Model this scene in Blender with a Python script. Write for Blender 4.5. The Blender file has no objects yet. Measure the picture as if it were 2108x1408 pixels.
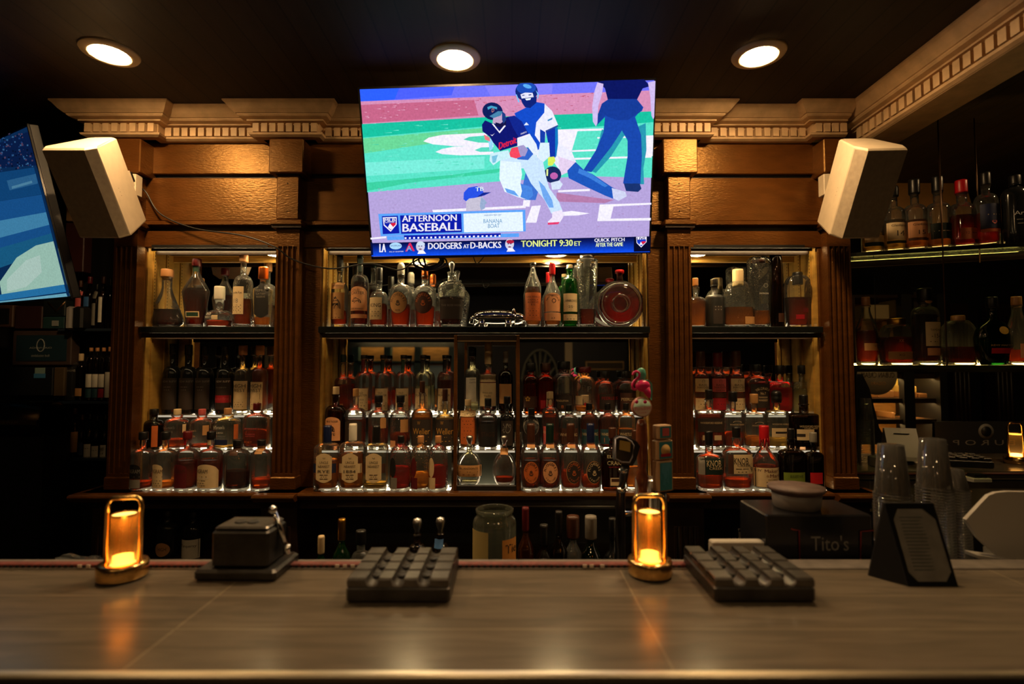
import bpy, math, random
from mathutils import Vector, Matrix
random.seed(7)
C = bpy.context.scene.collection
SC = bpy.context.scene
PI = math.pi
F = 1100.0            # focal length in pixels of the 2108 x 1408 frame

# ---------------------------------------------------------------- camera, world, exposure
cam_d = bpy.data.cameras.new('camera'); cam = bpy.data.objects.new('camera', cam_d); C.objects.link(cam)
PITCH = math.radians(2.65); CT, SN = math.cos(PITCH), math.sin(PITCH)
cam.location = (0, 0, 0); cam.rotation_euler = (PI/2+PITCH, 0, 0)
cam_d.sensor_width = 36; cam_d.lens = F/2108*36; cam_d.clip_start = .02
cam_d.dof.use_dof = True; cam_d.dof.focus_distance = 2.32; cam_d.dof.aperture_fstop = 1.5
SC.camera = cam
w = bpy.data.worlds.new('world'); SC.world = w; w.use_nodes = True
w.node_tree.nodes['Background'].inputs[0].default_value = (.9, .75, .6, 1)
w.node_tree.nodes['Background'].inputs[1].default_value = .004
SC.view_settings.view_transform = 'Standard'; SC.view_settings.look = 'None'
SC.view_settings.exposure = 0; SC.view_settings.gamma = 1; SC.view_settings.use_curve_mapping = False
cy = SC.cycles
cy.max_bounces = 12; cy.diffuse_bounces = 3; cy.glossy_bounces = 5; cy.transmission_bounces = 10
cy.transparent_max_bounces = 32; cy.caustics_reflective = False; cy.caustics_refractive = False
cy.sample_clamp_indirect = 3; cy.sample_clamp_direct = 0; cy.blur_glossy = .5
LAMP = 380.0           # radiance of the ceiling downlight lenses
WARM = (1, .63, .29)

# ---------------------------------------------------------------- helpers
DPY = 704            # picture row assumed when only a column is given
def X(px, Y, py=None):
    v = (704-(DPY if py is None else py))/F; return (px-1054)/F*Y/(CT-v*SN)
def Z(py, Y):
    v = (704-py)/F; return Y*(SN+v*CT)/(CT-v*SN)
def s2l(c):
    r = []
    for v in c[:3]:
        v = v/255.0
        r.append(v/12.92 if v <= .04045 else ((v+.055)/1.055)**2.4)
    return tuple(r)
_M = {}
def nt(name):
    m = bpy.data.materials.new(name); m.use_nodes = True; n = m.node_tree; n.nodes.clear()
    o = n.nodes.new('ShaderNodeOutputMaterial')
    return m, n, o
def mat(name, col=(.5, .5, .5), rough=.5, metal=0, var=0, vscale=20, bump=0, bscale=60, stretch=None, spec=.5, coat=0, stint=None):
    if name in _M: return _M[name]
    m, n, o = nt(name)
    b = n.nodes.new('ShaderNodeBsdfPrincipled'); n.links.new(b.outputs[0], o.inputs[0])
    b.inputs['Base Color'].default_value = (*col, 1); b.inputs['Roughness'].default_value = rough
    b.inputs['Metallic'].default_value = metal; b.inputs['Specular IOR Level'].default_value = spec
    b.inputs['Coat Weight'].default_value = coat; b.inputs['Coat Roughness'].default_value = .1
    if stint: b.inputs['Specular Tint'].default_value = (*stint, 1)
    tc = n.nodes.new('ShaderNodeTexCoord'); mp = n.nodes.new('ShaderNodeMapping')
    n.links.new(tc.outputs['Object'], mp.inputs[0])
    if stretch: mp.inputs['Scale'].default_value = stretch
    if var:
        t = n.nodes.new('ShaderNodeTexNoise'); t.inputs['Scale'].default_value = vscale; t.inputs['Detail'].default_value = 6
        n.links.new(mp.outputs[0], t.inputs['Vector'])
        r = n.nodes.new('ShaderNodeValToRGB')
        r.color_ramp.elements[0].position = .3; r.color_ramp.elements[1].position = .7
        r.color_ramp.elements[0].color = (*[c*(1-var) for c in col], 1)
        r.color_ramp.elements[1].color = (*[min(1, c*(1+var)) for c in col], 1)
        n.links.new(t.outputs[0], r.inputs[0]); n.links.new(r.outputs[0], b.inputs['Base Color'])
    if bump:
        t = n.nodes.new('ShaderNodeTexNoise'); t.inputs['Scale'].default_value = bscale; t.inputs['Detail'].default_value = 4
        n.links.new(mp.outputs[0], t.inputs['Vector'])
        bp = n.nodes.new('ShaderNodeBump'); bp.inputs['Strength'].default_value = bump; bp.inputs['Distance'].default_value = .004
        n.links.new(t.outputs[0], bp.inputs['Height']); n.links.new(bp.outputs[0], b.inputs['Normal'])
    _M[name] = m
    return m
def emit(name, col, s=1.0, base=None):
    if name in _M: return _M[name]
    m, n, o = nt(name)
    e = n.nodes.new('ShaderNodeEmission'); e.inputs[0].default_value = (*col, 1); e.inputs[1].default_value = s
    if name.startswith('screen'):        # fine picture grain of the broadcast
        tc = n.nodes.new('ShaderNodeTexCoord'); t = n.nodes.new('ShaderNodeTexNoise'); t.inputs['Scale'].default_value = 120; t.inputs['Detail'].default_value = 3
        n.links.new(tc.outputs['Object'], t.inputs['Vector'])
        mr = n.nodes.new('ShaderNodeMapRange'); mr.inputs[1].default_value = .3; mr.inputs[2].default_value = .7; mr.inputs[3].default_value = s*.91; mr.inputs[4].default_value = s*1.09
        n.links.new(t.outputs[0], mr.inputs[0]); n.links.new(mr.outputs[0], e.inputs[1])
    n.links.new(e.outputs[0], o.inputs[0]); _M[name] = m
    return m
def glass(name, tint=(.96, .97, .94), edge=.55, bumpy=0, bsc=40, milky=.05, ior=1.65):
    """thin clear glass: transparent sheet with Fresnel gloss, denser at grazing angles"""
    if name in _M: return _M[name]
    m, n, o = nt(name)
    lw = n.nodes.new('ShaderNodeLayerWeight'); lw.inputs[0].default_value = .35
    mixc = n.nodes.new('ShaderNodeMix'); mixc.data_type = 'RGBA'
    mixc.inputs[6].default_value = (*tint, 1); mixc.inputs[7].default_value = (*[t*edge for t in tint], 1)
    n.links.new(lw.outputs['Facing'], mixc.inputs[0])
    t = n.nodes.new('ShaderNodeBsdfTransparent'); n.links.new(mixc.outputs[2], t.inputs[0])
    g = n.nodes.new('ShaderNodeBsdfGlossy'); g.inputs['Roughness'].default_value = .04
    fr = n.nodes.new('ShaderNodeFresnel'); fr.inputs[0].default_value = ior
    mx = n.nodes.new('ShaderNodeMixShader')
    n.links.new(fr.outputs[0], mx.inputs[0]); n.links.new(t.outputs[0], mx.inputs[1]); n.links.new(g.outputs[0], mx.inputs[2])
    if bumpy:
        tc = n.nodes.new('ShaderNodeTexCoord'); v = n.nodes.new('ShaderNodeTexVoronoi'); v.inputs['Scale'].default_value = bsc
        n.links.new(tc.outputs['Object'], v.inputs['Vector'])
        bp = n.nodes.new('ShaderNodeBump'); bp.inputs['Strength'].default_value = bumpy; bp.inputs['Distance'].default_value = .003
        n.links.new(v.outputs[0], bp.inputs['Height']); n.links.new(bp.outputs[0], g.inputs['Normal']); n.links.new(bp.outputs[0], fr.inputs['Normal'])
        n.links.new(bp.outputs[0], lw.inputs['Normal'])
    df = n.nodes.new('ShaderNodeBsdfDiffuse'); df.inputs[0].default_value = (*[min(1, t*.9) for t in tint], 1)
    tl = n.nodes.new('ShaderNodeBsdfTranslucent'); tl.inputs[0].default_value = (*[min(1, t*.9) for t in tint], 1)
    ad = n.nodes.new('ShaderNodeMixShader'); ad.inputs[0].default_value = .6
    n.links.new(df.outputs[0], ad.inputs[1]); n.links.new(tl.outputs[0], ad.inputs[2])
    mm = n.nodes.new('ShaderNodeMixShader'); mm.inputs[0].default_value = milky
    n.links.new(mx.outputs[0], mm.inputs[1]); n.links.new(ad.outputs[0], mm.inputs[2])
    n.links.new(mm.outputs[0], o.inputs[0]); _M[name] = m
    return m
def liquid(name, col):
    if name in _M: return _M[name]
    m, n, o = nt(name)
    b = n.nodes.new('ShaderNodeBsdfRefraction'); b.inputs['Color'].default_value = (*col, 1)
    b.inputs['Roughness'].default_value = .08; b.inputs['IOR'].default_value = 1.3
    tr = n.nodes.new('ShaderNodeBsdfTranslucent'); tr.inputs[0].default_value = (*[c*.8 for c in col], 1)
    m1 = n.nodes.new('ShaderNodeMixShader'); m1.inputs[0].default_value = .65
    n.links.new(b.outputs[0], m1.inputs[1]); n.links.new(tr.outputs[0], m1.inputs[2])
    g = n.nodes.new('ShaderNodeBsdfGlossy'); g.inputs['Roughness'].default_value = .05
    fr = n.nodes.new('ShaderNodeFresnel'); fr.inputs[0].default_value = 1.33
    mx = n.nodes.new('ShaderNodeMixShader')
    tp = n.nodes.new('ShaderNodeBsdfTransparent'); tp.inputs[0].default_value = (*[c**.6 for c in col], 1)
    m2 = n.nodes.new('ShaderNodeMixShader'); m2.inputs[0].default_value = .40
    n.links.new(m1.outputs[0], m2.inputs[1]); n.links.new(tp.outputs[0], m2.inputs[2])
    n.links.new(fr.outputs[0], mx.inputs[0]); n.links.new(m2.outputs[0], mx.inputs[1]); n.links.new(g.outputs[0], mx.inputs[2])
    n.links.new(mx.outputs[0], o.inputs[0]); _M[name] = m
    return m

class MB:
    def __init__(s): s.v = []; s.f = []; s.m = []; s.mats = []; s.sm = []
    def mi(s, m):
        if m not in s.mats: s.mats.append(m)
        return s.mats.index(m)
    def add(s, vs, fs, m, smooth=False):
        o = len(s.v); s.v += [tuple(p) for p in vs]; k = s.mi(m)
        for f in fs: s.f.append([i+o for i in f]); s.m.append(k); s.sm.append(smooth)
    def box(s, x0, x1, y0, y1, z0, z1, m, mtx=None):
        vs = [(x, y, z) for z in (z0, z1) for y in (y0, y1) for x in (x0, x1)]
        if mtx: vs = [mtx @ Vector(p) for p in vs]
        s.add(vs, [(0, 2, 3, 1), (4, 5, 7, 6), (0, 1, 5, 4), (2, 6, 7, 3), (0, 4, 6, 2), (1, 3, 7, 5)], m)
    def bbox(s, x0, x1, y0, y1, z0, z1, m, b=.004, mtx=None):
        """box with chamfered vertical and horizontal edges"""
        vs = []
        for z, i in ((z0, b), (z0+b, 0), (z1-b, 0), (z1, b)):
            xx0, xx1, yy0, yy1 = x0+i, x1-i, y0+i, y1-i
            vs += [(xx0+b, yy0, z), (xx1-b, yy0, z), (xx1, yy0+b, z), (xx1, yy1-b, z), (xx1-b, yy1, z), (xx0+b, yy1, z), (xx0, yy1-b, z), (xx0, yy0+b, z)]
        if mtx: vs = [mtx @ Vector(p) for p in vs]
        fs = [tuple(range(7, -1, -1)), tuple(range(24, 32))]
        for k in range(3):
            for i in range(8):
                j = (i+1) % 8; fs.append((k*8+i, k*8+j, (k+1)*8+j, (k+1)*8+i))
        s.add(vs, fs, m)
    def lathe(s, prof, m, c=(0, 0, 0), n=24, axis='z', smooth=True, caps=True, sx=1, sy=1, mtx=None):
        vs = []; fs = []
        for r, h in prof:
            for i in range(n):
                a = 2*PI*i/n
                vs.append((c[0]+r*math.cos(a)*sx, c[1]+r*math.sin(a)*sy, c[2]+h))
        for k in range(len(prof)-1):
            for i in range(n):
                j = (i+1) % n; fs.append((k*n+i, k*n+j, (k+1)*n+j, (k+1)*n+i))
        if caps:
            fs.append(tuple(range(n-1, -1, -1))); fs.append(tuple(range((len(prof)-1)*n, len(prof)*n)))
        if axis == 'y': vs = [(c[0]+(x-c[0]), c[1]+(z-c[2]), c[2]-(y-c[1])) for x, y, z in vs]
        if axis == 'x': vs = [(c[0]+(z-c[2]), c[1]+(y-c[1]), c[2]-(x-c[0])) for x, y, z in vs]
        if mtx: vs = [mtx @ Vector(p) for p in vs]
        s.add(vs, fs, m, smooth)
    def tube(s, pts, r, m, n=8, caps=True):
        pts = [Vector(p) for p in pts]; vs = []; fs = []
        rr = r if isinstance(r, (list, tuple)) else [r]*len(pts)
        up = Vector((0, 0, 1))
        for k, p in enumerate(pts):
            d = (pts[min(k+1, len(pts)-1)]-pts[max(k-1, 0)]).normalized()
            a = d.cross(up)
            if a.length < .05: a = d.cross(Vector((0, 1, 0)))
            a.normalize(); b = a.cross(d).normalized()
            for i in range(n):
                t = 2*PI*i/n; vs.append(p+(a*math.cos(t)+b*math.sin(t))*rr[k])
        for k in range(len(pts)-1):
            for i in range(n):
                j = (i+1) % n; fs.append((k*n+i, (k+1)*n+i, (k+1)*n+j, k*n+j))
        if caps: fs.append(tuple(range(n))); fs.append(tuple(range(len(pts)*n-1, (len(pts)-1)*n-1, -1)))
        s.add(vs, fs, m, True)
    def prism(s, poly, y0, y1, m, mtx=None):
        """poly in x,z extruded along y"""
        n = len(poly)
        vs = [(x, y0, z) for x, z in poly]+[(x, y1, z) for x, z in poly]
        if mtx: vs = [mtx @ Vector(p) for p in vs]
        fs = [tuple(range(n)), tuple(range(2*n-1, n-1, -1))]
        for i in range(n):
            j = (i+1) % n; fs.append((i, i+n, j+n, j))
        s.add(vs, fs, m)
    def sweep(s, prof, path, m):
        """prof (d, z) swept along path of (point2d, outward2d) stations"""
        vs = []; fs = []; n = len(prof)
        for (px, py), (ox, oy) in path:
            for d, z in prof: vs.append((px+ox*d, py+oy*d, z))
        for k in range(len(path)-1):
            for i in range(n-1): fs.append((k*n+i, (k+1)*n+i, (k+1)*n+i+1, k*n+i+1))
        s.add(vs, fs, m)
    def build(s, name, parent=None, loc=(0, 0, 0), rot=None):
        me = bpy.data.meshes.new(name); me.from_pydata([Vector(p)-Vector(loc) for p in s.v], [], s.f)
        for m in s.mats: me.materials.append(m)
        me.polygons.foreach_set('material_index', s.m); me.polygons.foreach_set('use_smooth', s.sm); me.update()
        o = bpy.data.objects.new(name, me); C.objects.link(o)
        if parent is not None:
            o.parent = parent
            o.location = Vector(loc)-Vector(parent.location) if parent.type == 'EMPTY' and parent.parent is None else (0, 0, 0)
        else: o.location = loc
        return o
def tag(o, label, cat, group=None, kind=None):
    o['label'] = label; o['category'] = cat
    if group: o['group'] = group
    if kind: o['kind'] = kind
    return o
def struct(o, label=None):
    o['kind'] = 'structure'
    if label: o['label'] = label
    return o
def thing(name, label, cat, loc=(0, 0, 0), group=None):
    o = bpy.data.objects.new(name, None); C.objects.link(o); o.location = loc; o.empty_display_size = .05
    return tag(o, label, cat, group)
def sub(mb, name, part):
    """a sub-part: parts carry the world offset of their thing, so undo it"""
    o = mb.build(name)
    o.parent = part; o.location = -(part.location + (part.parent.location if part.parent else Vector()))
    return o

# text outlines as flat meshes, bounding box normalised
_T = {}
def text_geo(s):
    if s in _T: return _T[s]
    cu = bpy.data.curves.new('lettering', 'FONT'); cu.body = s; cu.resolution_u = 2; cu.size = 1
    ob = bpy.data.objects.new('lettering', cu); C.objects.link(ob)
    dg = bpy.context.evaluated_depsgraph_get(); me = ob.evaluated_get(dg).to_mesh()
    vs = [(v.co.x, v.co.y) for v in me.vertices]; fs = [tuple(p.vertices) for p in me.polygons]
    ob.evaluated_get(dg).to_mesh_clear(); bpy.data.objects.remove(ob); bpy.data.curves.remove(cu)
    if not vs: vs = [(0, 0), (1, 0), (0, 1)]; fs = []
    x0 = min(v[0] for v in vs); x1 = max(v[0] for v in vs); y0 = min(v[1] for v in vs); y1 = max(v[1] for v in vs)
    h = max(y1-y0, .01); W = (x1-x0)/h
    vs = [((v[0]-x0)/h-W/2, (v[1]-y0)/h-.5) for v in vs]
    _T[s] = (vs, fs, W)
    return _T[s]
def text_pts(s, cx, cz, h, wd=None, rot=0, bold=0):
    """2d points of text centred at cx,cz with height h and optional width wd"""
    vs, fs, W = text_geo(s); sx = h if wd is None else wd/W
    ca, sa = math.cos(rot), math.sin(rot)
    return [(cx+x*sx*ca-y*h*sa, cz+x*sx*sa+y*h*ca) for x, y in vs], fs
# ---------------------------------------------------------------- materials of the place
M_WOOD = mat('gloss_brown_wood', (.075, .025, .005), .33, 0, .25, 12, .4, 60, (1, 1, 3), spec=1.0, stint=(1, .58, .20))
M_WOODD = mat('dark_brown_wood', (.022, .010, .004), .38, 0, .3, 14, .15, 60)
M_CORN = mat('tan_cornice_paint', (.62, .42, .23), .55, 0, .18, 18, .12, 60)
M_BLACK = mat('black', (.006, .006, .006), .5)
M_DARK = mat('dark_wall_paint', (.010, .010, .012), .6, 0, .3, 4)
M_BRASS = mat('brass', (.80, .50, .18), .22, 1)
M_CHROME = mat('chrome', (.75, .75, .75), .12, 1)
M_STEEL = mat('brushed_steel', (.45, .43, .40), .32, 1, .15, 30, .05, 80, (.2, 1, 1))
M_MIRROR = mat('mirror_glass', (.80, .82, .80), .012, 1)
M_LED = emit('led_strip', (1, .80, .50), 8)

# ---------------------------------------------------------------- room shell
CEIL = 1.115; FLOOR = -1.58
m, n, o = nt('dark_plank_ceiling')
b = n.nodes.new('ShaderNodeBsdfPrincipled'); n.links.new(b.outputs[0], o.inputs[0]); b.inputs['Roughness'].default_value = .6; b.inputs['Specular IOR Level'].default_value = .25
tc = n.nodes.new('ShaderNodeTexCoord'); mp = n.nodes.new('ShaderNodeMapping'); mp.inputs['Rotation'].default_value = (0, 0, PI/2)
n.links.new(tc.outputs['Object'], mp.inputs[0])
bt = n.nodes.new('ShaderNodeTexBrick'); bt.inputs['Scale'].default_value = 1; bt.inputs['Brick Width'].default_value = 2.4; bt.inputs['Row Height'].default_value = .09
bt.inputs['Mortar Size'].default_value = .003; bt.inputs['Color1'].default_value = (.034, .019, .012, 1); bt.inputs['Color2'].default_value = (.022, .012, .008, 1); bt.inputs['Mortar'].default_value = (.003, .002, .002, 1)
n.links.new(mp.outputs[0], bt.inputs['Vector'])
ns = n.nodes.new('ShaderNodeTexNoise'); ns.inputs['Scale'].default_value = 3; mp2 = n.nodes.new('ShaderNodeMapping'); mp2.inputs['Scale'].default_value = (12, .8, 1)
n.links.new(tc.outputs['Object'], mp2.inputs[0]); n.links.new(mp2.outputs[0], ns.inputs['Vector'])
mx = n.nodes.new('ShaderNodeMix'); mx.data_type = 'RGBA'; mx.blend_type = 'MULTIPLY'; mx.inputs[0].default_value = .7
n.links.new(bt.outputs[0], mx.inputs[6]); n.links.new(ns.outputs[0], mx.inputs[7]); n.links.new(mx.outputs[2], b.inputs['Base Color'])
M_CEIL = m
q = MB(); q.box(-4.2, 5.2, -3.4, 4.5, CEIL, CEIL+.1, M_CEIL); struct(q.build('ceiling'), 'dark stained plank ceiling')
q = MB(); q.box(-4.2, 5.2, -3.4, 4.5, FLOOR-.1, FLOOR, mat('dark_floor', (.02, .016, .013), .4, 0, .3, 5)); struct(q.build('floor'))
q = MB(); q.box(-4.3, -4.2, -3.4, 4.5, FLOOR, CEIL, M_DARK); struct(q.build('wall_left'))
q = MB(); q.box(5.2, 5.3, -3.4, 4.5, FLOOR, CEIL, M_DARK); struct(q.build('wall_right'))
q = MB(); q.box(-4.2, 5.2, -3.4, -3.3, FLOOR, CEIL, M_DARK); struct(q.build('wall_front'))
q = MB(); q.box(-4.2, -1.80, 3.20, 3.3, FLOOR, CEIL, M_DARK); q.box(-1.80, 1.52, 2.56, 2.66, FLOOR, CEIL, M_DARK)
q.box(-1.80, -1.74, 2.66, 3.2, FLOOR, CEIL, M_DARK); q.box(1.46, 1.52, 2.66, 4.4, FLOOR, CEIL, M_DARK)
q.box(1.52, 5.2, 4.4, 4.5, FLOOR, CEIL, M_DARK); struct(q.build('wall_back'))

# ---------------------------------------------------------------- ceiling downlights
M_LENS = emit('downlight_lens', WARM, LAMP)
M_TRIM = mat('downlight_trim', (.72, .56, .34), .5)
def downlight(x, y, z, R, label, group='recessed ceiling downlights', k=1.0, lens=None):
    t = thing('downlight', label, 'ceiling light', (x, y, z), group)
    a = MB(); a.lathe([(R*.63, -.001), (R*.66, -.010), (R*.72, -.012), (R*.96, -.006), (R, 0), (R, .0)], M_TRIM, (x, y, z), 40, caps=False); a.build('trim_ring', t, t.location)
    a = MB(); a.lathe([(R*.63, -.006), (R*.5, -.012), (R*.2, -.016), (.001, -.017)], lens or M_LENS, (x, y, z), 40); a.build('lens', t, t.location)
    return t
DL = [(226, 107, 'leftmost'), (937, 118, 'middle'), (1562, 111, 'rightmost')]
downlight(2.55, 1.95, CEIL-.0005, .075, 'added unseen downlight over the right passage', lens=emit('added_passage_lens', WARM, 260))  # added out of view to brighten the passage things
for px, py, wd in DL:
    v = (704-py)/F; d = CEIL*(CT-v*SN)/(SN+v*CT)
    downlight(X(px, d, py), d, CEIL-.0005, .092, f'round lit ceiling downlight with tan trim, {wd} of the three')
for x, y, wd in ((-1.43, .0, 'over the left of the bar front'), (-.2, .0, 'over the middle of the bar front'), (.9, .0, 'over the right of the bar front'), (-.9, -1.6, 'deep in the room, left'), (.6, -1.6, 'deep in the room, right')):
    downlight(x, y, CEIL-.0005, .092, 'added unseen downlight '+wd, lens=emit('added_dim_lens', WARM, 80))  # extra unseen lamps, added to light the bar from behind the viewer

# ---------------------------------------------------------------- back bar: pilasters, bays, cornice
YF = 2.33
PIL = [-1.664, -.966, .720, 1.408]; PH = .050
LEDGE = Z(1012, 2.25); SH1, SH0 = Z(672, 2.30), Z(685, 2.30); T2, T3 = Z(927, 2.33), Z(854, 2.42)
names = ['far left fluted pilaster beside the dark alcove', 'fluted pilaster between the left and centre bays', 'fluted pilaster between the centre and right bays', 'far right fluted pilaster beside the glass shelves']
def pilaster(xc, lab):
    t = thing('pilaster', 'brown '+lab, 'pilaster', (xc, 2.30, LEDGE), 'fluted pilasters of the back bar')
    hw = PH; y0 = 2.28
    s = MB()
    zt = Z(470, 2.28); zf1 = Z(507, 2.28); zf0 = Z(975, 2.28)
    s.box(xc-hw, xc+hw, y0, 2.335, LEDGE, zf0, M_WOOD); s.box(xc-hw, xc+hw, y0, 2.335, zf1, zt, M_WOOD)
    pr = [(-hw, y0)]; fw = .0185
    for k in range(4):
        c = (k-1.5)*.0215
        for i in range(7):
            a = PI*i/6; pr.append((c-math.cos(a)*.0085, y0+math.sin(a)*.009))
    pr.append((hw, y0)); pr += [(hw, 2.335), (-hw, 2.335)]
    vs = [(xc+x, y, zf0) for x, y in pr]+[(xc+x, y, zf1) for x, y in pr]; n_ = len(pr)
    s.add(vs, [(i, (i+1) % n_, (i+1) % n_+n_, i+n_) for i in range(n_)], M_WOOD)
    s.build('fluted_shaft', t, t.location)
    s = MB(); s.bbox(xc-.055, xc+.055, 2.27, 2.335, LEDGE+.0005, LEDGE+.055, M_WOOD, .004); s.build('plinth', t, t.location)
    s = MB(); s.bbox(xc-.068, xc+.068, 2.255, 2.40, Z(463, 2.26), Z(452, 2.26), M_WOOD, .004)
    s.box(xc-.063, xc+.063, 2.262, 2.4, Z(468, 2.26), Z(463, 2.26), M_WOODD); s.build('necking', t, t.location)
    s = MB(); s.bbox(xc-.048, xc+.048, 2.268, 2.40, Z(451, 2.27), Z(361, 2.27), M_WOOD, .003)
    s.bbox(xc-.074, xc+.074, 2.245, 2.42, Z(356, 2.25), Z(286, 2.25), M_WOOD, .004)
    s.box(xc-.050, xc+.050, 2.262, 2.4, Z(361, 2.27), Z(356, 2.27), M_WOODD)
    for zz in (Z(378, 2.27), Z(435, 2.27)): s.lathe([(.0035, 0), (.003, .002), (.0, .0025)], M_WOODD, (xc, 2.268, zz), 8, axis='y', mtx=Matrix.Translation((0, 0, 0)))
    s.build('capital', t, t.location)
for xc, l in zip(PIL, names): pilaster(xc, l)

BAYS = {'left': (-1.612, -1.012), 'centre': (-.838, .597), 'right': (.768, 1.345)}
SOF = Z(507, 2.30); BACK = 2.52
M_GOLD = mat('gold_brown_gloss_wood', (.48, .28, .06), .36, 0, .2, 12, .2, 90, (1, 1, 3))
for bn, (x0, x1) in BAYS.items():
    t = thing('display_cabinet', f'brown panelled display cabinet of the {bn} bay with mirrored back', 'display cabinet', ((x0+x1)/2, 2.4, LEDGE), 'mirrored bays of the back bar')
    i = ['left', 'centre', 'right'].index(bn); pl, pr_ = PIL[i]+.025, PIL[i+1]-.025
    s = MB(); s.bbox(pl, pr_, YF, 2.5, Z(358, YF), Z(293, YF), M_WOOD, .003); s.build('frieze_panel', t, t.location)
    s = MB(); s.bbox(pl, pr_, YF, 2.5, Z(455, YF), Z(366, YF), M_WOOD, .003); s.box(pl, pr_, YF+.02, 2.5, Z(366, YF), Z(358, YF), M_BLACK)
    s.build('frieze_panel', t, t.location)
    s = MB(); s.bbox(pl, pr_, 2.312, 2.5, Z(463, 2.31), Z(454, 2.31), M_WOOD, .003); s.box(pl, pr_, 2.35, 2.5, Z(477, YF), Z(463, YF), M_BLACK); s.build('moulding', t, t.location)
    s = MB(); s.bbox(pl, pr_, YF-.005, 2.5, SOF, Z(476, YF), M_WOOD, .003); (s.box(x0+.03, x1-.06, YF-.0065, YF, SOF, SOF+.012, M_BLACK) if bn != 'centre' else None)
    s.build('lintel', t, t.location)
    for xa, xb, sx in ((pl, x0, 1), (x1, pr_, -1)):
        if xb-xa > .004:
            s = MB(); s.bbox(xa, xb, YF, BACK, LEDGE, SOF, M_WOOD, .003); s.build('stile', t, t.location)
    for xs, sg in ((x0, 1), (x1, -1)):
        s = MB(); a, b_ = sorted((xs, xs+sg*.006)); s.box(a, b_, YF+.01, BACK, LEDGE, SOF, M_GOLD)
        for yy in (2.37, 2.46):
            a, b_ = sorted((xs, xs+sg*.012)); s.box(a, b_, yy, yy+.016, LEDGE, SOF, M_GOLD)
            for k in range(0, 22):
                z = SH1+.02+k*.015
                a, b_ = sorted((xs+sg*.0121, xs+sg*.0127)); s.box(a, b_, yy+.006, yy+.010, z, z+.005, M_BLACK)
        s.build('side_panel', t, t.location)
    s = MB(); s.box(x0, x1, BACK, BACK+.03, LEDGE, Z(541, BACK), M_MIRROR); s.build('mirror', t, t.location)
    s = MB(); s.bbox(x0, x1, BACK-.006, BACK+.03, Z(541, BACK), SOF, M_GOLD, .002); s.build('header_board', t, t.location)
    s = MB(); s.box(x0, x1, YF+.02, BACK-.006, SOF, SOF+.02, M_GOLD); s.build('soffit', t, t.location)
    # shelf
    s = MB(); s.bbox(x0+.001 if bn != 'left' else x0+.001, x1-.001, 2.30, BACK-.002, SH0, SH1, mat('black_glass_shelf', (.012, .014, .014), .12, 0), .002)
    tag(s.build('shelf'), f'black shelf across the {bn} bay holding the top row of bottles', 'shelf', 'black shelves of the back bar')
    s = MB(); s.box(x0+.02, x1-.02, 2.497, 2.507, SH1+.0005, SH1+.008, M_LED)
    tag(s.build('light_strip'), f'glowing light strip at the back of the top shelf, {bn} bay', 'light strip', 'light strips of the back bar')
    M_TOP = emit('added_bay_strip', (1, .72, .36), 20)
    s = MB(); s.box(x0+.02, x1-.02, 2.352, 2.360, SOF-.006, SOF-.0005, M_TOP); s.box(x0+.02, x1-.02, 2.337, 2.343, SOF-.012, SOF-.0005, M_WOODD); s.box(x0+.02, x1-.02, 2.369, 2.375, SOF-.022, SOF-.0005, M_WOODD)
    tag(s.build('light_strip'), f'added light strip hidden behind the lintel of the {bn} bay', 'light strip', 'light strips of the back bar')  # added to brighten bottles and labels; the lips screen it
    s = MB(); s.box(x0+.02, x1-.02, 2.342, 2.350, SH0-.008, SH0-.0005, emit('added_under_shelf_strip', (1, .72, .36), 9)); s.box(x0+.002, x1-.002, 2.318, 2.330, SH0-.020, SH0-.0003, M_WOODD); s.box(x0+.015, x1-.015, 2.361, 2.366, SH0-.024, SH0-.0003, M_WOODD)
    tag(s.build('light_strip'), f'added light strip with dark lip under the top shelf of the {bn} bay', 'light strip', 'light strips of the back bar')  # added strip, lights the lower rows from above
    s = MB(); s.box(x0+.02, x1-.02, 2.452, 2.494, SH1+.0001, SH1+.0006, emit('added_glow_panel', (1, .74, .42), 4))
    tag(s.build('lit_panel'), f'thin added glowing panel behind the top bottles of the {bn} bay', 'light panel', 'light strips of the back bar')  # added glow so the top shelf liquor lights up
    # risers
    t = thing('bottle_riser', f'lit stepped riser under the bottle rows of the {bn} bay', 'bottle riser', ((x0+x1)/2, 2.42, LEDGE), 'stepped bottle risers')
    for (ya, yb, z0, z1) in ((2.335, 2.418, LEDGE, T2), (2.419, 2.512, LEDGE, T3)):
        segs = [(x0+.014, x1-.014)] if bn != 'centre' else [(x0+.014, X(929, 2.3)), (X(944, 2.3), X(1060, 2.3)), (X(1076, 2.3), x1-.014)]
        for (xa, xb) in segs:
            s = MB(); s.box(xa, xb, ya, yb, z0, z1-.012, mat('riser_acrylic', (.035, .04, .035), .15)); p = s.build('step', t, t.location)
            s = MB(); s.box(xa, xb, ya, yb, z1-.012, z1, mat('frosted_tread', (.30, .28, .24), .15)); s.box(xa, xb, ya-.0008, ya, z1-.010, z1-.002, emit('lit_edge', (1, .86, .62), .5)); sub(s, 'tread', p)
    M_LIT = emit('lit_acrylic', (1, .76, .46), 7)
    for (ya, yb, z) in ((2.275, 2.325, LEDGE), (2.365, 2.408, T2), (2.450, 2.500, T3)):
        segs = [(x0+.03, x1-.02)] if bn != 'centre' else [(x0+.02, X(930, 2.3)), (X(946, 2.3), X(1058, 2.3)), (X(1077, 2.3), x1-.02)]
        for (xa, xb) in segs:
            s = MB(); s.box(xa, xb, ya, yb, z+.00005, z+.00035, M_LIT); s.build('lit_panel', t, L_ if False else t.location)
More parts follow.
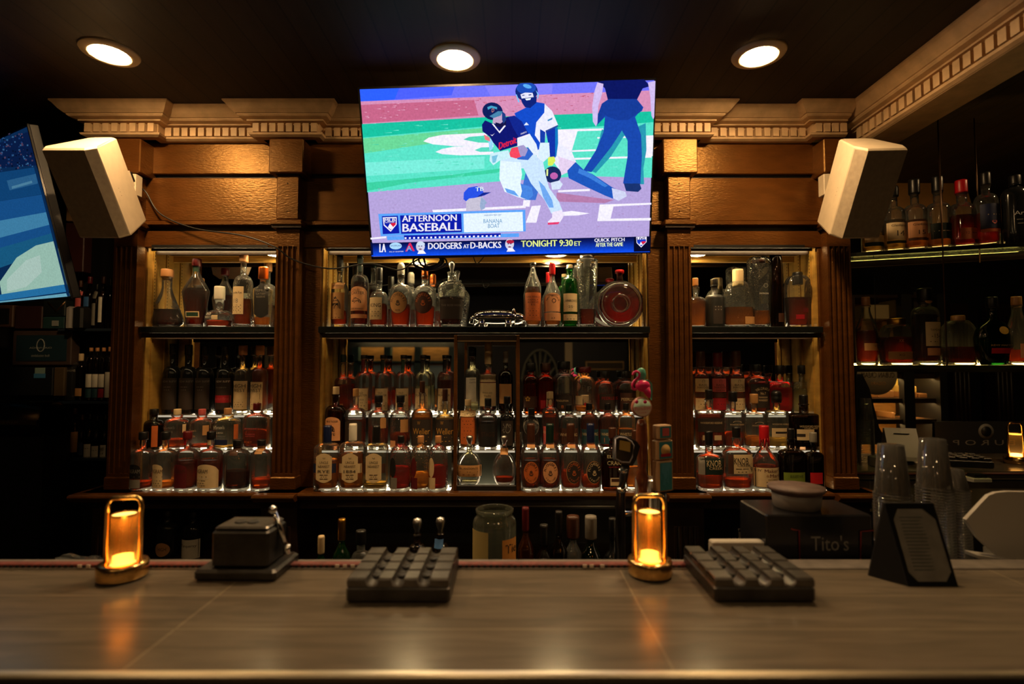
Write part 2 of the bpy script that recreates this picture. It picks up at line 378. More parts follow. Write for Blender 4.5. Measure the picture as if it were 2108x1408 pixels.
    for (yy, z) in ((2.326, LEDGE), (2.410, T2), (2.506, T3)):
        segs = [(x0+.02, x1-.02)] if bn != 'centre' else [(x0+.02, X(930, 2.3)), (X(945, 2.3), X(1059, 2.3)), (X(1077, 2.3), x1-.02)]
        for (xa, xb) in segs:
            s = MB(); nL = max(1, round((xb-xa)/.045))
            for k in range(nL): c_ = xa+(k+.5)*(xb-xa)/nL; s.box(c_-.011, c_+.011, yy, yy+.008, z+.002, z+.009, M_LED)
            s.box(xa, xb, yy, yy+.008, z+.0005, z+.002, M_BLACK)
            s.build('light_strip', t, t.location)
# puck lamps in the soffits
M_PUCK = emit('puck_lens', (1, .74, .36), 170)
downlight(X(845, 2.42), 2.43, SOF-.001, .068, 'small round lamp under the soffit, behind the coiled black cables', 'puck lamps over the top shelves', lens=M_PUCK)
downlight(X(1145, 2.42), 2.43, SOF-.001, .068, 'small round lamp under the soffit, above the red capped bottle', 'puck lamps over the top shelves', lens=M_PUCK)
downlight(-1.085, 2.43, SOF-.001, .05, 'small round lamp under the soffit of the left bay', 'puck lamps over the top shelves', lens=M_PUCK)
downlight(.85, 2.43, SOF-.001, .05, 'small round lamp under the soffit of the right bay', 'puck lamps over the top shelves', lens=M_PUCK)

# centre glass fronted box
t = thing('bottle_case', 'narrow upright open case with brown posts in the centre bay', 'bottle case', (X(1002, 2.3), 2.3, LEDGE))
xa, xb = X(935, 2.27), X(1070, 2.27); pw = .0145
zt, zb = Z(690, 2.28), LEDGE+.0005
for nm, (a, b_) in {'post': (xa, xa+pw), 'post ': (xb-pw, xb)}.items():
    s = MB(); s.bbox(a, b_, 2.262, 2.28, zb, zt, M_WOOD, .002); s.build('post', t, t.location)
s = MB(); s.bbox(xa+pw, xb-pw, 2.262, 2.28, zt-.028, zt, M_WOODD, .002); s.box(xa+pw, xb-pw, 2.261, 2.2625, zt-.028, zt-.024, mat('gilt', (.7, .5, .25), .3, 1)); s.build('top_rail', t, t.location)
s = MB(); s.bbox(xa+pw, xb-pw, 2.262, 2.28, zb, zb+.022, M_BLACK, .002); s.build('bottom_rail', t, t.location)

# ledge
t = thing('back_bar_ledge', 'brown moulded ledge running under the front bottle rows', 'ledge', (0, 2.3, LEDGE))
s = MB(); 
def ledge_seg(s, x0, x1, yf):
    pr = [(yf+.012, LEDGE), (yf+.003, LEDGE-.003), (yf, LEDGE-.010), (yf+.004, LEDGE-.018), (yf+.012, LEDGE-.022), (yf+.018, LEDGE-.03)]
    vs = [(x, y, z) for x in (x0, x1) for y, z in pr+[(2.55, LEDGE-.03), (2.55, LEDGE)]]; k = len(pr)+2
    s.add(vs, [(i, (i+1) % k, (i+1) % k+k, i+k) for i in range(k)]+[tuple(range(k-1, -1, -1)), tuple(range(k, 2*k))], M_WOOD)
ledge_seg(s, PIL[0]-.11, PIL[3]+.11, 2.215)
for xc in PIL: ledge_seg(s, xc-.085 if xc != PIL[0] else xc-.13, xc+.085, 2.178)
s.build('ledge_board', t, t.location)
s = MB(); s.box(PIL[0]-.10, PIL[3]+.10, 2.27, 2.5, LEDGE-.075, LEDGE-.03, M_WOODD); s.build('apron', t, t.location)
s = MB(); s.bbox(X(700, 2.26), X(1262, 2.26), 2.255, 2.27, Z(1043, 2.26), Z(1040, 2.26), M_STEEL, .0005); s.build('metal_trim', t, t.location)

# base cabinet
t = thing('base_cabinet', 'dark base cabinet with open shelves below the ledge', 'cabinet', (0, 2.4, FLOOR))
s = MB(); s.box(PIL[0]-.05, PIL[3]+.05, 2.50, 2.55, FLOOR, LEDGE-.075, M_BLACK); s.box(PIL[0]-.05, PIL[3]+.05, 2.24, 2.5, -.84, -.81, M_WOODD)
s.build('carcass', t, t.location)
for xc in PIL:
    s = MB(); x0, x1 = xc-.075, xc+.075; y0 = 2.235
    s.box(x0, x1, y0+.01, 2.5, FLOOR, LEDGE-.032, M_WOODD)
    pr = [(-.05, y0)]
    for k in range(4):
        c = (k-1.5)*.0225
        for i in range(5):
            a = PI*i/4; pr.append((c-math.cos(a)*.008, y0+math.sin(a)*.008))
    pr += [(.05, y0), (.05, y0+.02), (-.05, y0+.02)]; n_ = len(pr)
    vs = [(xc+x, y, -1.2) for x, y in pr]+[(xc+x, y, Z(1085, y0)) for x, y in pr]
    s.add(vs, [(i, (i+1) % n_, (i+1) % n_+n_, i+n_) for i in range(n_)]+[tuple(range(n_, 2*n_))], M_WOODD)
    s.build('short_pilaster', t, t.location)

# cornice following the break-outs
def crown_path():
    out = []
    for k, xc in enumerate(PIL):
        xa, xb = xc-.15 if k else xc-.175, xc+.135
        if k == 3: xa, xb = xc-.11, 1.44
        out.append((xa, xb))
    return out
segs = crown_path(); P = []; YR, YB = 2.31, 2.265       # recessed, break-out wall line of the cornice
x_l = segs[0][0]; pts = [(x_l, 2.60), (x_l, YB)]
for k, (a, b_) in enumerate(segs):
    if k: pts += [(a, YR), (a, YB)]
    pts += [(b_, YB)] if k == 3 else [(b_, YB), (b_, YR)]
def mitre(pts):
    st = []
    for i, p in enumerate(pts):
        def nrm(a, b): d = Vector((b[0]-a[0], b[1]-a[1])).normalized(); return Vector((d.y, -d.x))
        ns_ = []
        if i: ns_.append(nrm(pts[i-1], p))
        if i < len(pts)-1: ns_.append(nrm(p, pts[i+1]))
        if len(ns_) == 1: v = ns_[0]
        else:
            v = (ns_[0]+ns_[1]); v = v/max(.2, (1+ns_[0].dot(ns_[1])))
        st.append((p, (v.x, v.y)))
    return st
CR = [(.092, CEIL), (.092, CEIL-.006), (.084, CEIL-.012), (.070, CEIL-.030), (.056, CEIL-.042), (.050, CEIL-.043), (.050, CEIL-.047), (.044, CEIL-.052), (.022, CEIL-.056), (.022, CEIL-.062),
      (-.004, CEIL-.063), (-.004, CEIL-.110), (.018, CEIL-.111), (.014, CEIL-.118), (0, CEIL-.124), (-.03, CEIL-.124)]
t = struct(thing('trim_1', 'tan dentil cornice along the top of the back bar', 'cornice', (0, 2.3, CEIL)))
s = MB(); s.sweep(CR, mitre(pts), M_CORN); s.build('crown_moulding', t, t.location)
s = MB()
def dents(s, a, b, y, fx=1):
    n_ = max(1, round((b-a)/.0372))
    for i in range(n_):
        x = a+(i+.5)*(b-a)/n_; s.box(x-.0128, x+.0128, y-.022, y+.004, CEIL-.109, CEIL-.072, M_CORN)
for k, (a, b_) in enumerate(segs):
    dents(s, a, b_, YB)
    if k < 3: dents(s, b_+.01, segs[k+1][0]-.01, YR)
s.build('dentil_row', t, t.location)
# side cornice running towards the viewer over the right passage
t = struct(thing('trim_2', 'tan dentil cornice on the beam running toward the viewer', 'cornice', (1.45, 1.2, CEIL)))
A, Bp = (1.515, 2.62), (1.515, -1.0)
d = Vector((A[0]-Bp[0], A[1]-Bp[1])).normalized(); nr = Vector((-d.y, d.x))
Cb = (A[0]-.0145, 2.265)
s = MB(); K = 1.25
CR2 = [(a*.95, CEIL-(CEIL-z)*1.2) for a, z in CR]
s.sweep(CR2, [(Bp, (nr.x, nr.y)), (A, (nr.x, nr.y))][::-1], M_CORN); s.build('crown_moulding', t, t.location)
s = MB()
L = (Vector(A)-Vector(Bp)).length
for i in range(int(L/.042)):
    p = Vector(Bp)+d*(i*.042+.02)
    if p.y > 2.26: continue
    mtx = Matrix.Translation((p.x, p.y, 0)) @ Matrix.Rotation(math.atan2(d.y, d.x), 4, 'Z')
    s.box(-.0145, .0145, -.004, .024, CEIL-.131, CEIL-.086, M_CORN, mtx)
s.build('dentil_row', t, t.location)
s = MB()
vs = []
for p in (Bp, A):
    for dx, z in ((-.002, CEIL), (-.002, .968), (.006, .964), (.15, .964), (.15, .985), (.18, .985), (.18, CEIL)): vs.append((p[0]+dx, p[1], z))
s.add(vs, [(i, i+1, i+8, i+7) for i in range(6)]+[tuple(range(7)), tuple(range(13, 6, -1))], M_CORN); s.build('beam_casing', t, t.location)

# ---------------------------------------------------------------- bar counter
m, n, o = nt('wood_look_tile')
b = n.nodes.new('ShaderNodeBsdfPrincipled'); n.links.new(b.outputs[0], o.inputs[0])
tc = n.nodes.new('ShaderNodeTexCoord'); mp = n.nodes.new('ShaderNodeMapping'); mp.inputs['Location'].default_value = (.31, .144, 0)
n.links.new(tc.outputs['Object'], mp.inputs[0])
bt = n.nodes.new('ShaderNodeTexBrick'); bt.inputs['Scale'].default_value = 1; bt.inputs['Brick Width'].default_value = .92; bt.inputs['Row Height'].default_value = .152; bt.inputs['Mortar Size'].default_value = .0026
bt.offset = .37; bt.offset_frequency = 1
bt.inputs['Color1'].default_value = (.150, .124, .092, 1); bt.inputs['Color2'].default_value = (.118, .097, .072, 1); bt.inputs['Mortar'].default_value = (.22, .18, .125, 1)
n.links.new(mp.outputs[0], bt.inputs['Vector'])
mp2 = n.nodes.new('ShaderNodeMapping'); mp2.inputs['Scale'].default_value = (1.2, 9, 1); n.links.new(tc.outputs['Object'], mp2.inputs[0])
ns = n.nodes.new('ShaderNodeTexNoise'); ns.inputs['Scale'].default_value = 4; ns.inputs['Detail'].default_value = 8; ns.inputs['Distortion'].default_value = .6
n.links.new(mp2.outputs[0], ns.inputs['Vector'])
rp = n.nodes.new('ShaderNodeValToRGB'); rp.color_ramp.elements[0].position = .35; rp.color_ramp.elements[0].color = (.72, .72, .72, 1); rp.color_ramp.elements[1].position = .65; rp.color_ramp.elements[1].color = (1.12, 1.1, 1.08, 1)
n.links.new(ns.outputs[0], rp.inputs[0])
mx = n.nodes.new('ShaderNodeMix'); mx.data_type = 'RGBA'; mx.blend_type = 'MULTIPLY'; mx.inputs[0].default_value = .8
n.links.new(bt.outputs[0], mx.inputs[6]); n.links.new(rp.outputs[0], mx.inputs[7]); n.links.new(mx.outputs[2], b.inputs['Base Color'])
b.inputs['Roughness'].default_value = .22
bp = n.nodes.new('ShaderNodeBump'); bp.inputs['Strength'].default_value = .12; bp.inputs['Distance'].default_value = .002
n.links.new(ns.outputs[0], bp.inputs['Height']); n.links.new(bp.outputs[0], b.inputs['Normal'])
M_TILE = m
BAR = -.506; BF, BB = .904, 1.358
t = thing('bar_counter', 'long grey brown tiled bar counter with metal edge in the foreground', 'bar counter', (0, 1.2, FLOOR))
s = MB(); s.box(-2.6, 2.9, BF+.004, BB, BAR-.03, BAR, M_TILE); s.build('tiled_top', t, t.location)
s = MB(); pr = [(BF+.006, BAR+.001), (BF, BAR+.0005), (BF-.004, BAR-.003), (BF-.005, BAR-.010), (BF-.003, BAR-.014), (BF+.01, BAR-.016), (BF+.01, BAR+.001)]
vs = [(x, y, z) for x in (-2.6, 2.9) for y, z in pr]; k = len(pr)
s.add(vs, [(i, (i+1) % k, (i+1) % k+k, i+k) for i in range(k)], mat('satin_edge_metal', (.62, .55, .42), .35, 1)); s.build('edge_strip', t, t.location)
s = MB(); s.box(-2.6, 2.9, BF+.01, 1.37, FLOOR, BAR-.03, M_BLACK); s.box(-2.6, 2.9, BF+.002, BF+.01, BAR-.08, BAR-.017, M_BLACK); s.build('bar_front', t, t.location)
s = MB(); s.bbox(-2.6, 2.9, BB, 1.42, BAR-.03, BAR+.004, mat('grey_back_rail', (.16, .14, .125), .5, 0, .2, 30), .002); s.build('back_rail', t, t.location)
t = thing('drip_mat', 'dark red rubber drip mat strip along the back of the bar', 'bar mat', (0, 1.37, BAR))
M_MAT = mat('red_rubber', (.17, .035, .03), .6, 0, .3, 60, .4, 300)
s = MB(); s.bbox(-1.9, X(1440, 1.37), 1.362, 1.384, BAR+.0045, BAR+.012, M_MAT, .002)
for i in range(150):
    x = -1.85+i*.0152
    if x < X(1430, 1.37): s.box(x, x+.007, 1.3605, 1.363, BAR+.0045, BAR+.010, M_BLACK)
s.build('mat_body', t, t.location)
s = MB()
for px in (160, 178, 690, 706, 722, 1200, 1214, 1236): s.box(X(px, 1.36, 1170), X(px+8, 1.36, 1170), 1.3585, 1.3604, BAR+.0045, BAR+.012, mat('mat_white', (.7, .6, .5), .6))
s.build('white_lettering_remains', t, t.location)
# ---------------------------------------------------------------- bottles
COL = {
 'cream': s2l((222, 196, 150)), 'white': s2l((228, 222, 205)), 'tan': s2l((190, 140, 85)), 'peach': s2l((225, 160, 110)), 'orange': s2l((205, 105, 45)),
 'black': (.006, .006, .006), 'ink': (.03, .02, .015), 'red': s2l((165, 20, 35)), 'maroon': s2l((95, 18, 22)), 'green': s2l((25, 60, 45)), 'lime': s2l((120, 140, 45)),
 'navy': s2l((20, 32, 70)), 'pink': s2l((200, 90, 90)), 'gold': s2l((200, 150, 60)), 'grey': s2l((130, 125, 115)), 'cork': s2l((190, 135, 85)), 'brown': s2l((70, 38, 22)),
 'copper': s2l((200, 110, 55)), 'wax': s2l((190, 20, 30)), 'blue': s2l((60, 110, 170)), 'teal': s2l((30, 70, 80)), 'dgreen': s2l((12, 38, 32)), 'silver': (.6, .6, .6)}
def LM(c): return mat('label_'+c, COL[c], .6, 0, .06, 40)
def CM(c):
    if c in ('gold', 'copper', 'silver'): return mat('cap_'+c, COL[c], .3, 1)
    return mat('cap_'+c, COL[c], .35)
LIQ = {'amber': (.90, .36, .06), 'red': (.80, .15, .02), 'deep': (.52, .085, .015), 'dark': (.16, .028, .008), 'orange': (1, .42, .06), 'gold': (.95, .62, .18), 'pale': (.9, .85, .55), 'crimson': (.75, .03, .02)}
GL = {'clear': lambda: glass('clear_bottle_glass'), 'green': lambda: glass('green_bottle_glass', (.10, .45, .14), .4), 'dgreen': lambda: glass('dark_green_bottle_glass', (.04, .16, .06), .4),
      'black': lambda: mat('black_bottle_glass', (.010, .011, .012), .12), 'matte': lambda: mat('matte_black_bottle', (.016, .018, .018), .45), 'brown': lambda: glass('brown_bottle_glass', (.22, .08, .03), .4),
      'cut': lambda: glass('cut_bottle_glass', (.93, .95, .90), .35, .8, 130), 'dark': lambda: glass('smoky_dark_bottle_glass', (.16, .09, .05), .4), 'amberg': lambda: glass('amber_bottle_glass', (.6, .22, .05), .4)}
# style: sh body top, nk neck start, cap start, nw neck width ratio, bw base ratio, sec exponent, dr depth ratio, curve: 1 round shoulder, 2 sloped, 3 bell, 4 teardrop
ST = {
 'std':  (.60, .72, .88, .34, 1, 2, 1, 1), 'tall': (.55, .68, .87, .30, 1, 2, 1, 1), 'mich': (.50, .63, .78, .30, .84, 2, 1, 1), 'mich2': (.47, .63, .80, .34, 1, 2.4, 1, 1),
 'sq':   (.60, .70, .84, .30, 1, 5, .9, 1), 'flask': (.52, .66, .84, .30, .95, 3, .6, 1), 'slope': (.42, .72, .88, .28, .96, 2, 1, 2), 'bell': (.10, .68, .88, .26, .72, 2.2, .6, 3),
 'tear': (.52, .80, .90, .24, .64, 2.4, .6, 2), 'squat': (.24, .42, .70, .30, .90, 2, 1, 1), 'round': (.38, .66, .86, .22, .70, 2.6, .6, 4), 'wide': (.52, .66, .84, .28, 1, 3, .55, 1),
 'ball': (.30, .68, .84, .22, .70, 2.2, .8, 4), 'shortneck': (.62, .76, .86, .42, 1, 2.4, .9, 1), 'deco': (.60, .66, .80, .34, .8, 5, .5, 1), 'vase': (.70, .80, .86, .30, .72, 3, .7, 1),
 'boss': (.52, .66, .80, .30, .74, 3, .7, 1), 'bottle': (.62, .74, .84, .36, 1, 2, 1, 1), 'wine': (.62, .75, .80, .36, 1, 2, 1, 2), 'sqt': (.34, .58, .78, .28, 1, 2, 1, 2)}
ROWS = {
 'LT': (2.40, SH1, 'left bay top shelf'), 'L3': (2.463, T3, 'left bay back row'), 'L2': (2.375, T2, 'left bay middle row'), 'L1': (2.283, LEDGE, 'left bay front row'),
 'CT': (2.40, SH1, 'centre bay top shelf'), 'C3': (2.463, T3, 'back row left of case'), 'C2': (2.375, T2, 'middle row left of case'), 'C1': (2.283, LEDGE, 'front row left of case'),
 'B3': (2.463, T3, 'case back row'), 'B2': (2.375, T2, 'case middle row'), 'B1': (2.296, LEDGE+.023, 'case front row'),
 'D3': (2.463, T3, 'back row right of case'), 'D2': (2.375, T2, 'middle row right of case'), 'D1': (2.283, LEDGE, 'front row right of case'),
 'RT': (2.40, SH1, 'right bay top shelf'), 'R3': (2.463, T3, 'right bay back row'), 'R2': (2.375, T2, 'right bay middle row'), 'R1': (2.283, LEDGE, 'right bay front row')}
def profile(st, over=None):
    sh, nk, cp, nw, bw, ex, dr, cv = st
    p = [(.0, 0), (bw*.90, 0), (bw*.97, .008), (bw, .022)]
    if cv == 4:
        for k in range(1, 15):
            a = k/14; z = .022+(nk-.022)*a
            c = sh; r = math.sqrt(max(0, 1-((z-c)/((c-.022)*1.42 if z < c else (nk-c)*1.02))**2)); p.append((max(r, nw), z))
    elif cv == 3:
        for k in range(1, 4): p.append((bw+(1-bw)*math.sin(k/3*PI/2), .022+(sh-.022)*k/3))
        for k in range(1, 11):
            a = k/10; t = a*a*(3-2*a); p.append((1-(1-nw)*(t*.6+a*.4), sh+(nk-sh)*a))
    else:
        for k in (1, 2, 3, 4): p.append((bw+(1-bw)*k/4, .022+(sh-.022)*k/4))
        for k in range(1, 9):
            a = k/8
            if cv == 1: r = nw+(1-nw)*math.cos(a*PI/2)**.8; z = sh+(nk-sh)*math.sin(a*PI/2)**1.0
            else: t = a*a*(3-2*a); r = 1-(1-nw)*(t*.55+a*.45); z = sh+(nk-sh)*a
            p.append((max(r, nw), z))
    p += [(nw, nk+(cp-nk)*.6), (nw*1.0, cp-.028), (nw*1.14, cp-.026), (nw*1.14, cp-.006), (nw, cp-.004), (nw*.9, cp)]
    return p
def rad(p, z):
    for (r0, z0), (r1, z1) in zip(p, p[1:]):
        if z1 > z0 and z0 <= z <= z1: return r0+(r1-r0)*(z-z0)/(z1-z0)
    return p[-1][0]
def ring_mesh(s, prof, W, H, D, ex, c, m, n=28, flip=False):
    vs = []; fs = []; prof = [q for q in prof if q[0] > 0]
    for r, h in prof:
        f = min(1, max(0, (r-.45)/.25)); e = 2+(ex-2)*f          # necks are round
        dd = D*r*f+(W*r*(min(1, D/W+.0)*f*0+1))*(1-f)
        dd = min(dd, D) if r > .5 else dd
        for i in range(n):
            a = 2*PI*(i+.5)/n; ca, sa = math.cos(a), math.sin(a)
            k = (abs(ca)**e+abs(sa)**e)**(-1/e)
            vs.append((c[0]+W*r*k*ca, c[1]+dd*k*sa, c[2]+H*h))
    for k in range(len(prof)-1):
        for i in range(n):
            j = (i+1) % n; fs.append((k*n+i, k*n+j, (k+1)*n+j, (k+1)*n+i))
    fs.append(tuple(range(n-1, -1, -1))); fs.append(tuple(range((len(prof)-1)*n, len(prof)*n)))
    s.add(vs, fs, m, True)
COUNT = {}; ORD = ['first', 'second', 'third', 'fourth', 'fifth', 'sixth', 'seventh', 'eighth', 'ninth', 'tenth', 'eleventh', 'twelfth', 'thirteenth']
ALLB = []
def B(row, px, w, yt, style, g, liq, yf, cap, desc, labels=(), texts=(), cyb=None, cw=None, ov=None, pos=None, phrase=None, name='bottle', capshape=0):
    """one bottle: px centre, w width, yt cap top, yf liquid level, all in photo pixels at its row's distance"""
    if pos is None: Yc, z0, ph = ROWS[row]
    else: Yc, z0, ph = pos
    if phrase: ph = phrase
    st = list(ST[style])
    if ov:
        for k, v in ov.items(): st[k] = v
    global DPY
    DPY = 704-(((z0+.13)*CT-Yc*SN)/(Yc*CT+(z0+.13)*SN))*F
    xc = X(px, Yc); W = w/2/F*Yc; Ht = Z(yt, Yc)-z0; cpx = st[2]
    if cyb: cpx = (Z(cyb, Yc)-z0)/Ht; k = cpx/st[2]; st[0] *= k; st[1] *= k; st[2] = cpx
    ex = st[5]; D = min(W*st[6], .0385)
    p = profile(st)
    COUNT[row] = COUNT.get(row, 0)+1; i = COUNT[row]
    lab = f'{desc}, {ORD[i-1]} from left, {ph}'
    if len(lab.split()) > 16: lab = f'{desc}, {ph}'
    t = thing(name, lab, 'decanter' if name == 'decanter' else 'bottle', (xc, Yc, z0+.0004), 'bottles on the '+ph if 'shelf' in ph else 'bottles in the '+ph)
    L = t.location.copy(); z0 = L.z
    ALLB.append(t)
    s = MB(); ring_mesh(s, p, W, Ht, D, ex, (xc, Yc, z0), GL[g]()); s.build('glass_body', t, L)
    if liq and g not in ('black', 'matte'):
        zf = (Z(yf, Yc)-z0)/Ht; q = [(.0, .05)]
        base = .05; q.append((rad(p, base)*.80, base)); q.append((rad(p, base+.015)*.91, base+.015))
        for r, h in p:
            if base+.02 < h < zf-.005: q.append((r*.92, h))
        rr = rad(p, zf)*.92; q.append((rr, zf)); q.append((rr*.97, zf+.0005))
        s = MB(); ring_mesh(s, q, W, Ht, D, ex, (xc, Yc, z0), liquid('liquid_'+liq, LIQ[liq])); s.build('liquid', t, L)
    # cap
    cr = (cw/2/F*Yc) if cw else W*st[3]*1.22; zc = z0+Ht*cpx; hc = Ht*(1-cpx)
    s = MB(); m = CM(cap)
    if capshape == 0: pr = [(cr*.97, -.004), (cr, 0), (cr, hc*.88), (cr*.93, hc), (cr*.3, hc)]
    elif capshape == 1: pr = [(cr*.62, -.004), (cr*.66, hc*.40), (cr*1.12, hc*.45), (cr*1.18, hc*.9), (cr*1.05, hc), (cr*.3, hc)]   # T stopper
    elif capshape == 2: pr = [(cr*.95, -Ht*.05), (cr, 0), (cr*1.02, hc*.3), (cr*.96, hc*.34), (cr*1.05, hc*.5), (cr*.95, hc*.8), (cr*.6, hc*.97), (cr*.1, hc)]  # wax dome
    else: pr = [(cr*.6, -.004), (cr*.6, hc*.2), (cr*.9, hc*.4), (cr*1.1, hc*.7), (cr*.9, hc*.92), (cr*.2, hc)]  # ball
    s.lathe(pr, m, (xc, Yc, zc), 20); s.build('cap', t, L)
    def fy(x, z, off):
        zz = (z-z0)/Ht; r = max(.15, rad(p, min(max(zz, .023), cpx-.01)))
        f = min(1, max(0, (r-.45)/.25)); e = 2+(ex-2)*f; dd = min(D, D*r*f+W*r*(1-f)) if r > .5 else D*r*f+W*r*(1-f)
        u = min(.97, abs(x-xc)/(W*r)); return Yc-dd*(1-u**e)**(1/e)-off
    for k, lb in enumerate(labels):
        kind, x0, y0, x1, y1, c = lb
        xa, xb, za, zb = X(x0, Yc), X(x1, Yc), Z(y1, Yc), Z(y0, Yc)
        xa = max(xa, xc-W*.95); xb = min(xb, xc+W*.95)
        s = MB(); N = 12; vs = []; fs = []; R_ = 5; mx_, mz = (xa+xb)/2, (za+zb)/2
        for a in range(N+1):
            u = -1+2*a/N
            if kind == 'oval':
                u = math.sin(u*PI/2); h = math.sqrt(max(0, 1-u*u)); lo, hi = mz-(zb-za)/2*h, mz+(zb-za)/2*h
            elif kind == 'arch': h = math.sqrt(max(0, 1-u*u)); lo, hi = za, zb-(xb-xa)*.28*(1-h)
            elif kind == 'badge': h = math.cos(max(-1, min(1, u))*PI/2); lo, hi = za+(zb-za)*.12*(1-h), zb-(zb-za)*.12*(1-h)
            else: lo, hi = za, zb
            x = mx_+u*(xb-xa)/2
            for r in range(R_+1):
                z = lo+(hi-lo)*r/R_; vs.append((x, fy(x, z, .0007+.0003*k), z))
        for a in range(N):
            for r in range(R_):
                i0 = a*(R_+1)+r; fs.append((i0, i0+R_+1, i0+R_+2, i0+1))
        s.add(vs, fs, LM(c), True)
        if k == len(labels)-1 or True:
            for tx in [t_ for t_ in texts if (t_[6] if len(t_) > 6 else 0) == k]:
                st_, cx, cyy, h, wd, tc_ = tx[:6]
                if isinstance(st_, tuple):       # arc text: ('arc', string, radius px)
                    _, string, rp, a0, a1 = st_
                    for q_, ch in enumerate(string):
                        if ch == ' ': continue
                        a = math.radians(a0+(a1-a0)*q_/max(1, len(string)-1))
                        ptx, fs_ = text_pts(ch, X(cx, Yc)+rp[0]/F*Yc*math.sin(a), Z(cyy, Yc)+rp[1]/F*Yc*math.cos(a), h/F*Yc, None, -a)
                        s.add([(x, fy(x, z, .0013+.0003*k), z) for x, z in ptx], fs_, LM(tc_))
                else:
                    ptx, fs_ = text_pts(st_, X(cx, Yc), Z(cyy, Yc), h/F*Yc, wd/F*Yc if wd else None)
                    s.add([(x, fy(x, z, .0013+.0003*k), z) for x, z in ptx], fs_, LM(tc_))
        s.build('label', t, L)
    if texts and not labels:
        s = MB()
        for st_, cx, cyy, h, wd, tc_ in [t_[:6] for t_ in texts]:
            ptx, fs_ = text_pts(st_, X(cx, Yc), Z(cyy, Yc), h/F*Yc, wd/F*Yc if wd else None)
            s.add([(x, fy(x, z, .0009), z) for x, z in ptx], fs_, LM(tc_))
        s.build('printed_lettering', t, L)
    return t
def lines(cx, y0, y1, n, w, c='ink', lab=0):
    """rows of small print as thin dashes"""
    return [('- - -' if k % 2 else '— —', cx, y0+(y1-y0)*k/max(1, n-1), 1.2, w*(.7 if k % 2 else 1), c, lab) for k in range(n)]

# --- left bay, top shelf
B('LT', 343, 72, 555, 'bell', 'clear', 'dark', 637, 'cork', 'bell shaped decanter half full of dark liquor', name='decanter', cw=24)
B('LT', 403, 54, 533, 'tear', 'clear', 'deep', 594, 'maroon', 'big shouldered bottle tapering down, small green label', [('rect', 389, 642, 417, 654, 'cream'), ('rect', 391, 644, 415, 652, 'green'), ('rect', 397, 549, 409, 560, 'green')], name='decanter', cw=18)
B('LT', 452, 58, 590, 'squat', 'clear', 'red', 660, 'white', 'low wide flask with white stopper and a little red liquor', [('rect', 446, 650, 458, 659, 'cream')], [('OLD', 438, 647, 5, 12, 'white'), ('WESTER', 440, 654, 5, 22, 'white')], cw=21, capshape=0)
B('LT', 500, 38, 518, 'tall', 'cut', 'red', 616, 'cork', 'tall wine shaped bottle with cork and cream paper label', [('rect', 482, 592, 509, 648, 'cream')], [('Double Rye', 495, 605, 6, 22, 'brown'), ('18', 494, 621, 9, None, 'grey')]+lines(495, 630, 644, 5, 20, 'brown'), cw=18)
B('LT', 541, 38, 550, 'deco', 'clear', 'amber', 653, 'copper', 'art deco bottle with black label and copper cap', [('badge', 527, 584, 556, 655, 'black')], [('REMUS', 541, 599, 5, 22, 'grey'), ('GATSBY', 541, 606, 4, 20, 'grey'), ('RESERVE', 541, 612, 4, 18, 'grey')], cyb=573, cw=20)
# --- left bay, back row
for k, (x, d) in enumerate([(317, 'dark label'), (354, 'black label'), (388, 'dim red label'), (421, 'plain dark label')]):
    B('L3', x, 34, 706+2*k, 'tall', 'black', None, 0, 'black', f'dark bottle with {d} and small white lettering', [('rect', x-15, 778, x+15, 842, 'ink')], [('NEW RIFF', x+2, 785, 4, 26, 'grey')]+lines(x, 796, 802, 2, 14, 'grey'))
B('L3', 463, 34, 712, 'tall', 'black', None, 0, 'black', 'dark bottle with a red band on its label', [('rect', 448, 778, 478, 842, 'ink'), ('rect', 447, 813, 479, 828, 'red')], [('NEW RIFF', 465, 785, 4, 26, 'white'), ('BOURBON', 463, 797, 3, 20, 'grey'), ('Bourbon First', 463, 820, 6, 28, 'pink', 1)])
B('L3', 499, 32, 711, 'tall', 'clear', 'gold', 845, 'cork', 'tall clear bottle with cream label, nearly empty', [('rect', 485, 784, 513, 842, 'cream')], [('HIGH', 499, 794, 8, 24, 'ink'), ('WEST', 499, 803, 7, 24, 'ink')]+[('■', 499, 815, 10, 24, 'grey')]+lines(499, 827, 836, 3, 18), cw=17)
B('L3', 534, 33, 711, 'tall', 'clear', 'red', 757, 'cork', 'tall full bottle with cream label and cork cap', [('rect', 518, 786, 546, 842, 'cream')], [('HIGH', 532, 794, 8, 24, 'ink'), ('WEST', 532, 803, 7, 24, 'ink'), ('■', 532, 815, 10, 20, 'brown')]+lines(532, 827, 836, 3, 18), cw=17)
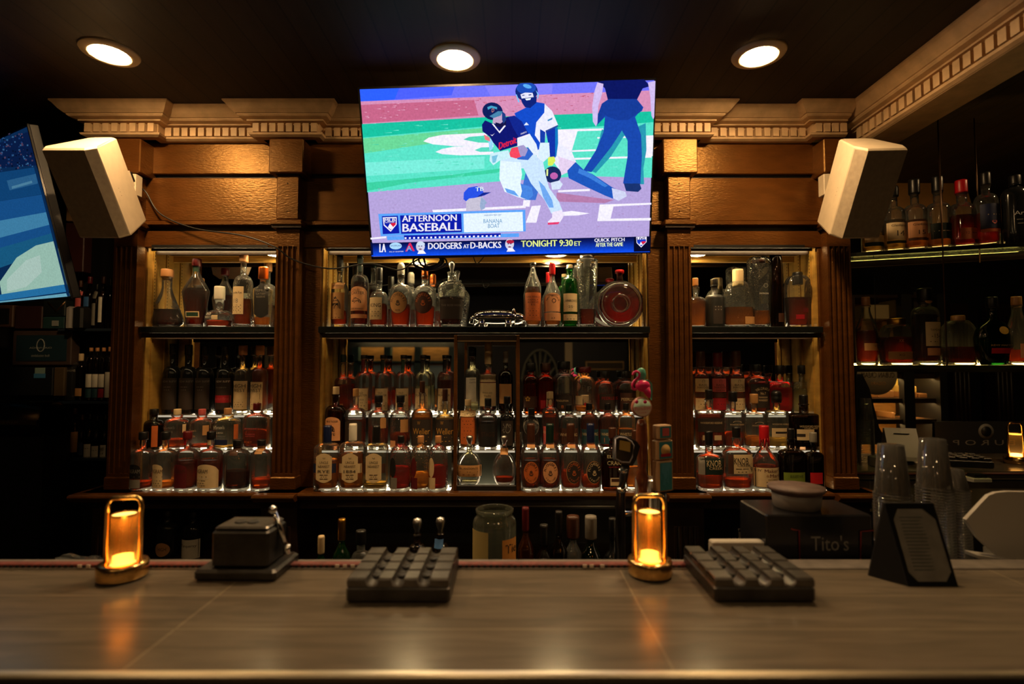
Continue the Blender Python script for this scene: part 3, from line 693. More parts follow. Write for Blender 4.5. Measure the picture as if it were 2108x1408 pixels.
# --- left bay, middle row
B('L2', 317, 40, 842, 'std', 'dark', 'dark', 880, 'black', 'dark bottle with narrow orange label strip', [('rect', 324, 875, 333, 918, 'orange')])
B('L2', 365, 48, 842, 'shortneck', 'clear', 'red', 903, 'cream', 'clear bottle with cream cap, white lettering, third full', [('rect', 384, 872, 391, 889, 'cream')], [("Jefferson's", 358, 879, 7, 26, 'grey'), ('RESERVE', 358, 887, 3, 20, 'grey')], cw=14)
B('L2', 416, 44, 842, 'shortneck', 'clear', 'red', 914, 'pink', 'clear bottle with pink cap and tan lettering', [('rect', 427, 874, 436, 894, 'tan')], [("Jefferson's", 405, 885, 6, 20, 'tan'), ('OCEAN', 405, 896, 4, 16, 'tan')], cw=14)
B('L2', 469, 54, 840, 'shortneck', 'clear', 'gold', 917, 'cork', 'wide clear bottle with white script, nearly empty', [('rect', 448, 903, 478, 914, 'navy'), ('rect', 489, 872, 495, 902, 'orange')], [("Jefferson's", 459, 879, 9, 26, 'white'), ('SMALL BATCH', 459, 889, 3, 20, 'white'), ('BOURBON', 462, 896, 2, 24, 'grey')], cw=15)
B('L2', 529, 55, 830, 'shortneck', 'clear', 'deep', 884, 'maroon', 'round shouldered bottle with red lettering', (), [('JEFFERSONS', 524, 881, 4, 26, 'pink'), ('RESERVE', 524, 892, 3, 20, 'pink'), ('PORT BARREL', 524, 896, 2, 20, 'pink'), ('PORT', 520, 908, 4, 16, 'orange')], cw=16)
# --- left bay, front row
for x, w_, c1, cp, lc, tcol, d, yt in ((294, 45, 'black', 'black', 'grey', 'grey', 'black over grey label', 889), (340, 44, 'cream', 'black', 'cream', 'brown', 'cream arched label and white neck strip', 889), (385, 46, 'maroon', 'maroon', 'red', 'maroon', 'dark red label and red neck', 888), (434, 50, 'cream', 'black', 'cream', 'ink', 'broad cream label and black neck', 888)):
    lb = [('arch', x-w_*.48, 953, x+w_*(.16 if x != 434 else .44), 1001, lc)]
    if x == 294: lb = [('arch', x-22, 953, x+8, 982, 'black'), ('rect', x-22, 984, x+8, 1001, 'grey')]
    if x == 385: lb = [('arch', x-22, 953, x+10, 1001, 'maroon')]
    lb.append(('rect', x-6, 897, x+(1 if x != 434 else 3), 915, c1 if c1 != 'maroon' else 'wax'))
    cxt = x-6 if x != 434 else 424
    tx = [('INGRAM', cxt, 967, 8, 26 if x != 434 else 28, tcol if x != 385 else 'brown')]+lines(cxt, 978, 979, 1, 26, tcol)+(lines(cxt, 986, 996, 3, 20, 'ink', 0) if x in (340, 434) else [])
    if x == 434: tx += [('SMALL BATCH', 428, 981, 3.4, 24, 'white')]; 
    B('L1', x, w_, yt, 'std', 'clear', 'amber' if x == 340 else ('deep' if x != 294 else 'red'), 990 if x in (294, 340) else 945, cp, 'straight sided bottle with '+d, lb, tx, cw=17, ov={1: .70, 3: .26})
B('L1', 489, 52, 905, 'std', 'clear', 'dark', 968, 'black', 'plain bottle of dark liquor with black cap', [('rect', 481, 917, 497, 935, 'brown')], cw=19, ov={0: .66, 1: .80, 3: .32})
B('L1', 538, 39, 905, 'std', 'clear', 'red', 984, 'black', 'slim bottle one third full with cream neck label', [('rect', 531, 917, 546, 932, 'tan')], cw=17, ov={0: .66, 1: .80, 3: .40})
# --- centre bay, top shelf
B('CT', 699, 34, 527, 'tall', 'clear', 'red', 640, 'black', 'clear bottle with black capsule and tan horse drawing label', [('rect', 682, 583, 711, 597, 'tan'), ('rect', 683, 604, 712, 658, 'tan')], [('A SMITH BOWMAN', 697, 590, 4, 24, 'brown'), ('♞', 697, 625, 26, 18, 'ink', 1)]+lines(697, 648, 655, 2, 22, 'brown', 1), cyb=556, cw=13)
B('CT', 740.5, 35, 527, 'tall', 'clear', 'deep', 582, 'dgreen', 'tall necked bottle of red liquor with arched peach label', [('arch', 723, 592, 757, 641, 'peach'), ('rect', 723, 648, 757, 656, 'peach'), ('rect', 738, 533, 745, 560, 'dgreen')], [('OLD', 737, 599, 4, 15, 'ink'), ('CARTER', 740, 605, 6, 27, 'ink'), ('♞', 738, 620, 12, 20, 'ink'), ('RYE WHISKEY', 740, 637, 3, 24, 'brown')], cyb=531, cw=13, ov={0: .56, 1: .66, 3: .36})
B('CT', 780, 37, 551, 'std', 'clear', 'red', 626, 'black', 'small bottle with long black capsule and cream label', [('rect', 763, 614, 790, 659, 'cream')], [('KING', 777, 630, 8, 22, 'ink')]+lines(777, 638, 652, 4, 22), cyb=578, cw=14, ov={0: .52, 1: .68})
B('CT', 825, 46, 541, 'mich', 'clear', 'red', 627, 'grey', 'tapering bottle with grey wax top and tan oval label', [('oval', 804, 602, 841, 647, 'ink'), ('oval', 805, 603, 840, 646, 'tan')], [(('arc', "MICHTER'S", (13.5, 17), -75, 75), 822.5, 625, 5, None, 'ink', 1), ('♨', 822.5, 625, 12, 9, 'ink', 1), ('RYE', 822.5, 640, 3, 9, 'ink', 1)], cyb=565, cw=15, capshape=2)
B('CT', 875, 46, 545, 'mich', 'clear', 'red', 630, 'copper', 'tapering bottle with copper wax top and brown oval label', [('oval', 855, 602, 892, 647, 'ink'), ('oval', 856, 603, 891, 646, 'brown')], [(('arc', "MICHTER'S", (13.5, 17), -75, 75), 873.5, 625, 5, None, 'orange', 1), ('♨', 873.5, 625, 12, 9, 'orange', 1)], cyb=568, cw=15, capshape=2)
B('CT', 930, 57, 537, 'boss', 'cut', 'dark', 612, 'silver', 'broad bottle with figure stopper and dark label', [('rect', 907, 618, 953, 658, 'ink')], [('THE BOSS HOG', 930, 630, 4, 40, 'grey')], cyb=560, cw=12, capshape=3)
# --- chrome pig ornament built later (between)
B('CT', 1097, 34, 541, 'slope', 'clear', 'amber', 592, 'black', 'sloping shouldered bottle with orange brown label', [('rect', 1081, 604, 1113, 661, 'orange')], [('VAN WINKLE', 1097, 613, 4, 27, 'brown'), ('FAMILY', 1097, 619, 4, 22, 'brown'), ('RESERVE', 1097, 624, 4, 22, 'brown'), ('RYE', 1097, 629, 4, 9, 'brown')]+lines(1097, 637, 655, 5, 22, 'brown'), cyb=545, cw=13, ov={0: .56, 1: .82})
B('CT', 1137, 36, 542, 'slope', 'clear', 'amber', 650, 'wax', 'bottle with red capsule and portrait label', [('arch', 1120, 605, 1154, 643, 'peach'), ('rect', 1120, 645, 1154, 661, 'peach')], [(('arc', 'Pappy Van Winkle', (13, 13), -70, 70), 1137, 624, 3, None, 'brown'), ('●', 1139, 621, 9, 9, 'brown'), ('▲', 1138, 633, 14, 24, 'brown'), ('23', 1137, 656, 3, 8, 'brown', 1)], cyb=564, cw=13, ov={0: .52, 1: .80})
B('CT', 1173, 33, 546, 'std', 'green', 'gold', 640, 'cream', 'bright green bottle with cream label', [('rect', 1159, 606, 1187, 643, 'cream'), ('rect', 1159, 648, 1187, 661, 'cream')], [('LAPHROAIG', 1173, 621, 5, 26, 'dgreen'), ('·25·', 1173, 633, 5, 14, 'dgreen')]+lines(1173, 639, 640, 1, 24, 'dgreen')+lines(1173, 652, 658, 2, 22, 'dgreen', 1), cw=13, cyb=552, ov={0: .62, 1: .74, 3: .4})
B('CT', 1209, 44, 523, 'vase', 'cut', 'deep', 637, 'silver', 'tall faceted decanter narrowing down, big stopper', cyb=548, cw=26, capshape=1, name='decanter', ov={0: .94, 1: .96})
# --- right bay, top shelf
B('RT', 1432, 44, 573, 'round', 'clear', 'amber', 615, 'cork', 'amber decanter half hidden by the fluted pilaster', name='decanter', ov={0: .5, 1: .62, 4: .9, 7: 1}, cw=12)
B('RT', 1471, 38, 575, 'std', 'matte', None, 0, 'black', 'matte black bottle', [('rect', 1462, 631, 1481, 668, 'ink')], [('- - -', 1472, 633, 2, 14, 'grey'), ('- - -', 1472, 639, 2, 14, 'grey')], cw=15, ov={0: .60, 1: .68})
B('RT', 1520, 62, 555, 'wide', 'cut', 'amber', 633, 'cream', 'arched clear bottle with chunky glass stopper', [('rect', 1526, 653, 1547, 668, 'tan')], cyb=588, cw=22, ov={0: .40, 1: .92, 3: .26}, name='decanter')
B('RT', 1564, 46, 535, 'deco', 'cut', 'amber', 640, 'brown', 'tall ribbed rectangular bottle with brown stopper', (), [('PATRÓN', 1568, 605, 4, 18, 'white'), ('○', 1572, 589, 9, 9, 'grey')], cyb=549, cw=22, ov={0: .86, 1: .93, 3: .36, 4: .85}, name='decanter', capshape=1)
B('RT', 1598, 29, 507, 'tall', 'dark', 'dark', 632, 'black', 'very tall dark brown bottle', [('rect', 1595, 646, 1612, 664, 'brown')], cyb=520, cw=17, ov={0: .55, 1: .86, 3: .55})
B('RT', 1643, 58, 561, 'flask', 'clear', 'deep', 613, 'black', 'broad tapered bottle of red brown liquor, gold ringed cap', [('rect', 1644, 636, 1655, 644, 'maroon'), ('rect', 1630, 649, 1647, 658, 'red')], cyb=583, cw=20, ov={0: .66, 1: .98, 4: .84})
# --- right bay, back row
for x, lc, d in ((1443, 'cream', 'cream label, leftmost'), (1478, 'pink', 'pink label'), (1516, 'cream', 'cream label beside the pink one')):
    B('R3', x, 31, 722 if x != 1478 else 726, 'std', 'clear', 'red' if x != 1478 else 'deep', 775, 'brown' if x != 1478 else 'maroon', 'broad necked bottle with '+d, [('rect', x-14, 779, x+14, 806, lc), ('rect', x-15, 808, x+15, 817, 'brown'), ('rect', x-14, 819, x+14, 843, lc if x != 1478 else 'red')], [('∩', x, 784, 6, 5, 'brown'), ('BASIL', x, 792, 4, 17, 'brown'), ('HAYDEN', x, 797, 4, 22, 'brown')]+([('TOAST', x, 803, 3, 18, 'brown')] if x == 1516 else [('DARK RYE', x, 803, 3, 18, 'brown')] if x == 1478 else [])+lines(x, 825, 837, 3, 20, 'brown', 2), cyb=754, cw=18, ov={3: .55, 0: .66, 1: .76})
B('R3', 1558, 47, 750, 'shortneck', 'clear', 'deep', 787, 'black', 'square black labelled bottle with black cap', [('rect', 1540, 790, 1580, 838, 'ink')], [(('arc', "JACK DANIEL'S", (17, 9), -58, 58), 1563, 808, 5, None, 'cream'), ('No.7', 1563, 809, 5, 11, 'cream'), ('TENNESSEE', 1563, 817, 3, 20, 'cream'), ('WHISKEY', 1563, 823, 4, 20, 'cream')], cw=18)
B('R3', 1606, 50, 752, 'wide', 'clear', 'crimson', 797, 'black', 'ribbed oval bottle of bright red liquor', cw=18, ov={0: .66})
B('R3', 1652, 46, 752, 'wide', 'cut', 'pale', 800, 'black', 'ribbed oval bottle with pale content', cw=18, ov={0: .66})
# --- right bay, middle row
B('R2', 1460, 58, 802, 'wide', 'clear', 'deep', 852, 'black', 'wide bottle of dark amber with black label', [('rect', 1433, 860, 1486, 888, 'ink'), ('rect', 1441, 894, 1449, 904, 'cream'), ('rect', 1464, 894, 1479, 904, 'cream')], [('WOODFORD RESERVE', 1459, 869, 4, 44, 'cream')], cw=15, ov={0: .62})
B('R2', 1509, 42, 806, 'wide', 'clear', 'deep', 888, 'black', 'narrower wide bottle, dark content, black stopper', (), [('WOODFORD RESERVE', 1513, 873, 3, 30, 'cream'), ('⌒', 1513, 867, 3, 18, 'cream')], cw=18, ov={0: .62})
B('R2', 1553, 43, 811, 'wide', 'clear', 'amber', 897, 'tan', 'clear bottle nearly empty with tan cap', (), [('WOODFORD RESERVE', 1558, 875, 3, 30, 'cream'), ('⌒', 1558, 869, 3, 18, 'cream')], cw=16, ov={0: .62})
B('R2', 1599, 46, 804, 'wide', 'clear', 'gold', 900, 'black', 'clear bottle with cream label and black round cap', [('rect', 1583, 880, 1616, 898, 'cream'), ('rect', 1590, 887, 1618, 891, 'ink')], [('WOODFORD RESERVE', 1601, 872, 3, 34, 'cream')], cw=20, ov={0: .62}, capshape=2)
B('R2', 1655, 62, 813, 'wide', 'dark', 'dark', 870, 'black', 'widest dark bottle with cream lower label', [('rect', 1632, 882, 1666, 904, 'cream'), ('rect', 1632, 891, 1648, 897, 'ink')], [('WOODFORD RESERVE', 1660, 876, 4, 46, 'cream'), ('DOUBLE OAKED', 1660, 880, 3, 28, 'cream')], cw=17, ov={0: .62})
# --- right bay, front row
B('R1', 1460, 54, 887, 'flask', 'clear', 'red', 975, 'black', 'flat bottle with dark green label', [('rect', 1434, 939, 1445, 974, 'grey'), ('rect', 1446, 941, 1486, 974, 'dgreen')], [('KNOB', 1463, 951, 13, 29, 'cream', 1), ('CREEK', 1467, 961, 5, 28, 'cream', 1)], cyb=915, cw=16, ov={0: .53, 1: .66, 6: .7})
B('R1', 1517, 60, 879, 'flask', 'clear', 'red', 984, 'black', 'flat bottle with large cream label, the pair', [('rect', 1493, 933, 1502, 972, 'brown'), ('rect', 1503, 933, 1545, 972, 'cream')], [('KNOB', 1518, 946, 13, 29, 'ink', 1), ('CREEK', 1524, 955, 5, 28, 'ink', 1), ('9', 1540, 963, 9, 5, 'ink', 1)]+lines(1520, 962, 968, 2, 26, 'ink', 1), cyb=900, cw=16, ov={0: .53, 1: .68, 6: .7})
tm = B('R1', 1574, 55, 876, 'sqt', 'clear', 'deep', 957, 'wax', 'squat bottle with dripping red wax neck and cream label', [('rect', 1547, 960, 1601, 999, 'cream')], [("Maker's", 1583, 966, 7, 36, 'maroon'), ('Mark', 1588, 976, 7, 25, 'maroon'), ('&', 1571, 976, 5, 6, 'tan'), ('WHISKY', 1582, 984, 3, 22, 'brown'), ('S IV', 1554, 965, 5, 11, 'ink')]+lines(1582, 989, 996, 3, 28, 'brown'), cyb=903, cw=19, ov={0: .42, 1: .66})
B('R1', 1629, 52, 882, 'wide', 'dark', 'dark', 942, 'black', 'dark bottle with green label', [('rect', 1607, 970, 1650, 991, 'lime')], [('BULLEIT RYE', 1632, 978, 5, 26, 'dgreen')], cw=14, ov={0: .58})
B('R1', 1675, 38, 890, 'wide', 'dark', 'dark', 945, 'grey', 'dark bottle in shadow with red label', [('rect', 1662, 971, 1687, 994, 'wax')], cw=14, ov={0: .58})
# --- centre bay left of the case, back row
B('C3', 706, 34, 730, 'std', 'clear', 'deep', 791, 'dgreen', 'dark red bottle with narrow cream side label', [('rect', 688, 797, 699, 822, 'cream'), ('rect', 698, 830, 712, 840, 'peach')], [('EVAN', 706, 812, 6, 16, 'maroon')], cw=12, ov={0: .52, 1: .62, 3: .36})
for x, c_, g_, l_, d in ((749, 'black', 'clear', 'red', 'maroon neck strip'), (789, 'black', 'clear', 'red', 'green neck strip'), (831, 'black', 'clear', 'red', 'darker green neck strip'), (871, 'black', 'clear', 'pale', 'pale content'), (917, 'black', 'clear', 'deep', 'full of dark liquor')):
    ns_ = {749: 'maroon', 789: 'dgreen', 831: 'green', 871: 'black', 917: 'black'}[x]
    B('C3', x, 34, 731, 'tall', g_, l_, {749: 825, 789: 805, 831: 812, 871: 795, 917: 782}[x], 'black', 'cream labelled bottle with black cap, '+d, [('rect', x-14, 799, x+12, 844, 'cream'), ('rect', x-4, 740, x+3, 768, ns_)], [('OLD', x-2, 808, 4, 10, 'ink'), ('FORESTER', x-1, 813, 4, 23, 'ink'), ('1910' if x in (749,) else '1920', x, 822, 3, 9, 'ink')]+lines(x, 828, 840, 3, 20), cw=14, cyb=737, ov={0: .52, 1: .66, 3: .34})
# middle row
B('C2', 691, 42, 796, 'std', 'brown', 'deep', 845, 'cream', 'dark bottle with arched cream label', [('arch', 672, 857, 705, 905, 'peach')], [('BIB & TUCKER', 689, 866, 4, 24, 'ink'), ('♞', 689, 880, 14, 12, 'ink'), ('RYE', 689, 892, 5, 14, 'ink')], cw=13, ov={0: .58, 1: .70})
B('C2', 732, 43, 800, 'std', 'clear', 'deep', 862, 'tan', 'bottle with dark ornate label', [('badge', 713, 862, 748, 912, 'ink')], [('❖', 730, 880, 16, 16, 'grey')], cw=12, ov={0: .56, 1: .68, 3: .28})
B('C2', 779, 41, 814, 'std', 'clear', 'deep', 877, 'black', 'bottle with black topped stopper, cork ring', [('rect', 773, 829, 785, 838, 'black'), ('arch', 787, 858, 797, 880, 'tan')], cyb=827, cw=17, ov={0: .6, 1: .72, 3: .34})
B('C2', 824, 41, 814, 'std', 'cut', 'deep', 890, 'black', 'etched bottle with black topped stopper', [('rect', 818, 829, 830, 838, 'black'), ('rect', 828, 862, 842, 888, 'tan'), ('rect', 806, 905, 818, 918, 'peach')], cyb=827, cw=17, ov={0: .6, 1: .72, 3: .34})
for x, yt, g_ in ((869, 784, 'amber'), (916, 800, 'gold')):
    B('C2', x, 44 if x == 869 else 40, yt, 'tall', 'clear', g_, 850 if x == 869 else 858, 'brown', 'black labelled bottle with gold script, '+('taller one' if x == 869 else 'beside the case post'), [('rect', x-21, 862, x+20, 916, 'ink')], [('W', x-4, 869, 7, 6, 'gold'), ('Weller', x+1, 886, 12, 34, 'gold')]+lines(x+4, 898, 906, 2, 24, 'gold'), cyb=yt+24, cw=11, ov={0: .50, 1: .62, 3: .26})
# front row
for x, cp, l_, yf, bc, tx, d in ((673.5, 'navy', 'amber', 945, 'navy', 'RYE', 'blue cap and blue band'), (726, 'white', 'amber', 932, 'cream', '1884', 'white cap, label with wings'), (774, 'black', 'gold', 992, 'brown', '', 'black cap, nearly empty')):
    B('C1', x, 48, 876 if x != 726 else 872, 'sq', 'clear', l_, yf, cp, 'square shouldered bottle, cream shield label, '+d, [('rect', x-24, 951, x+24, 970, bc), ('badge', x-16, 930, x+16, 990, 'cream')], [('UNCLE', x, 949, 5, 17, 'ink' if x > 740 else 'brown', 1), ('NEAREST', x, 957, 5, 23, 'ink' if x > 740 else 'brown', 1), ('ω', x, 940, 3, 5, 'ink', 1)]+([(tx, x, 967, 6, 24, 'ink', 1)] if tx else [])+lines(x, 974, 982, 3, 16, 'brown', 1), cyb=910 if x != 726 else 906, cw=16, ov={0: .71, 1: .80, 2: .82, 3: .33, 4: 1})
for x, w_, yf, lc, cp, d in ((825, 44, 960, 'black', 'black', 'black oval side label'), (866, 39, 972, 'maroon', 'cork', 'wooden stopper, lighter content'), (902, 40, 958, 'cream', 'cork', 'cream side label')):
    B('C1', x, w_, 897, 'std', 'cut', 'orange' if x == 866 else 'crimson', yf, cp, 'diamond textured bottle of red liquor, '+d, [('oval', x-w_*.46, 940, x-w_*.14, 980, lc), ('rect', x-w_*.48, 980, x-w_*.08, 1003, lc if lc != 'black' else 'grey')], cw=13, ov={0: .62, 1: .82, 3: .28})
# --- inside the case
B('B3', 971, 30, 714, 'tall', 'clear', 'pale', 830, 'black', 'clear bottle with white label', [('rect', 960, 777, 981, 826, 'white')], [('HAPPY', 974, 781, 3, 12, 'ink'), ('DAYS', 974, 787, 3, 12, 'ink')], cw=12)
B('B3', 1004.5, 36, 704, 'tall', 'clear', 'deep', 762, 'cream', 'red shouldered bottle with large pale label', [('rect', 988, 771, 1021, 835, 'cream'), ('rect', 988, 786, 1021, 788, 'maroon')], [('PENROSE', 1004, 780, 4, 22, 'brown'), ('Widow Jane', 1004, 808, 4, 20, 'brown'), ('Vaults', 1004, 814, 4, 14, 'brown')], cyb=748, cw=14, ov={0: .64, 1: .72})
B('B3', 1041, 30, 723, 'tall', 'dark', 'dark', 790, 'grey', 'dark wine shaped bottle with grey capsule', [('rect', 1028, 790, 1053, 830, 'tan')], cyb=745, cw=11, ov={0: .6, 1: .74})
B('B2', 963.5, 36, 822, 'std', 'clear', 'amber', 850, 'cream', 'bottle with tall orange label', [('rect', 948, 845, 979, 856, 'cream'), ('rect', 950, 858, 978, 912, 'orange')], [('TAYLOR', 965, 852, 6, 26, 'ink')]+lines(964, 865, 905, 7, 22, 'brown', 1), cw=13)
B('B2', 1004.5, 40, 820, 'std', 'clear', 'dark', 866, 'black', 'dark labelled bottle with clear shoulders', [('rect', 987, 871, 1022, 918, 'black')], [('STAGG', 1005, 892, 9, 26, 'brown')], cyb=836, cw=14)
B('B2', 1044, 30, 816, 'tall', 'black', None, 0, 'black', 'tall black bottle with grey ornament', [('rect', 1032, 865, 1056, 915, 'ink')], [('❧', 1043, 880, 20, 18, 'grey')], cw=14)
for x, l_, yf, d in ((966.5, 'pale', 990, 'with broad tan label'), (1038, 'red', 981, 'one third full, unlabelled')):
    B('B1', x, 53 if x < 1000 else 49, 896, 'ball', 'clear', l_, yf, 'silver', 'round bodied bottle with horse stopper '+d, [('rect', x-25, 955, x+25, 978, 'tan')] if x < 1000 else [('rect', x-8, 922, x+8, 934, 'tan')], ([("BLANTON'S", x, 961, 4, 36, 'brown')]+lines(x, 968, 974, 2, 36, 'brown')) if x < 1000 else (), cyb=915, cw=13, capshape=3, ov={2: .84})
# --- right of the case, back row
B('D3', 1093, 32, 747, 'shortneck', 'amberg', 'deep', 790, 'black', 'dark red bottle with gold crest label', [('rect', 1077, 815, 1105, 838, 'brown')], [('✿', 1086, 820, 10, 10, 'gold')], cw=19)
B('D3', 1124, 36, 747, 'shortneck', 'amberg', 'red', 785, 'brown', 'deep red bottle with cream side label', [('rect', 1124, 806, 1138, 836, 'cream'), ('rect', 1112, 823, 1122, 840, 'red')], cw=19)
B('D3', 1163, 41, 744, 'shortneck', 'clear', 'dark', 812, 'black', 'clear bottle with dark oval label', [('badge', 1143, 810, 1175, 842, 'ink')], [('PENDLETON', 1156, 824, 4, 24, 'cream'), ('8', 1156, 836, 6, 5, 'orange')], cw=22, ov={3: .42})
B('D3', 1204, 43, 755, 'shortneck', 'clear', 'orange', 836, 'maroon', 'large arched clear bottle with red cap', [('rect', 1184, 814, 1197, 832, 'cream'), ('rect', 1200, 828, 1206, 834, 'red')], [('P', 1211, 800, 10, 8, 'grey')], cyb=765, cw=26, ov={3: .44, 0: .56})
B('D3', 1246, 40, 764, 'shortneck', 'clear', 'deep', 812, 'black', 'clear shouldered bottle with dark diagonal label', [('rect', 1232, 810, 1265, 842, 'ink')], [('PEERLESS', 1253, 819, 6, 34, 'red')], cw=20, ov={3: .40, 0: .54})
B('D3', 1289, 40, 764, 'shortneck', 'clear', 'dark', 802, 'black', 'dark filled bottle with diagonal lettering', [('rect', 1274, 808, 1306, 842, 'brown')], [('PEERLESS', 1291, 821, 6, 30, 'cream')], cw=20, ov={3: .40, 0: .54})
# middle row
B('D2', 1094, 38, 840, 'mich2', 'clear', 'dark', 855, 'black', 'dark bottle with black oval label', [('oval', 1077, 854, 1109, 896, 'grey'), ('oval', 1078, 855, 1108, 895, 'black')], cw=14)
B('D2', 1133, 36, 806, 'std', 'clear', 'deep', 851, 'cream', 'dark red bottle with slanted cream label', [('rect', 1118, 876, 1129, 914, 'pink')], [('RYE', 1122, 888, 5, 8, 'cream')], cw=11)
B('D2', 1171, 39, 833, 'shortneck', 'clear', 'dark', 897, 'black', 'round shouldered clear bottle, first with white lettering', [('rect', 1152, 880, 1188, 912, 'brown')], [('WHISTLEPIG', 1169, 893, 6, 34, 'cream')], cw=13)
for x, l_, yf, d in ((1213, 'deep', 852, 'red topped bottle with green label'), (1251, 'deep', 856, 'red topped bottle with teal label'), (1289, 'amber', 882, 'domed clear bottle with dark label')):
    B('D2', x, 37, 830, 'shortneck', 'clear', l_, yf, 'black', d+' and white lettering', [('rect', x-17, 882, x+17, 912, 'teal' if x != 1289 else 'ink')], [('WHISTLEPIG', x, 892, 6, 31, 'cream')]+([('■', x-2, 904, 9, 16, 'copper')] if x == 1251 else []), cw=13)
# front row
for x, lc, tc_, l_, yf, cp, d in ((1093, 'orange', 'ink', 'deep', 945, 'brown', 'orange oval label'), (1132, 'peach', 'ink', 'deep', 945, 'dgreen', 'peach oval label and green neck'), (1175, 'ink', 'orange', 'red', 968, 'brown', 'black oval label, brown neck'), (1216, 'black', 'cream', 'red', 978, 'navy', 'black oval label, blue neck')):
    xo = x if x < 1150 else x+5
    B('D1', x, 41, 872, 'mich2', 'clear', l_, yf, cp, 'domed bottle with '+d, [('oval', xo-16, 946, xo+16, 992, 'ink' if x < 1150 else 'tan'), ('oval', xo-15, 947, xo+15, 991, lc), ('rect', x-8, 914, x+8, 920, 'tan')], [(('arc', "MICHTER'S", (11, 17), -75, 75), xo, 969, 5, None, tc_, 1), ('♨', xo, 970, 11, 8, tc_, 1), (('arc', 'YEKSIHW', (11, 17), 230, 130), xo, 969, 3.4, None, tc_, 1)], cyb=910, cw=16, ov={0: .58, 1: .74, 2: .78, 3: .38})
B('D1', 1261, 46, 880, 'wide', 'brown', 'deep', 925, 'brown', 'large dark amber bottle with cream lettering', [('rect', 1254, 981, 1276, 997, 'cream'), ('rect', 1256, 983, 1274, 989, 'brown')], [('ELIJAH', 1263, 939, 8, 30, 'cream', 0), ('CRAIG', 1263, 951, 8, 30, 'cream', 0), ('Small Batch', 1262, 959, 3, 22, 'red', 0)], cw=16)
B('D1', 1308, 40, 885, 'wide', 'clear', 'amber', 960, 'brown', 'amber bottle half hidden by the tap handles', cw=14)
# wax drips of the red wax bottle
s = MB(); DPY = 940; xc = X(1574, 2.283); wz = Z(903, 2.283)
for k in range(10):
    a = 2*PI*k/10; L_ = random.uniform(.012, .055)
    p0 = Vector((xc+.0165*math.cos(a), 2.283+.0165*math.sin(a), wz+.004)); p1 = Vector((xc+.0185*math.cos(a), 2.283+.0185*math.sin(a), wz-L_))
    s.tube([p0, (p0+p1)/2, p1], [.0036, .0028, .0032], CM('wax'), 6)
s.build('wax_drips', tm, tm.location)
DPY = 640
# round ring decanter with red liquor
xc, Yc, z0 = X(1276, 2.4), 2.40, SH1+.0004; zc = Z(626, 2.4); R = 47/F*2.4
t = thing('decanter', 'round ring shaped glass decanter of bright red liquor, rightmost on centre top shelf', 'decanter', (xc, Yc, z0), 'bottles on the centre bay top shelf'); L = t.location
R = zc-z0
s = MB(); s.lathe([(.2*R, -.036), (.72*R, -.036), (.93*R, -.024), (R, 0), (.93*R, .024), (.72*R, .036), (.2*R, .036)], GL['clear'](), (xc, Yc, zc), 40, axis='y')
s.lathe([(.016, 0), (.013, .02), (.013, .028), (.017, .034)], GL['clear'](), (xc, Yc, zc+R*.97), 20)
for rr_ in (.34, .80): s.tube([(xc+R*rr_*math.cos(2*PI*i/40), Yc-.037, zc+R*rr_*math.sin(2*PI*i/40)) for i in range(41)], .0035, glass('ring_ridge_glass', (.98, .9, .85), .8, milky=.12), 8, False)
s.build('glass_body', t, L)
s = MB(); n1, n2 = 40, 12; r1, r2 = R*.60, R*.25; vs = []; fs = []
for i in range(n1):
    for j in range(n2):
        a, b_ = 2*PI*i/n1, 2*PI*j/n2; rr = r1+r2*math.cos(b_); vs.append((xc+rr*math.cos(a), Yc+r2*.95*math.sin(b_), zc+rr*math.sin(a)))
for i in range(n1):
    for j in range(n2): fs.append((i*n2+j, i*n2+(j+1) % n2, ((i+1) % n1)*n2+(j+1) % n2, ((i+1) % n1)*n2+j))
s.add(vs, fs, liquid('liquid_crimson', LIQ['crimson']), True)
s.lathe([(.05*R, -.02), (.28*R, -.012), (.30*R, .0), (.28*R, .012), (.05*R, .02)], liquid('liquid_crimson', LIQ['crimson']), (xc, Yc, zc), 30, axis='y'); s.build('liquid', t, L)
s = MB(); s.lathe([(.013, -.02), (.013, .012), (.020, .014), (.021, .026), (.017, .03), (.003, .03)], CM('wax'), (xc, Yc, zc+R*.97+.02), 20); s.build('stopper', t, L)
# chrome pig shaped ornament
xc, Yc, z0 = X(1021, 2.40), 2.40, SH1+.0004; S_ = 1/F*2.4
t = thing('pig_ornament', 'shiny chrome pig shaped ornament lying low in the middle of the top shelf', 'ornament', (xc, Yc, z0)); L = t.location
s = MB(); prf = []
for k in range(15):
    a = -PI/2+PI*k/14; prf.append((max(.001, .034*math.cos(a)**.7 if math.cos(a) > 0 else .001), .100*math.sin(a)))
s.lathe(prf, M_CHROME, (xc, Yc, z0+.052), 24, axis='x', sx=.92)
for dx in (-.062, .055):
    for dy in (-.018, .018): s.lathe([(.014, 0), (.012, .012), (.018, .034)], M_CHROME, (xc+dx, Yc+dy, z0), 12)
s.build('body', t, L)
s = MB(); s.tube([(xc-.098, Yc, z0+.05), (xc-.108, Yc, z0+.040), (xc-.112, Yc, z0+.02)], [.012, .010, .009], M_CHROME, 10); s.build('snout', t, L)
s = MB(); s.lathe([(.026, 0), (.024, .02), (.016, .034), (.014, .042), (.012, .044)], M_CHROME, (xc+.085, Yc, z0+.046), 16, axis='x', mtx=Matrix.Translation((0, 0, 0))); 
for dy in (-.016, .016): s.lathe([(.010, 0), (.006, .014), (.001, .02)], M_CHROME, (xc+.08, Yc+dy, z0+.068), 10)
s.build('head', t, L)
s = MB(); ptx, fs_ = text_pts('WHISTLEPIG', xc-.005, z0+.071, .012, .13)
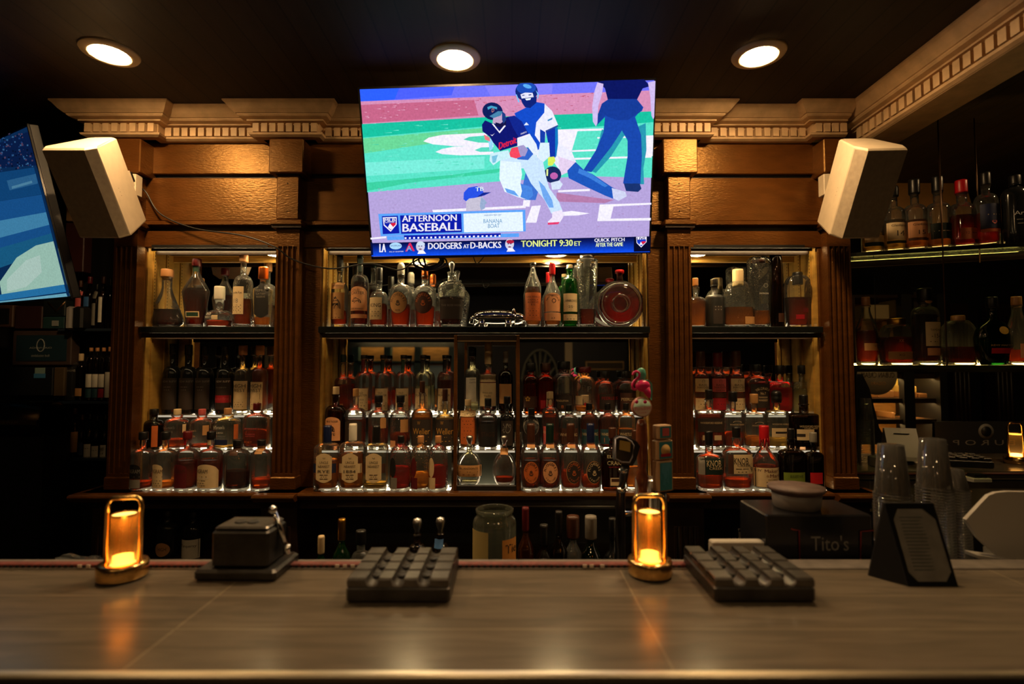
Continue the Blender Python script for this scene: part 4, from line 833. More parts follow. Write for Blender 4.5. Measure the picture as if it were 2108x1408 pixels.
s.add([(x, Yc-.031*math.sqrt(max(0, 1-((z-z0-.052)/.036)**2))-.0012, z+0) for x, z in ptx], fs_, mat('engraving', (.03, .02, .015), .4)); s.build('engraved_lettering', t, L)
# ---------------------------------------------------------------- televisions
RP = Matrix.Rotation(PITCH, 4, 'X')       # poses below were measured in the camera's frame
DPY = 500
def eul(yaw, pitch, roll):
    return Matrix.Rotation(yaw, 4, 'Z') @ Matrix.Rotation(pitch, 4, 'X') @ Matrix.Rotation(roll, 4, 'Y')
def E8(c, s=1.0): return emit('screen_%d_%d_%d_' % c+str(int(s*100)), s2l(c), s)
class Screen:
    """flat picture on a screen; coordinates are given in photo pixels and cast onto the screen plane"""
    def __init__(s, pos, rot, parent):
        s.M = Matrix.Translation(pos) @ rot; s.I = s.M.inverted(); s.mb = MB(); s.k = 0; s.p = parent; s.clip = None
        s.o = s.I @ Vector((0, 0, 0))
    def loc(s, px, py):
        d = (s.I.to_3x3() @ RP.to_3x3() @ Vector(((px-1054)/F, 1, (704-py)/F))); t = -s.o.y/d.y
        q = s.o+d*t; return q.x, q.z
    def poly(s, pts, c, loc=False, e=1.08):
        s.k += 1; y = -.0004-.00004*s.k
        L = [p if loc else s.loc(*p) for p in pts]
        if s.clip:
            w_, h_ = s.clip; L = [(max(-w_, min(w_, a)), max(-h_, min(h_, b))) for a, b in L]
        s.mb.add([(a, y, b) for a, b in L], [tuple(range(len(L)))], E8(c, e))
    def ell(s, cx, cy, rx, ry, c, rot=0, n=20):
        s.poly([(cx+rx*math.cos(2*PI*i/n)*math.cos(rot)-ry*math.sin(2*PI*i/n)*math.sin(rot), cy+rx*math.cos(2*PI*i/n)*math.sin(rot)+ry*math.sin(2*PI*i/n)*math.cos(rot)) for i in range(n)], c)
    def text(s, t, p0, p1, h, c, bold=True):
        """text between baseline-middle points p0 and p1 (px), height h px"""
        vs, fs, W = text_geo(t); s.k += 1
        for dx in ((-.35, 0, .35) if bold else (0,)):
            out = []
            for x, y in vs:
                u = x/W+.5
                px = p0[0]+(p1[0]-p0[0])*u+dx*h*.12; py = p0[1]+(p1[1]-p0[1])*u-y*h
                a, b = s.loc(px, py); out.append((a, -.0004-.00004*s.k-dx*.00002, b))
            s.mb.add(out, fs, E8(c))
def tvset(pos, rot, w_, h_, label, group='wall televisions'):
    t = thing('television', label, 'television', pos, group)
    t.rotation_euler = rot.to_euler()
    s = MB(); bz = .007
    s.bbox(-w_, w_, .002, .035, -h_, h_, mat('television_casing', (.012, .012, .014), .3), .003)
    s.box(-w_*.6, w_*.6, .035, .06, -h_*.6, h_*.6, M_BLACK); s.v = [tuple(v) for v in s.v]
    o = s.build('casing'); o.parent = t
    s = MB()
    for a in ((-w_, w_, h_-bz, h_), (-w_, w_, -h_, -h_+bz*1.6), (-w_, -w_+bz, -h_, h_), (w_-bz, w_, -h_, h_)): s.box(a[0], a[1], -.004, .003, a[2], a[3], mat('television_bezel', (.02, .02, .022), .2))
    o = s.build('bezel'); o.parent = t
    return t
r1 = RP @ eul(-.0239, .2254, -.018); k = .905
p1 = RP @ (Vector((-.0171, 2.2891, .7255))*k)
TW, TH = 1.235/2*k, .71/2*k
tv = tvset(p1, r1, TW, TH, 'large tilted television showing a baseball game, mounted over the centre bay')
S = Screen(p1, r1, tv); S.clip = (TW-.006, TH-.006)
def c3(*p): return [(x/3.243+720, y/3.243+150) for x, y in p]
S.poly([(-TW, -TH), (TW, -TH), (TW, TH), (-TW, TH)], (178, 160, 215), True)
S.poly(c3((40, 60), (2080, 20), (2060, 122), (40, 196)), (108, 112, 245))
S.poly(c3((40, 60), (330, 90), (300, 178), (40, 196)), (45, 95, 255))
S.poly(c3((330, 90), (700, 78), (680, 150), (300, 178)), (75, 95, 250))
S.poly(c3((900, 70), (1355, 55), (1350, 140), (940, 155)), (128, 125, 255))
S.poly(c3((40, 192), (2060, 116), (2060, 265), (40, 350)), (212, 140, 180))
S.poly(c3((60, 215), (830, 180), (860, 285), (60, 338)), (196, 100, 135))
for i in range(150):
    x = random.uniform(60, 1900); y = random.uniform(0, 1)*110+205-(x-60)*.045; l_ = random.uniform(8, 34)
    S.poly(c3((x, y), (x+l_, y-3), (x+l_, y+3)), random.choice([(225, 160, 190), (185, 85, 115), (205, 120, 150)]))
S.poly(c3((60, 345), (900, 298), (2060, 258), (2050, 700), (1560, 690), (1000, 725), (60, 800)), (88, 222, 196))
S.poly(c3((60, 345), (900, 298), (2060, 258), (2060, 330), (1400, 380), (890, 360), (60, 435)), (25, 190, 158))
S.poly(c3((70, 440), (890, 370), (890, 420), (80, 540)), (105, 212, 150))
S.poly(c3((100, 735), (700, 680), (1000, 640), (1000, 665), (400, 735), (110, 790)), (60, 205, 160))
S.poly(c3((100, 600), (900, 560), (900, 640), (100, 690)), (120, 232, 215))
for i in range(110):
    x = random.uniform(80, 1950); y = random.uniform(330, 700); l_ = random.uniform(20, 70)
    if y < 760-(x-100)*.06: S.poly(c3((x, y), (x+l_, y-4), (x+l_, y)), random.choice([(110, 230, 205), (60, 205, 170), (130, 235, 220)]))
W_ = (240, 236, 250)
S.poly(c3((495, 460), (530, 435), (620, 417), (880, 404), (960, 410), (960, 480), (900, 490), (700, 492), (560, 480)), W_)
S.poly(c3((760, 448), (800, 430), (920, 420), (960, 425), (960, 470), (860, 468)), (80, 212, 180))
S.poly(c3((575, 530), (620, 510), (700, 495), (960, 485), (960, 548), (740, 553), (620, 545)), W_)
S.poly(c3((835, 518), (880, 500), (960, 498), (960, 528), (870, 530)), (90, 215, 190))
S.poly(c3((1360, 386), (1520, 388), (1480, 525), (1380, 525)), W_)
for a in (((1380, 382), (1690, 374), (1690, 388), (1380, 396)), ((1480, 520), (1640, 512), (1640, 524), (1480, 530)), ((1500, 570), (2010, 556), (2010, 568), (1500, 582)), ((1650, 432), (2030, 420), (2030, 432), (1650, 442)), ((1950, 425), (2030, 420), (2025, 558), (1955, 560))): S.poly(c3(*a), W_)
D_ = (150, 110, 160)
S.poly(c3((1380, 800), (1760, 850), (1700, 870), (1380, 860)), (178, 122, 168))
for i in range(60):
    x = random.uniform(130, 1980); y = random.uniform(740, 1060); S.poly(c3((x, y), (x+random.uniform(8, 26), y-2), (x+10, y+3)), random.choice([(160, 130, 190), (195, 180, 228), (165, 125, 175)]))
S.poly(c3((555, 915), (1175, 886), (1175, 902), (560, 932)), W_)
S.poly(c3((1390, 785), (1600, 776), (1600, 790), (1390, 798)), W_)
S.poly(c3((1370, 935), (1480, 922), (1600, 938), (1520, 952), (1370, 956)), W_)
S.poly(c3((1665, 880), (1760, 880), (1735, 985), (1650, 988)), W_)
S.poly(c3((1665, 880), (2010, 868), (2010, 880), (1700, 895)), W_); S.poly(c3((1650, 975), (2010, 968), (2010, 985), (1650, 990)), W_)
S.poly(c3((1215, 890), (1275, 885), (1245, 1000), (1175, 1000)), W_)
S.poly(c3((1160, 850), (1205, 850), (1200, 895), (1155, 890)), W_)
S.poly(c3((145, 1100), (250, 1090), (250, 1102), (145, 1112)), W_)
# umpire
N1, N2, N3 = (12, 22, 95), (25, 70, 170), (20, 40, 130)
S.poly(c3((1680, 380), (1720, 400), (1860, 390), (1970, 340), (1975, 520), (1955, 640), (1960, 745), (1910, 745), (1880, 520), (1830, 420), (1740, 560), (1640, 670), (1610, 660)), (40, 150, 175))
S.poly(c3((1650, 65), (1700, 50), (1960, 45), (2000, 95), (1950, 110), (1910, 190), (1720, 190), (1700, 110)), N1)
S.poly(c3((1725, 180), (1910, 180), (1955, 235), (1945, 260), (1925, 270), (1900, 300), (1940, 420), (1945, 560), (1935, 745), (1820, 740), (1850, 560), (1850, 450), (1812, 390), (1740, 500), (1610, 665), (1555, 655), (1640, 520), (1690, 400), (1700, 300), (1645, 355), (1650, 290), (1680, 210)), N2)
S.poly(c3((1725, 180), (1910, 180), (1950, 235), (1930, 270), (1850, 320), (1780, 320), (1700, 290), (1650, 350), (1650, 290), (1680, 210)), (22, 58, 150))
S.poly(c3((1825, 740), (1930, 740), (1942, 775), (1920, 796), (1840, 790)), (25, 50, 110))
A_ = (205, 185, 235)
S.poly(c3((1650, 70), (1690, 80), (1680, 150), (1655, 230), (1650, 340), (1640, 362), (1620, 330), (1615, 230), (1630, 130)), A_)
S.poly(c3((1985, 70), (2038, 60), (2035, 300), (2020, 315), (2008, 290), (2000, 160)), A_)
# catcher
J = (232, 232, 250)
S.poly(c3((1390, 470), (1480, 530), (1510, 600), (1460, 665), (1390, 640), (1340, 570)), J)
S.poly(c3((1390, 560), (1510, 600), (1450, 668), (1400, 690)), (225, 205, 235))
S.poly(c3((1505, 598), (1560, 650), (1620, 680), (1740, 760), (1815, 800), (1790, 855), (1700, 820), (1560, 755), (1460, 705), (1450, 655)), (30, 85, 185))
S.poly(c3((1530, 640), (1600, 670), (1720, 755), (1700, 765), (1590, 700), (1520, 670)), (60, 125, 215))
S.poly(c3((1745, 770), (1835, 795), (1845, 825), (1790, 855), (1755, 840)), (205, 210, 240))
S.poly(c3((1240, 215), (1300, 212), (1350, 260), (1390, 355), (1310, 395), (1300, 470), (1330, 560), (1260, 600), (1230, 500)), J)
S.poly(c3((1100, 275), (1150, 250), (1180, 235), (1245, 200), (1300, 210), (1298, 270), (1245, 335), (1235, 420), (1290, 500), (1250, 520), (1200, 440), (1120, 330)), (20, 75, 200))
S.poly(c3((1270, 380), (1305, 400), (1300, 500), (1270, 470)), (22, 60, 170))
S.poly(c3((1308, 396), (1380, 365), (1382, 440), (1372, 568), (1328, 562), (1325, 480)), (18, 50, 165))
S.poly(c3((1370, 368), (1388, 372), (1390, 470), (1378, 560), (1370, 566)), (20, 120, 190))
S.poly(c3((1318, 320), (1352, 302), (1350, 316), (1322, 328)), (60, 140, 190))
S.poly(c3((1305, 390), (1388, 352), (1390, 362), (1308, 400)), (40, 70, 150))
S.text('▲', c3((1162, 345))[0], c3((1196, 343))[0], 6, (230, 240, 255), False)
S.ell(*c3((1180, 130))[0], 23, 20, (18, 40, 120))
S.ell(*c3((1178, 108))[0], 20, 12, (28, 75, 180)); S.ell(*c3((1185, 96))[0], 9, 4, (90, 170, 240), .3)
S.poly(c3((1140, 150), (1170, 138), (1220, 140), (1230, 175), (1200, 190), (1150, 185)), (225, 225, 245))
S.poly(c3((1142, 178), (1248, 165), (1245, 205), (1205, 240), (1170, 235), (1150, 205)), (15, 35, 120))
S.poly(c3((1170, 178), (1210, 174), (1205, 186), (1180, 190)), (235, 245, 255))
for a in (((1150, 155), (1166, 151), (1166, 158), (1150, 160)), ((1194, 150), (1212, 148), (1212, 155), (1194, 158))): S.poly(c3(*a), (70, 80, 140))
for a in (((1108, 150), (1115, 150), (1135, 200), (1125, 203)), ((1240, 120), (1262, 150), (1256, 180), (1250, 178), (1252, 150))): S.poly(c3(*a), (120, 190, 240))
S.poly(c3((1322, 566), (1364, 562), (1372, 590), (1350, 622), (1322, 622)), (215, 235, 90))
S.ell(*c3((1352, 682))[0], 18, 17, (25, 40, 95)); S.ell(*c3((1362, 690))[0], 8, 7, (190, 95, 170)); S.poly(c3((1312, 645), (1324, 645), (1322, 690), (1312, 690)), (225, 240, 150))
S.poly(c3((1340, 735), (1400, 720), (1420, 745), (1400, 778), (1350, 782)), (210, 225, 245))
S.poly(c3((1180, 640), (1230, 650), (1280, 720), (1240, 850), (1170, 850), (1150, 780)), (60, 110, 205))
S.poly(c3((1270, 470), (1330, 470), (1335, 560), (1290, 600), (1255, 560)), (215, 235, 250))
# batter
Bt = (15, 22, 110); Pn = (200, 225, 250)
S.poly(c3((925, 440), (960, 450), (955, 510), (935, 525)), (150, 215, 245)); S.poly(c3((898, 415), (935, 435), (940, 462), (905, 450)), (235, 120, 130))
S.poly(c3((1010, 585), (1110, 560), (1230, 545), (1290, 600), (1310, 700), (1330, 770), (1395, 860), (1420, 925), (1345, 940), (1300, 850), (1210, 740), (1160, 640), (1000, 640)), Pn)
S.poly(c3((1005, 590), (1140, 600), (1150, 680), (1140, 740), (1215, 765), (1225, 820), (1190, 850), (1120, 830), (1035, 795), (1000, 710)), (225, 242, 255))
S.poly(c3((1140, 740), (1215, 765), (1225, 820), (1190, 850), (1140, 830), (1150, 790)), (70, 130, 220)); S.poly(c3((1035, 770), (1100, 790), (1130, 828), (1050, 800)), (100, 160, 235))
S.poly(c3((1260, 720), (1300, 760), (1350, 850), (1360, 900), (1330, 900), (1290, 830)), (110, 165, 235))
S.poly(c3((1350, 930), (1415, 915), (1425, 960), (1400, 1000), (1330, 1008), (1320, 995), (1350, 965)), (235, 225, 245)); S.poly(c3((1320, 1000), (1400, 995), (1390, 1010), (1322, 1014)), (225, 60, 110))
S.poly(c3((1115, 440), (1200, 410), (1245, 480), (1260, 540), (1235, 560), (1190, 500), (1120, 500)), (225, 235, 250))
S.poly(c3((1190, 500), (1225, 545), (1190, 585), (1120, 580), (1100, 545)), (50, 100, 200))
S.poly(c3((885, 350), (905, 322), (960, 345), (1050, 300), (1100, 290), (1150, 330), (1195, 415), (1118, 442), (1120, 490), (1005, 525), (960, 470), (935, 430), (888, 395)), Bt)
S.poly(c3((1060, 300), (1100, 290), (1150, 330), (1195, 415), (1130, 438), (1090, 370)), (18, 38, 140))
S.poly(c3((1120, 438), (1196, 412), (1198, 424), (1120, 450)), W_)
S.poly(c3((950, 345), (962, 345), (1000, 395), (1035, 352), (1042, 360), (1002, 408)), W_); S.poly(c3((940, 415), (952, 420), (970, 408), (952, 426)), W_)
S.text('Detroit', c3((998, 493))[0], c3((1112, 450))[0], 14, (225, 35, 75)); S.text('metro', c3((1142, 412))[0], c3((1180, 398))[0], 4, W_, False)
S.poly(c3((1080, 505), (1130, 495), (1160, 520), (1150, 560), (1110, 575), (1060, 560)), (240, 70, 95)); S.poly(c3((1120, 495), (1160, 485), (1190, 515), (1170, 560), (1140, 560)), (160, 150, 200))
S.poly(c3((940, 540), (1060, 520), (1075, 570), (1000, 590), (960, 620), (935, 590)), (200, 235, 245)); S.poly(c3((950, 560), (990, 550), (975, 600), (955, 605)), (120, 190, 220))
S.ell(*c3((955, 262))[0], 21, 18, (16, 30, 90), .2); S.poly(c3((960, 300), (1020, 275), (1035, 320), (1000, 350), (955, 340)), (190, 160, 195))
S.poly(c3((935, 295), (990, 262), (1025, 262), (1010, 290), (960, 308)), (70, 130, 170)); S.poly(c3((975, 335), (1010, 345), (1045, 320), (1045, 350), (1010, 370), (975, 360)), (20, 20, 70))
S.poly(c3((1018, 262), (1040, 280), (1045, 320), (1028, 345), (1018, 320)), (30, 60, 130)); S.poly(c3((920, 235), (945, 225), (985, 235), (985, 250), (950, 240), (925, 252)), (70, 160, 200)); S.text('D', c3((950, 258))[0], c3((966, 254))[0], 7, (235, 150, 140), False)
# face in a cap
S.poly(c3((780, 840), (885, 828), (905, 850), (918, 868), (905, 882), (905, 905), (880, 918), (780, 922)), (195, 190, 210))
S.poly(c3((880, 828), (905, 850), (918, 868), (905, 882), (905, 905), (880, 918), (870, 890)), (150, 170, 205))
S.poly(c3((762, 845), (765, 800), (795, 768), (850, 758), (885, 775), (895, 800), (947, 798), (900, 820), (840, 835), (800, 840), (780, 858)), (40, 80, 225))
S.poly(c3((895, 800), (947, 798), (880, 826), (850, 830)), (20, 40, 140)); S.text('TB', c3((842, 780))[0], c3((896, 775))[0], 8, (220, 240, 245))
# score graphic
LB = (90, 160, 245)
S.poly(c3((198, 942), (1172, 914), (1175, 1058), (215, 1090)), LB)
S.poly(c3((222, 957), (328, 953), (338, 1070), (228, 1076)), (12, 28, 165)); S.poly(c3((342, 952), (748, 940), (752, 1062), (350, 1074)), (12, 28, 165))
S.poly(c3((762, 940), (1154, 928), (1158, 1056), (766, 1064)), (226, 240, 255))
S.poly(c3((228, 965), (320, 962), (320, 1012), (280, 1060), (234, 1018)), W_); S.poly(c3((235, 972), (314, 969), (314, 1009), (280, 1050), (240, 1013)), (12, 28, 165))
S.poly(c3((280, 1003), (314, 1000), (314, 1012), (290, 1035)), (215, 30, 60)); S.poly(c3((262, 1030), (275, 1005), (285, 1015), (300, 1032), (280, 1045)), W_)
S.text('MLB', c3((240, 984))[0], c3((310, 981))[0], 6.5, W_); S.text('NETWORK', c3((244, 999))[0], c3((306, 996))[0], 2.5, W_, False)
S.text('AFTERNOON', c3((357, 974))[0], c3((717, 966))[0], 13, W_); S.text('BASEBALL', c3((360, 1034))[0], c3((742, 1024))[0], 17, W_)
S.text('PRESENTED BY', c3((900, 952))[0], c3((1014, 948))[0], 3, (60, 110, 160), False)
S.text('BANANA', c3((895, 990))[0], c3((1020, 988))[0], 8, (90, 150, 190), False); S.text('BOAT', c3((925, 1022))[0], c3((1002, 1019))[0], 8.5, (90, 150, 190), False)
S.poly(c3((255, 1090), (1130, 1070), (1130, 1094), (258, 1116)), LB); S.poly(c3((368, 1084), (1010, 1070), (1010, 1090), (370, 1112)), (12, 28, 165))
for i in range(23): S.poly(c3(*[(373+i*28.3+a, 1102-i*.68+b) for a, b in ((0, -5), (12, -6), (12, 6), (0, 6))]), W_)
for i in range(10):
    y0_, y1_ = 1135+i*8.5, 1098+i*10.2
    S.poly(c3((148, y0_), (2003, y1_-8), (2003, y1_+6), (150, y0_+12)), (8+i, 14+i*7, 70+i*18))
S.poly(c3((1890, 1096), (2003, 1092), (2003, 1190), (1890, 1192)), (6, 10, 45)); S.poly(c3((140, 1130), (160, 1130), (166, 1215), (150, 1216)), (8, 16, 60))
S.text('LA', c3((208, 1168))[0], c3((248, 1167))[0], 17, W_); S.ell(*c3((314, 1154))[0], 12.5, 7, (170, 215, 250)); S.text('SHOWCASE', c3((280, 1153))[0], c3((350, 1151))[0], 3.4, (12, 28, 120), False); S.text('PRES. BY GOODYEAR', c3((272, 1193))[0], c3((366, 1190))[0], 2.4, W_, False)
S.text('A', c3((380, 1163))[0], c3((438, 1160))[0], 17, (225, 40, 90)); S.text('A', c3((386, 1170))[0], c3((420, 1169))[0], 10, (120, 190, 240), False)
S.text('DODGERS', c3((530, 1155))[0], c3((750, 1151))[0], 13, W_); S.text('AT', c3((762, 1157))[0], c3((800, 1156))[0], 8, W_); S.text('D-BACKS', c3((810, 1150))[0], c3((1012, 1146))[0], 13, W_)
S.text('TONIGHT 9:30', c3((1145, 1140))[0], c3((1485, 1133))[0], 13, (228, 240, 140)); S.text('ET', c3((1497, 1138))[0], c3((1540, 1137))[0], 9, (228, 240, 140))
S.text('QUICK PITCH', c3((1630, 1118))[0], c3((1828, 1113))[0], 8.5, W_); S.text('AFTER THE GAME', c3((1638, 1147))[0], c3((1818, 1142))[0], 8, (226, 240, 190))
for x0_, hat in ((478, (200, 215, 235)), (1068, (170, 30, 60))):
    yy = 1165 if x0_ < 600 else 1150
    S.ell(*c3((x0_, yy-8))[0], 9, 11, (205, 205, 225)); S.ell(*c3((x0_+4, yy-24))[0], 8, 4, hat); S.poly(c3((x0_-20, yy+42), (x0_-10, yy+20), (x0_+20, yy+18), (x0_+38, yy+40)), W_)
    for dx in (-9, 8): S.ell(*c3((x0_+dx, yy-10))[0], 1.6, 1, (60, 60, 110))
    S.ell(*c3((x0_, yy+10))[0], 3, 1.2, (120, 50, 80))
S.poly(c3((1905, 1094), (1974, 1092), (1974, 1128), (1938, 1164), (1908, 1134)), W_); S.poly(c3((1910, 1112), (1970, 1110), (1970, 1128), (1938, 1157), (1912, 1132)), (20, 60, 200)); S.poly(c3((1940, 1124), (1968, 1122), (1968, 1130), (1945, 1146)), (215, 30, 60)); S.poly(c3((1926, 1148), (1936, 1126), (1950, 1146)), W_)
S.text('LIVE', c3((1910, 1106))[0], c3((1968, 1103))[0], 5.5, (12, 28, 120))
o = S.mb.build('screen'); o.parent = tv
s = MB(); s.lathe([(.018, 0), (.018, .30)], M_BLACK, (p1.x, p1.y+.13, .81), 12); s.box(p1.x-.14, p1.x+.14, p1.y+.06, p1.y+.15, .72, .83, M_BLACK)
o = s.build('ceiling_mount'); o.parent = tv; o.matrix_parent_inverse = (Matrix.Translation(p1) @ r1).inverted()

# left television
yaw = math.radians(-29.5)
e = Vector((.87, -.485, 0)); T = Vector((-.906, 1, .406))*2.157; Bo = Vector((-.8245, 1, .0836))*2.284
up = (T-Bo).normalized(); e = (e-up*e.dot(up)).normalized(); nrm = e.cross(up)     # local x, z ; y = z cross x
yv = up.cross(e).normalized()
R3 = Matrix((e, yv, up)).transposed().to_4x4(); R3 = RP @ R3
p2 = RP @ ((T+Bo)/2-e*.613)
tv2 = tvset(p2, R3, .617, .355, 'bluish tilted television at the left edge, cut off by the frame')
S2 = Screen(p2, R3, tv2); S2.clip = (.606, .345)
Q = lambda *p: list(p)
S2.poly([(-.61, -.35), (.61, -.35), (.61, .35), (-.61, .35)], (14, 50, 95), True, .65)
def band(pts, c): S2.poly(pts, c, e=.65)
band(Q((-300, 350), (60, 270), (78, 340), (-300, 420)), (12, 34, 80))
for i in range(240):
    x = random.uniform(-60, 68); y = random.uniform(270, 345)+(60-x)*.1; d_ = random.uniform(1, 4)
    band(Q((x, y), (x+d_, y), (x+d_, y+d_), (x, y+d_)), random.choice([(30, 70, 130), (60, 110, 160), (8, 20, 50), (90, 70, 100)]))
band(Q((-200, 400), (76, 345), (92, 400), (-200, 460)), (20, 78, 135)); band(Q((20, 372), (80, 358), (84, 378), (26, 392)), (50, 110, 160))
band(Q((30, 384), (72, 372), (73, 377), (31, 389)), (90, 150, 185))
band(Q((-200, 460), (94, 400), (118, 500), (-200, 560)), (28, 92, 158)); band(Q((-200, 500), (104, 436), (110, 462), (-200, 540)), (75, 150, 195))
band(Q((-200, 560), (112, 480), (124, 510), (-200, 600)), (30, 105, 150))
band(Q((5, 580), (40, 530), (80, 505), (118, 496), (140, 585), (60, 600), (10, 612)), (178, 222, 205)); band(Q((20, 575), (60, 535), (88, 525), (92, 560), (60, 590), (20, 600)), (200, 232, 220))
band(Q((-200, 640), (10, 605), (138, 585), (142, 600), (10, 618), (-200, 650)), (45, 130, 190)); band(Q((-200, 660), (142, 603), (146, 612), (-200, 672)), (120, 190, 215))
o = S2.mb.build('screen'); o.parent = tv2

# ---------------------------------------------------------------- speakers
M_SPK = mat('cream_speaker_plastic', (.62, .52, .38), .5, 0, .05, 30, .1, 150)
M_GRL = mat('speaker_grille', (.42, .34, .24), .6, 0, .1, 60, .6, 900)
def speaker(pos, ypr, q, label, mirror=False):
    a, c, cd, d, bw = q; Hh = .16
    mx_ = -1 if mirror else 1
    pos = Vector((pos[0]*mx_, pos[1], pos[2]))
    rot = eul(*ypr)
    if mirror: rot = Matrix.Scale(-1, 4, (1, 0, 0)) @ rot @ Matrix.Scale(-1, 4, (1, 0, 0))
    pos = RP @ pos; rot = RP @ rot
    t = thing('wall_speaker', label, 'speaker', pos, 'cream wall speakers'); t.rotation_euler = rot.to_euler()
    pts = [(-a, 0), (a, 0), (a+c, cd), (bw+.01, d-.012), (bw-.01, d), (-bw+.01, d), (-bw-.01, d-.012), (-a-c, cd)]
    # real section of the box is symmetric
    s = MB(); n_ = len(pts); vs = []
    for z, i in ((-Hh-.006, .008), (-Hh, 0), (Hh, 0), (Hh+.006, .008)):
        for x, y in pts: vs.append((x*(1-i*4), y+(i if y < d/2 else -i), z))
    fs = [tuple(range(n_-1, -1, -1)), tuple(range(3*n_, 4*n_))]+[(k*n_+i, k*n_+(i+1) % n_, (k+1)*n_+(i+1) % n_, (k+1)*n_+i) for k in range(3) for i in range(n_)]
    s.add(vs, fs, M_SPK); o = s.build('cabinet'); o.parent = t
    s = MB(); e_ = .0012
    vs = [(x, y, z) for z in (-Hh+.003, Hh-.003) for x, y in ((-a-c*.9-e_, cd*.9-e_), (-a, -e_), (a, -e_), (a+c*.9+e_, cd*.9-e_))]
    s.add(vs, [(0, 1, 5, 4), (1, 2, 6, 5), (2, 3, 7, 6)], M_GRL); o = s.build('grille'); o.parent = t
    s = MB()
    for i in range(3): s.lathe([(.0012, 0), (.0012, .0005)], M_BLACK, ((-a-c-.001) if mirror else (a+c+.001), cd+.03, .01-.014*i), 6)
    s.box(-.022, .022, d, d+.035, -.03, .03, M_SPK); s.box(-.012, .012, d+.03, d+.06, -.02, .02, M_BLACK)
    o = s.build('bracket'); o.parent = t
    return t
speaker((-1.5822, 1.9665, .5388), (-.0293, .539, .0106), (.0756, .0213, .0355, .2214, .0408), 'cream tilted speaker on the left, beside the bluish television')
speaker((-1.3315, 1.9675, .5383), (.0074, .5197, .0179), (.069, .0205, .0538, .2216, .052), 'cream tilted speaker on the right, in front of the glass shelves', True)

# cables
M_CAB = mat('black_cable', (.01, .01, .01), .4)
def smooth(pts, n=8):
    out = []; P_ = [pts[0]]+list(pts)+[pts[-1]]
    for i in range(1, len(P_)-2):
        for k in range(n):
            t = k/n; a, b, c, d = [Vector(P_[i+j]) for j in (-1, 0, 1, 2)]
            out.append(.5*((2*b)+(-a+c)*t+(2*a-5*b+4*c-d)*t*t+(-a+3*b-3*c+d)*t**3))
    return out+[Vector(P_[-1])]
def W3(px, py, Y): return (X(px, Y, py), Y, Z(py, Y))
s = MB(); s.tube(smooth([W3(276, 378, 2.27), W3(300, 395, 2.30), W3(330, 440, 2.30), W3(400, 470, 2.295), W3(500, 485, 2.26), W3(565, 508, 2.235), W3(605, 535, 2.25), W3(680, 553, 2.25), W3(760, 543, 2.24), W3(820, 556, 2.22), W3(850, 540, 2.2), W3(868, 530, 2.17)]), .0032, M_CAB)
tag(s.build('speaker_cable'), 'thin black cable sagging from the left speaker across the panel to the television', 'cable')
s = MB()
for k in range(5):
    c_ = W3(885+random.uniform(-6, 6), 534+k*1.5, 2.19-.008*k); rx, rz = .045+.006*k, .03+.004*random.random()
    s.tube([(c_[0]+rx*math.cos(2*PI*i/20), c_[1]+.01*math.sin(4*PI*i/20), c_[2]+rz*math.sin(2*PI*i/20)) for i in range(21)], .0035, M_CAB, 6)
s.tube(smooth([W3(870, 520, 2.18), W3(880, 552, 2.19), W3(905, 548, 2.19), W3(915, 520, 2.18)]), .004, M_CAB, 6)
tag(s.build('cable_coil'), 'coiled bundle of black cables hanging under the television', 'cable')
s = MB(); s.tube(smooth([W3(972, 520, 2.17), W3(978, 538, 2.18), W3(984, 542, 2.18), W3(998, 526, 2.17)]), .0022, M_CAB, 6)
tag(s.build('wire_loop'), 'small loop of black wire hanging below the middle of the television', 'cable')
for px, lab in ((276, 'left'), (1700, 'right')):
    Yb = 2.262; s = MB(); s.bbox(X(px-8, Yb), X(px+8, Yb), 2.235, 2.2795, Z(405, Yb), Z(362, Yb), M_SPK, .003)
    tag(s.build('wall_plate'), f'small cream wall plate behind the {lab} speaker', 'wall plate')

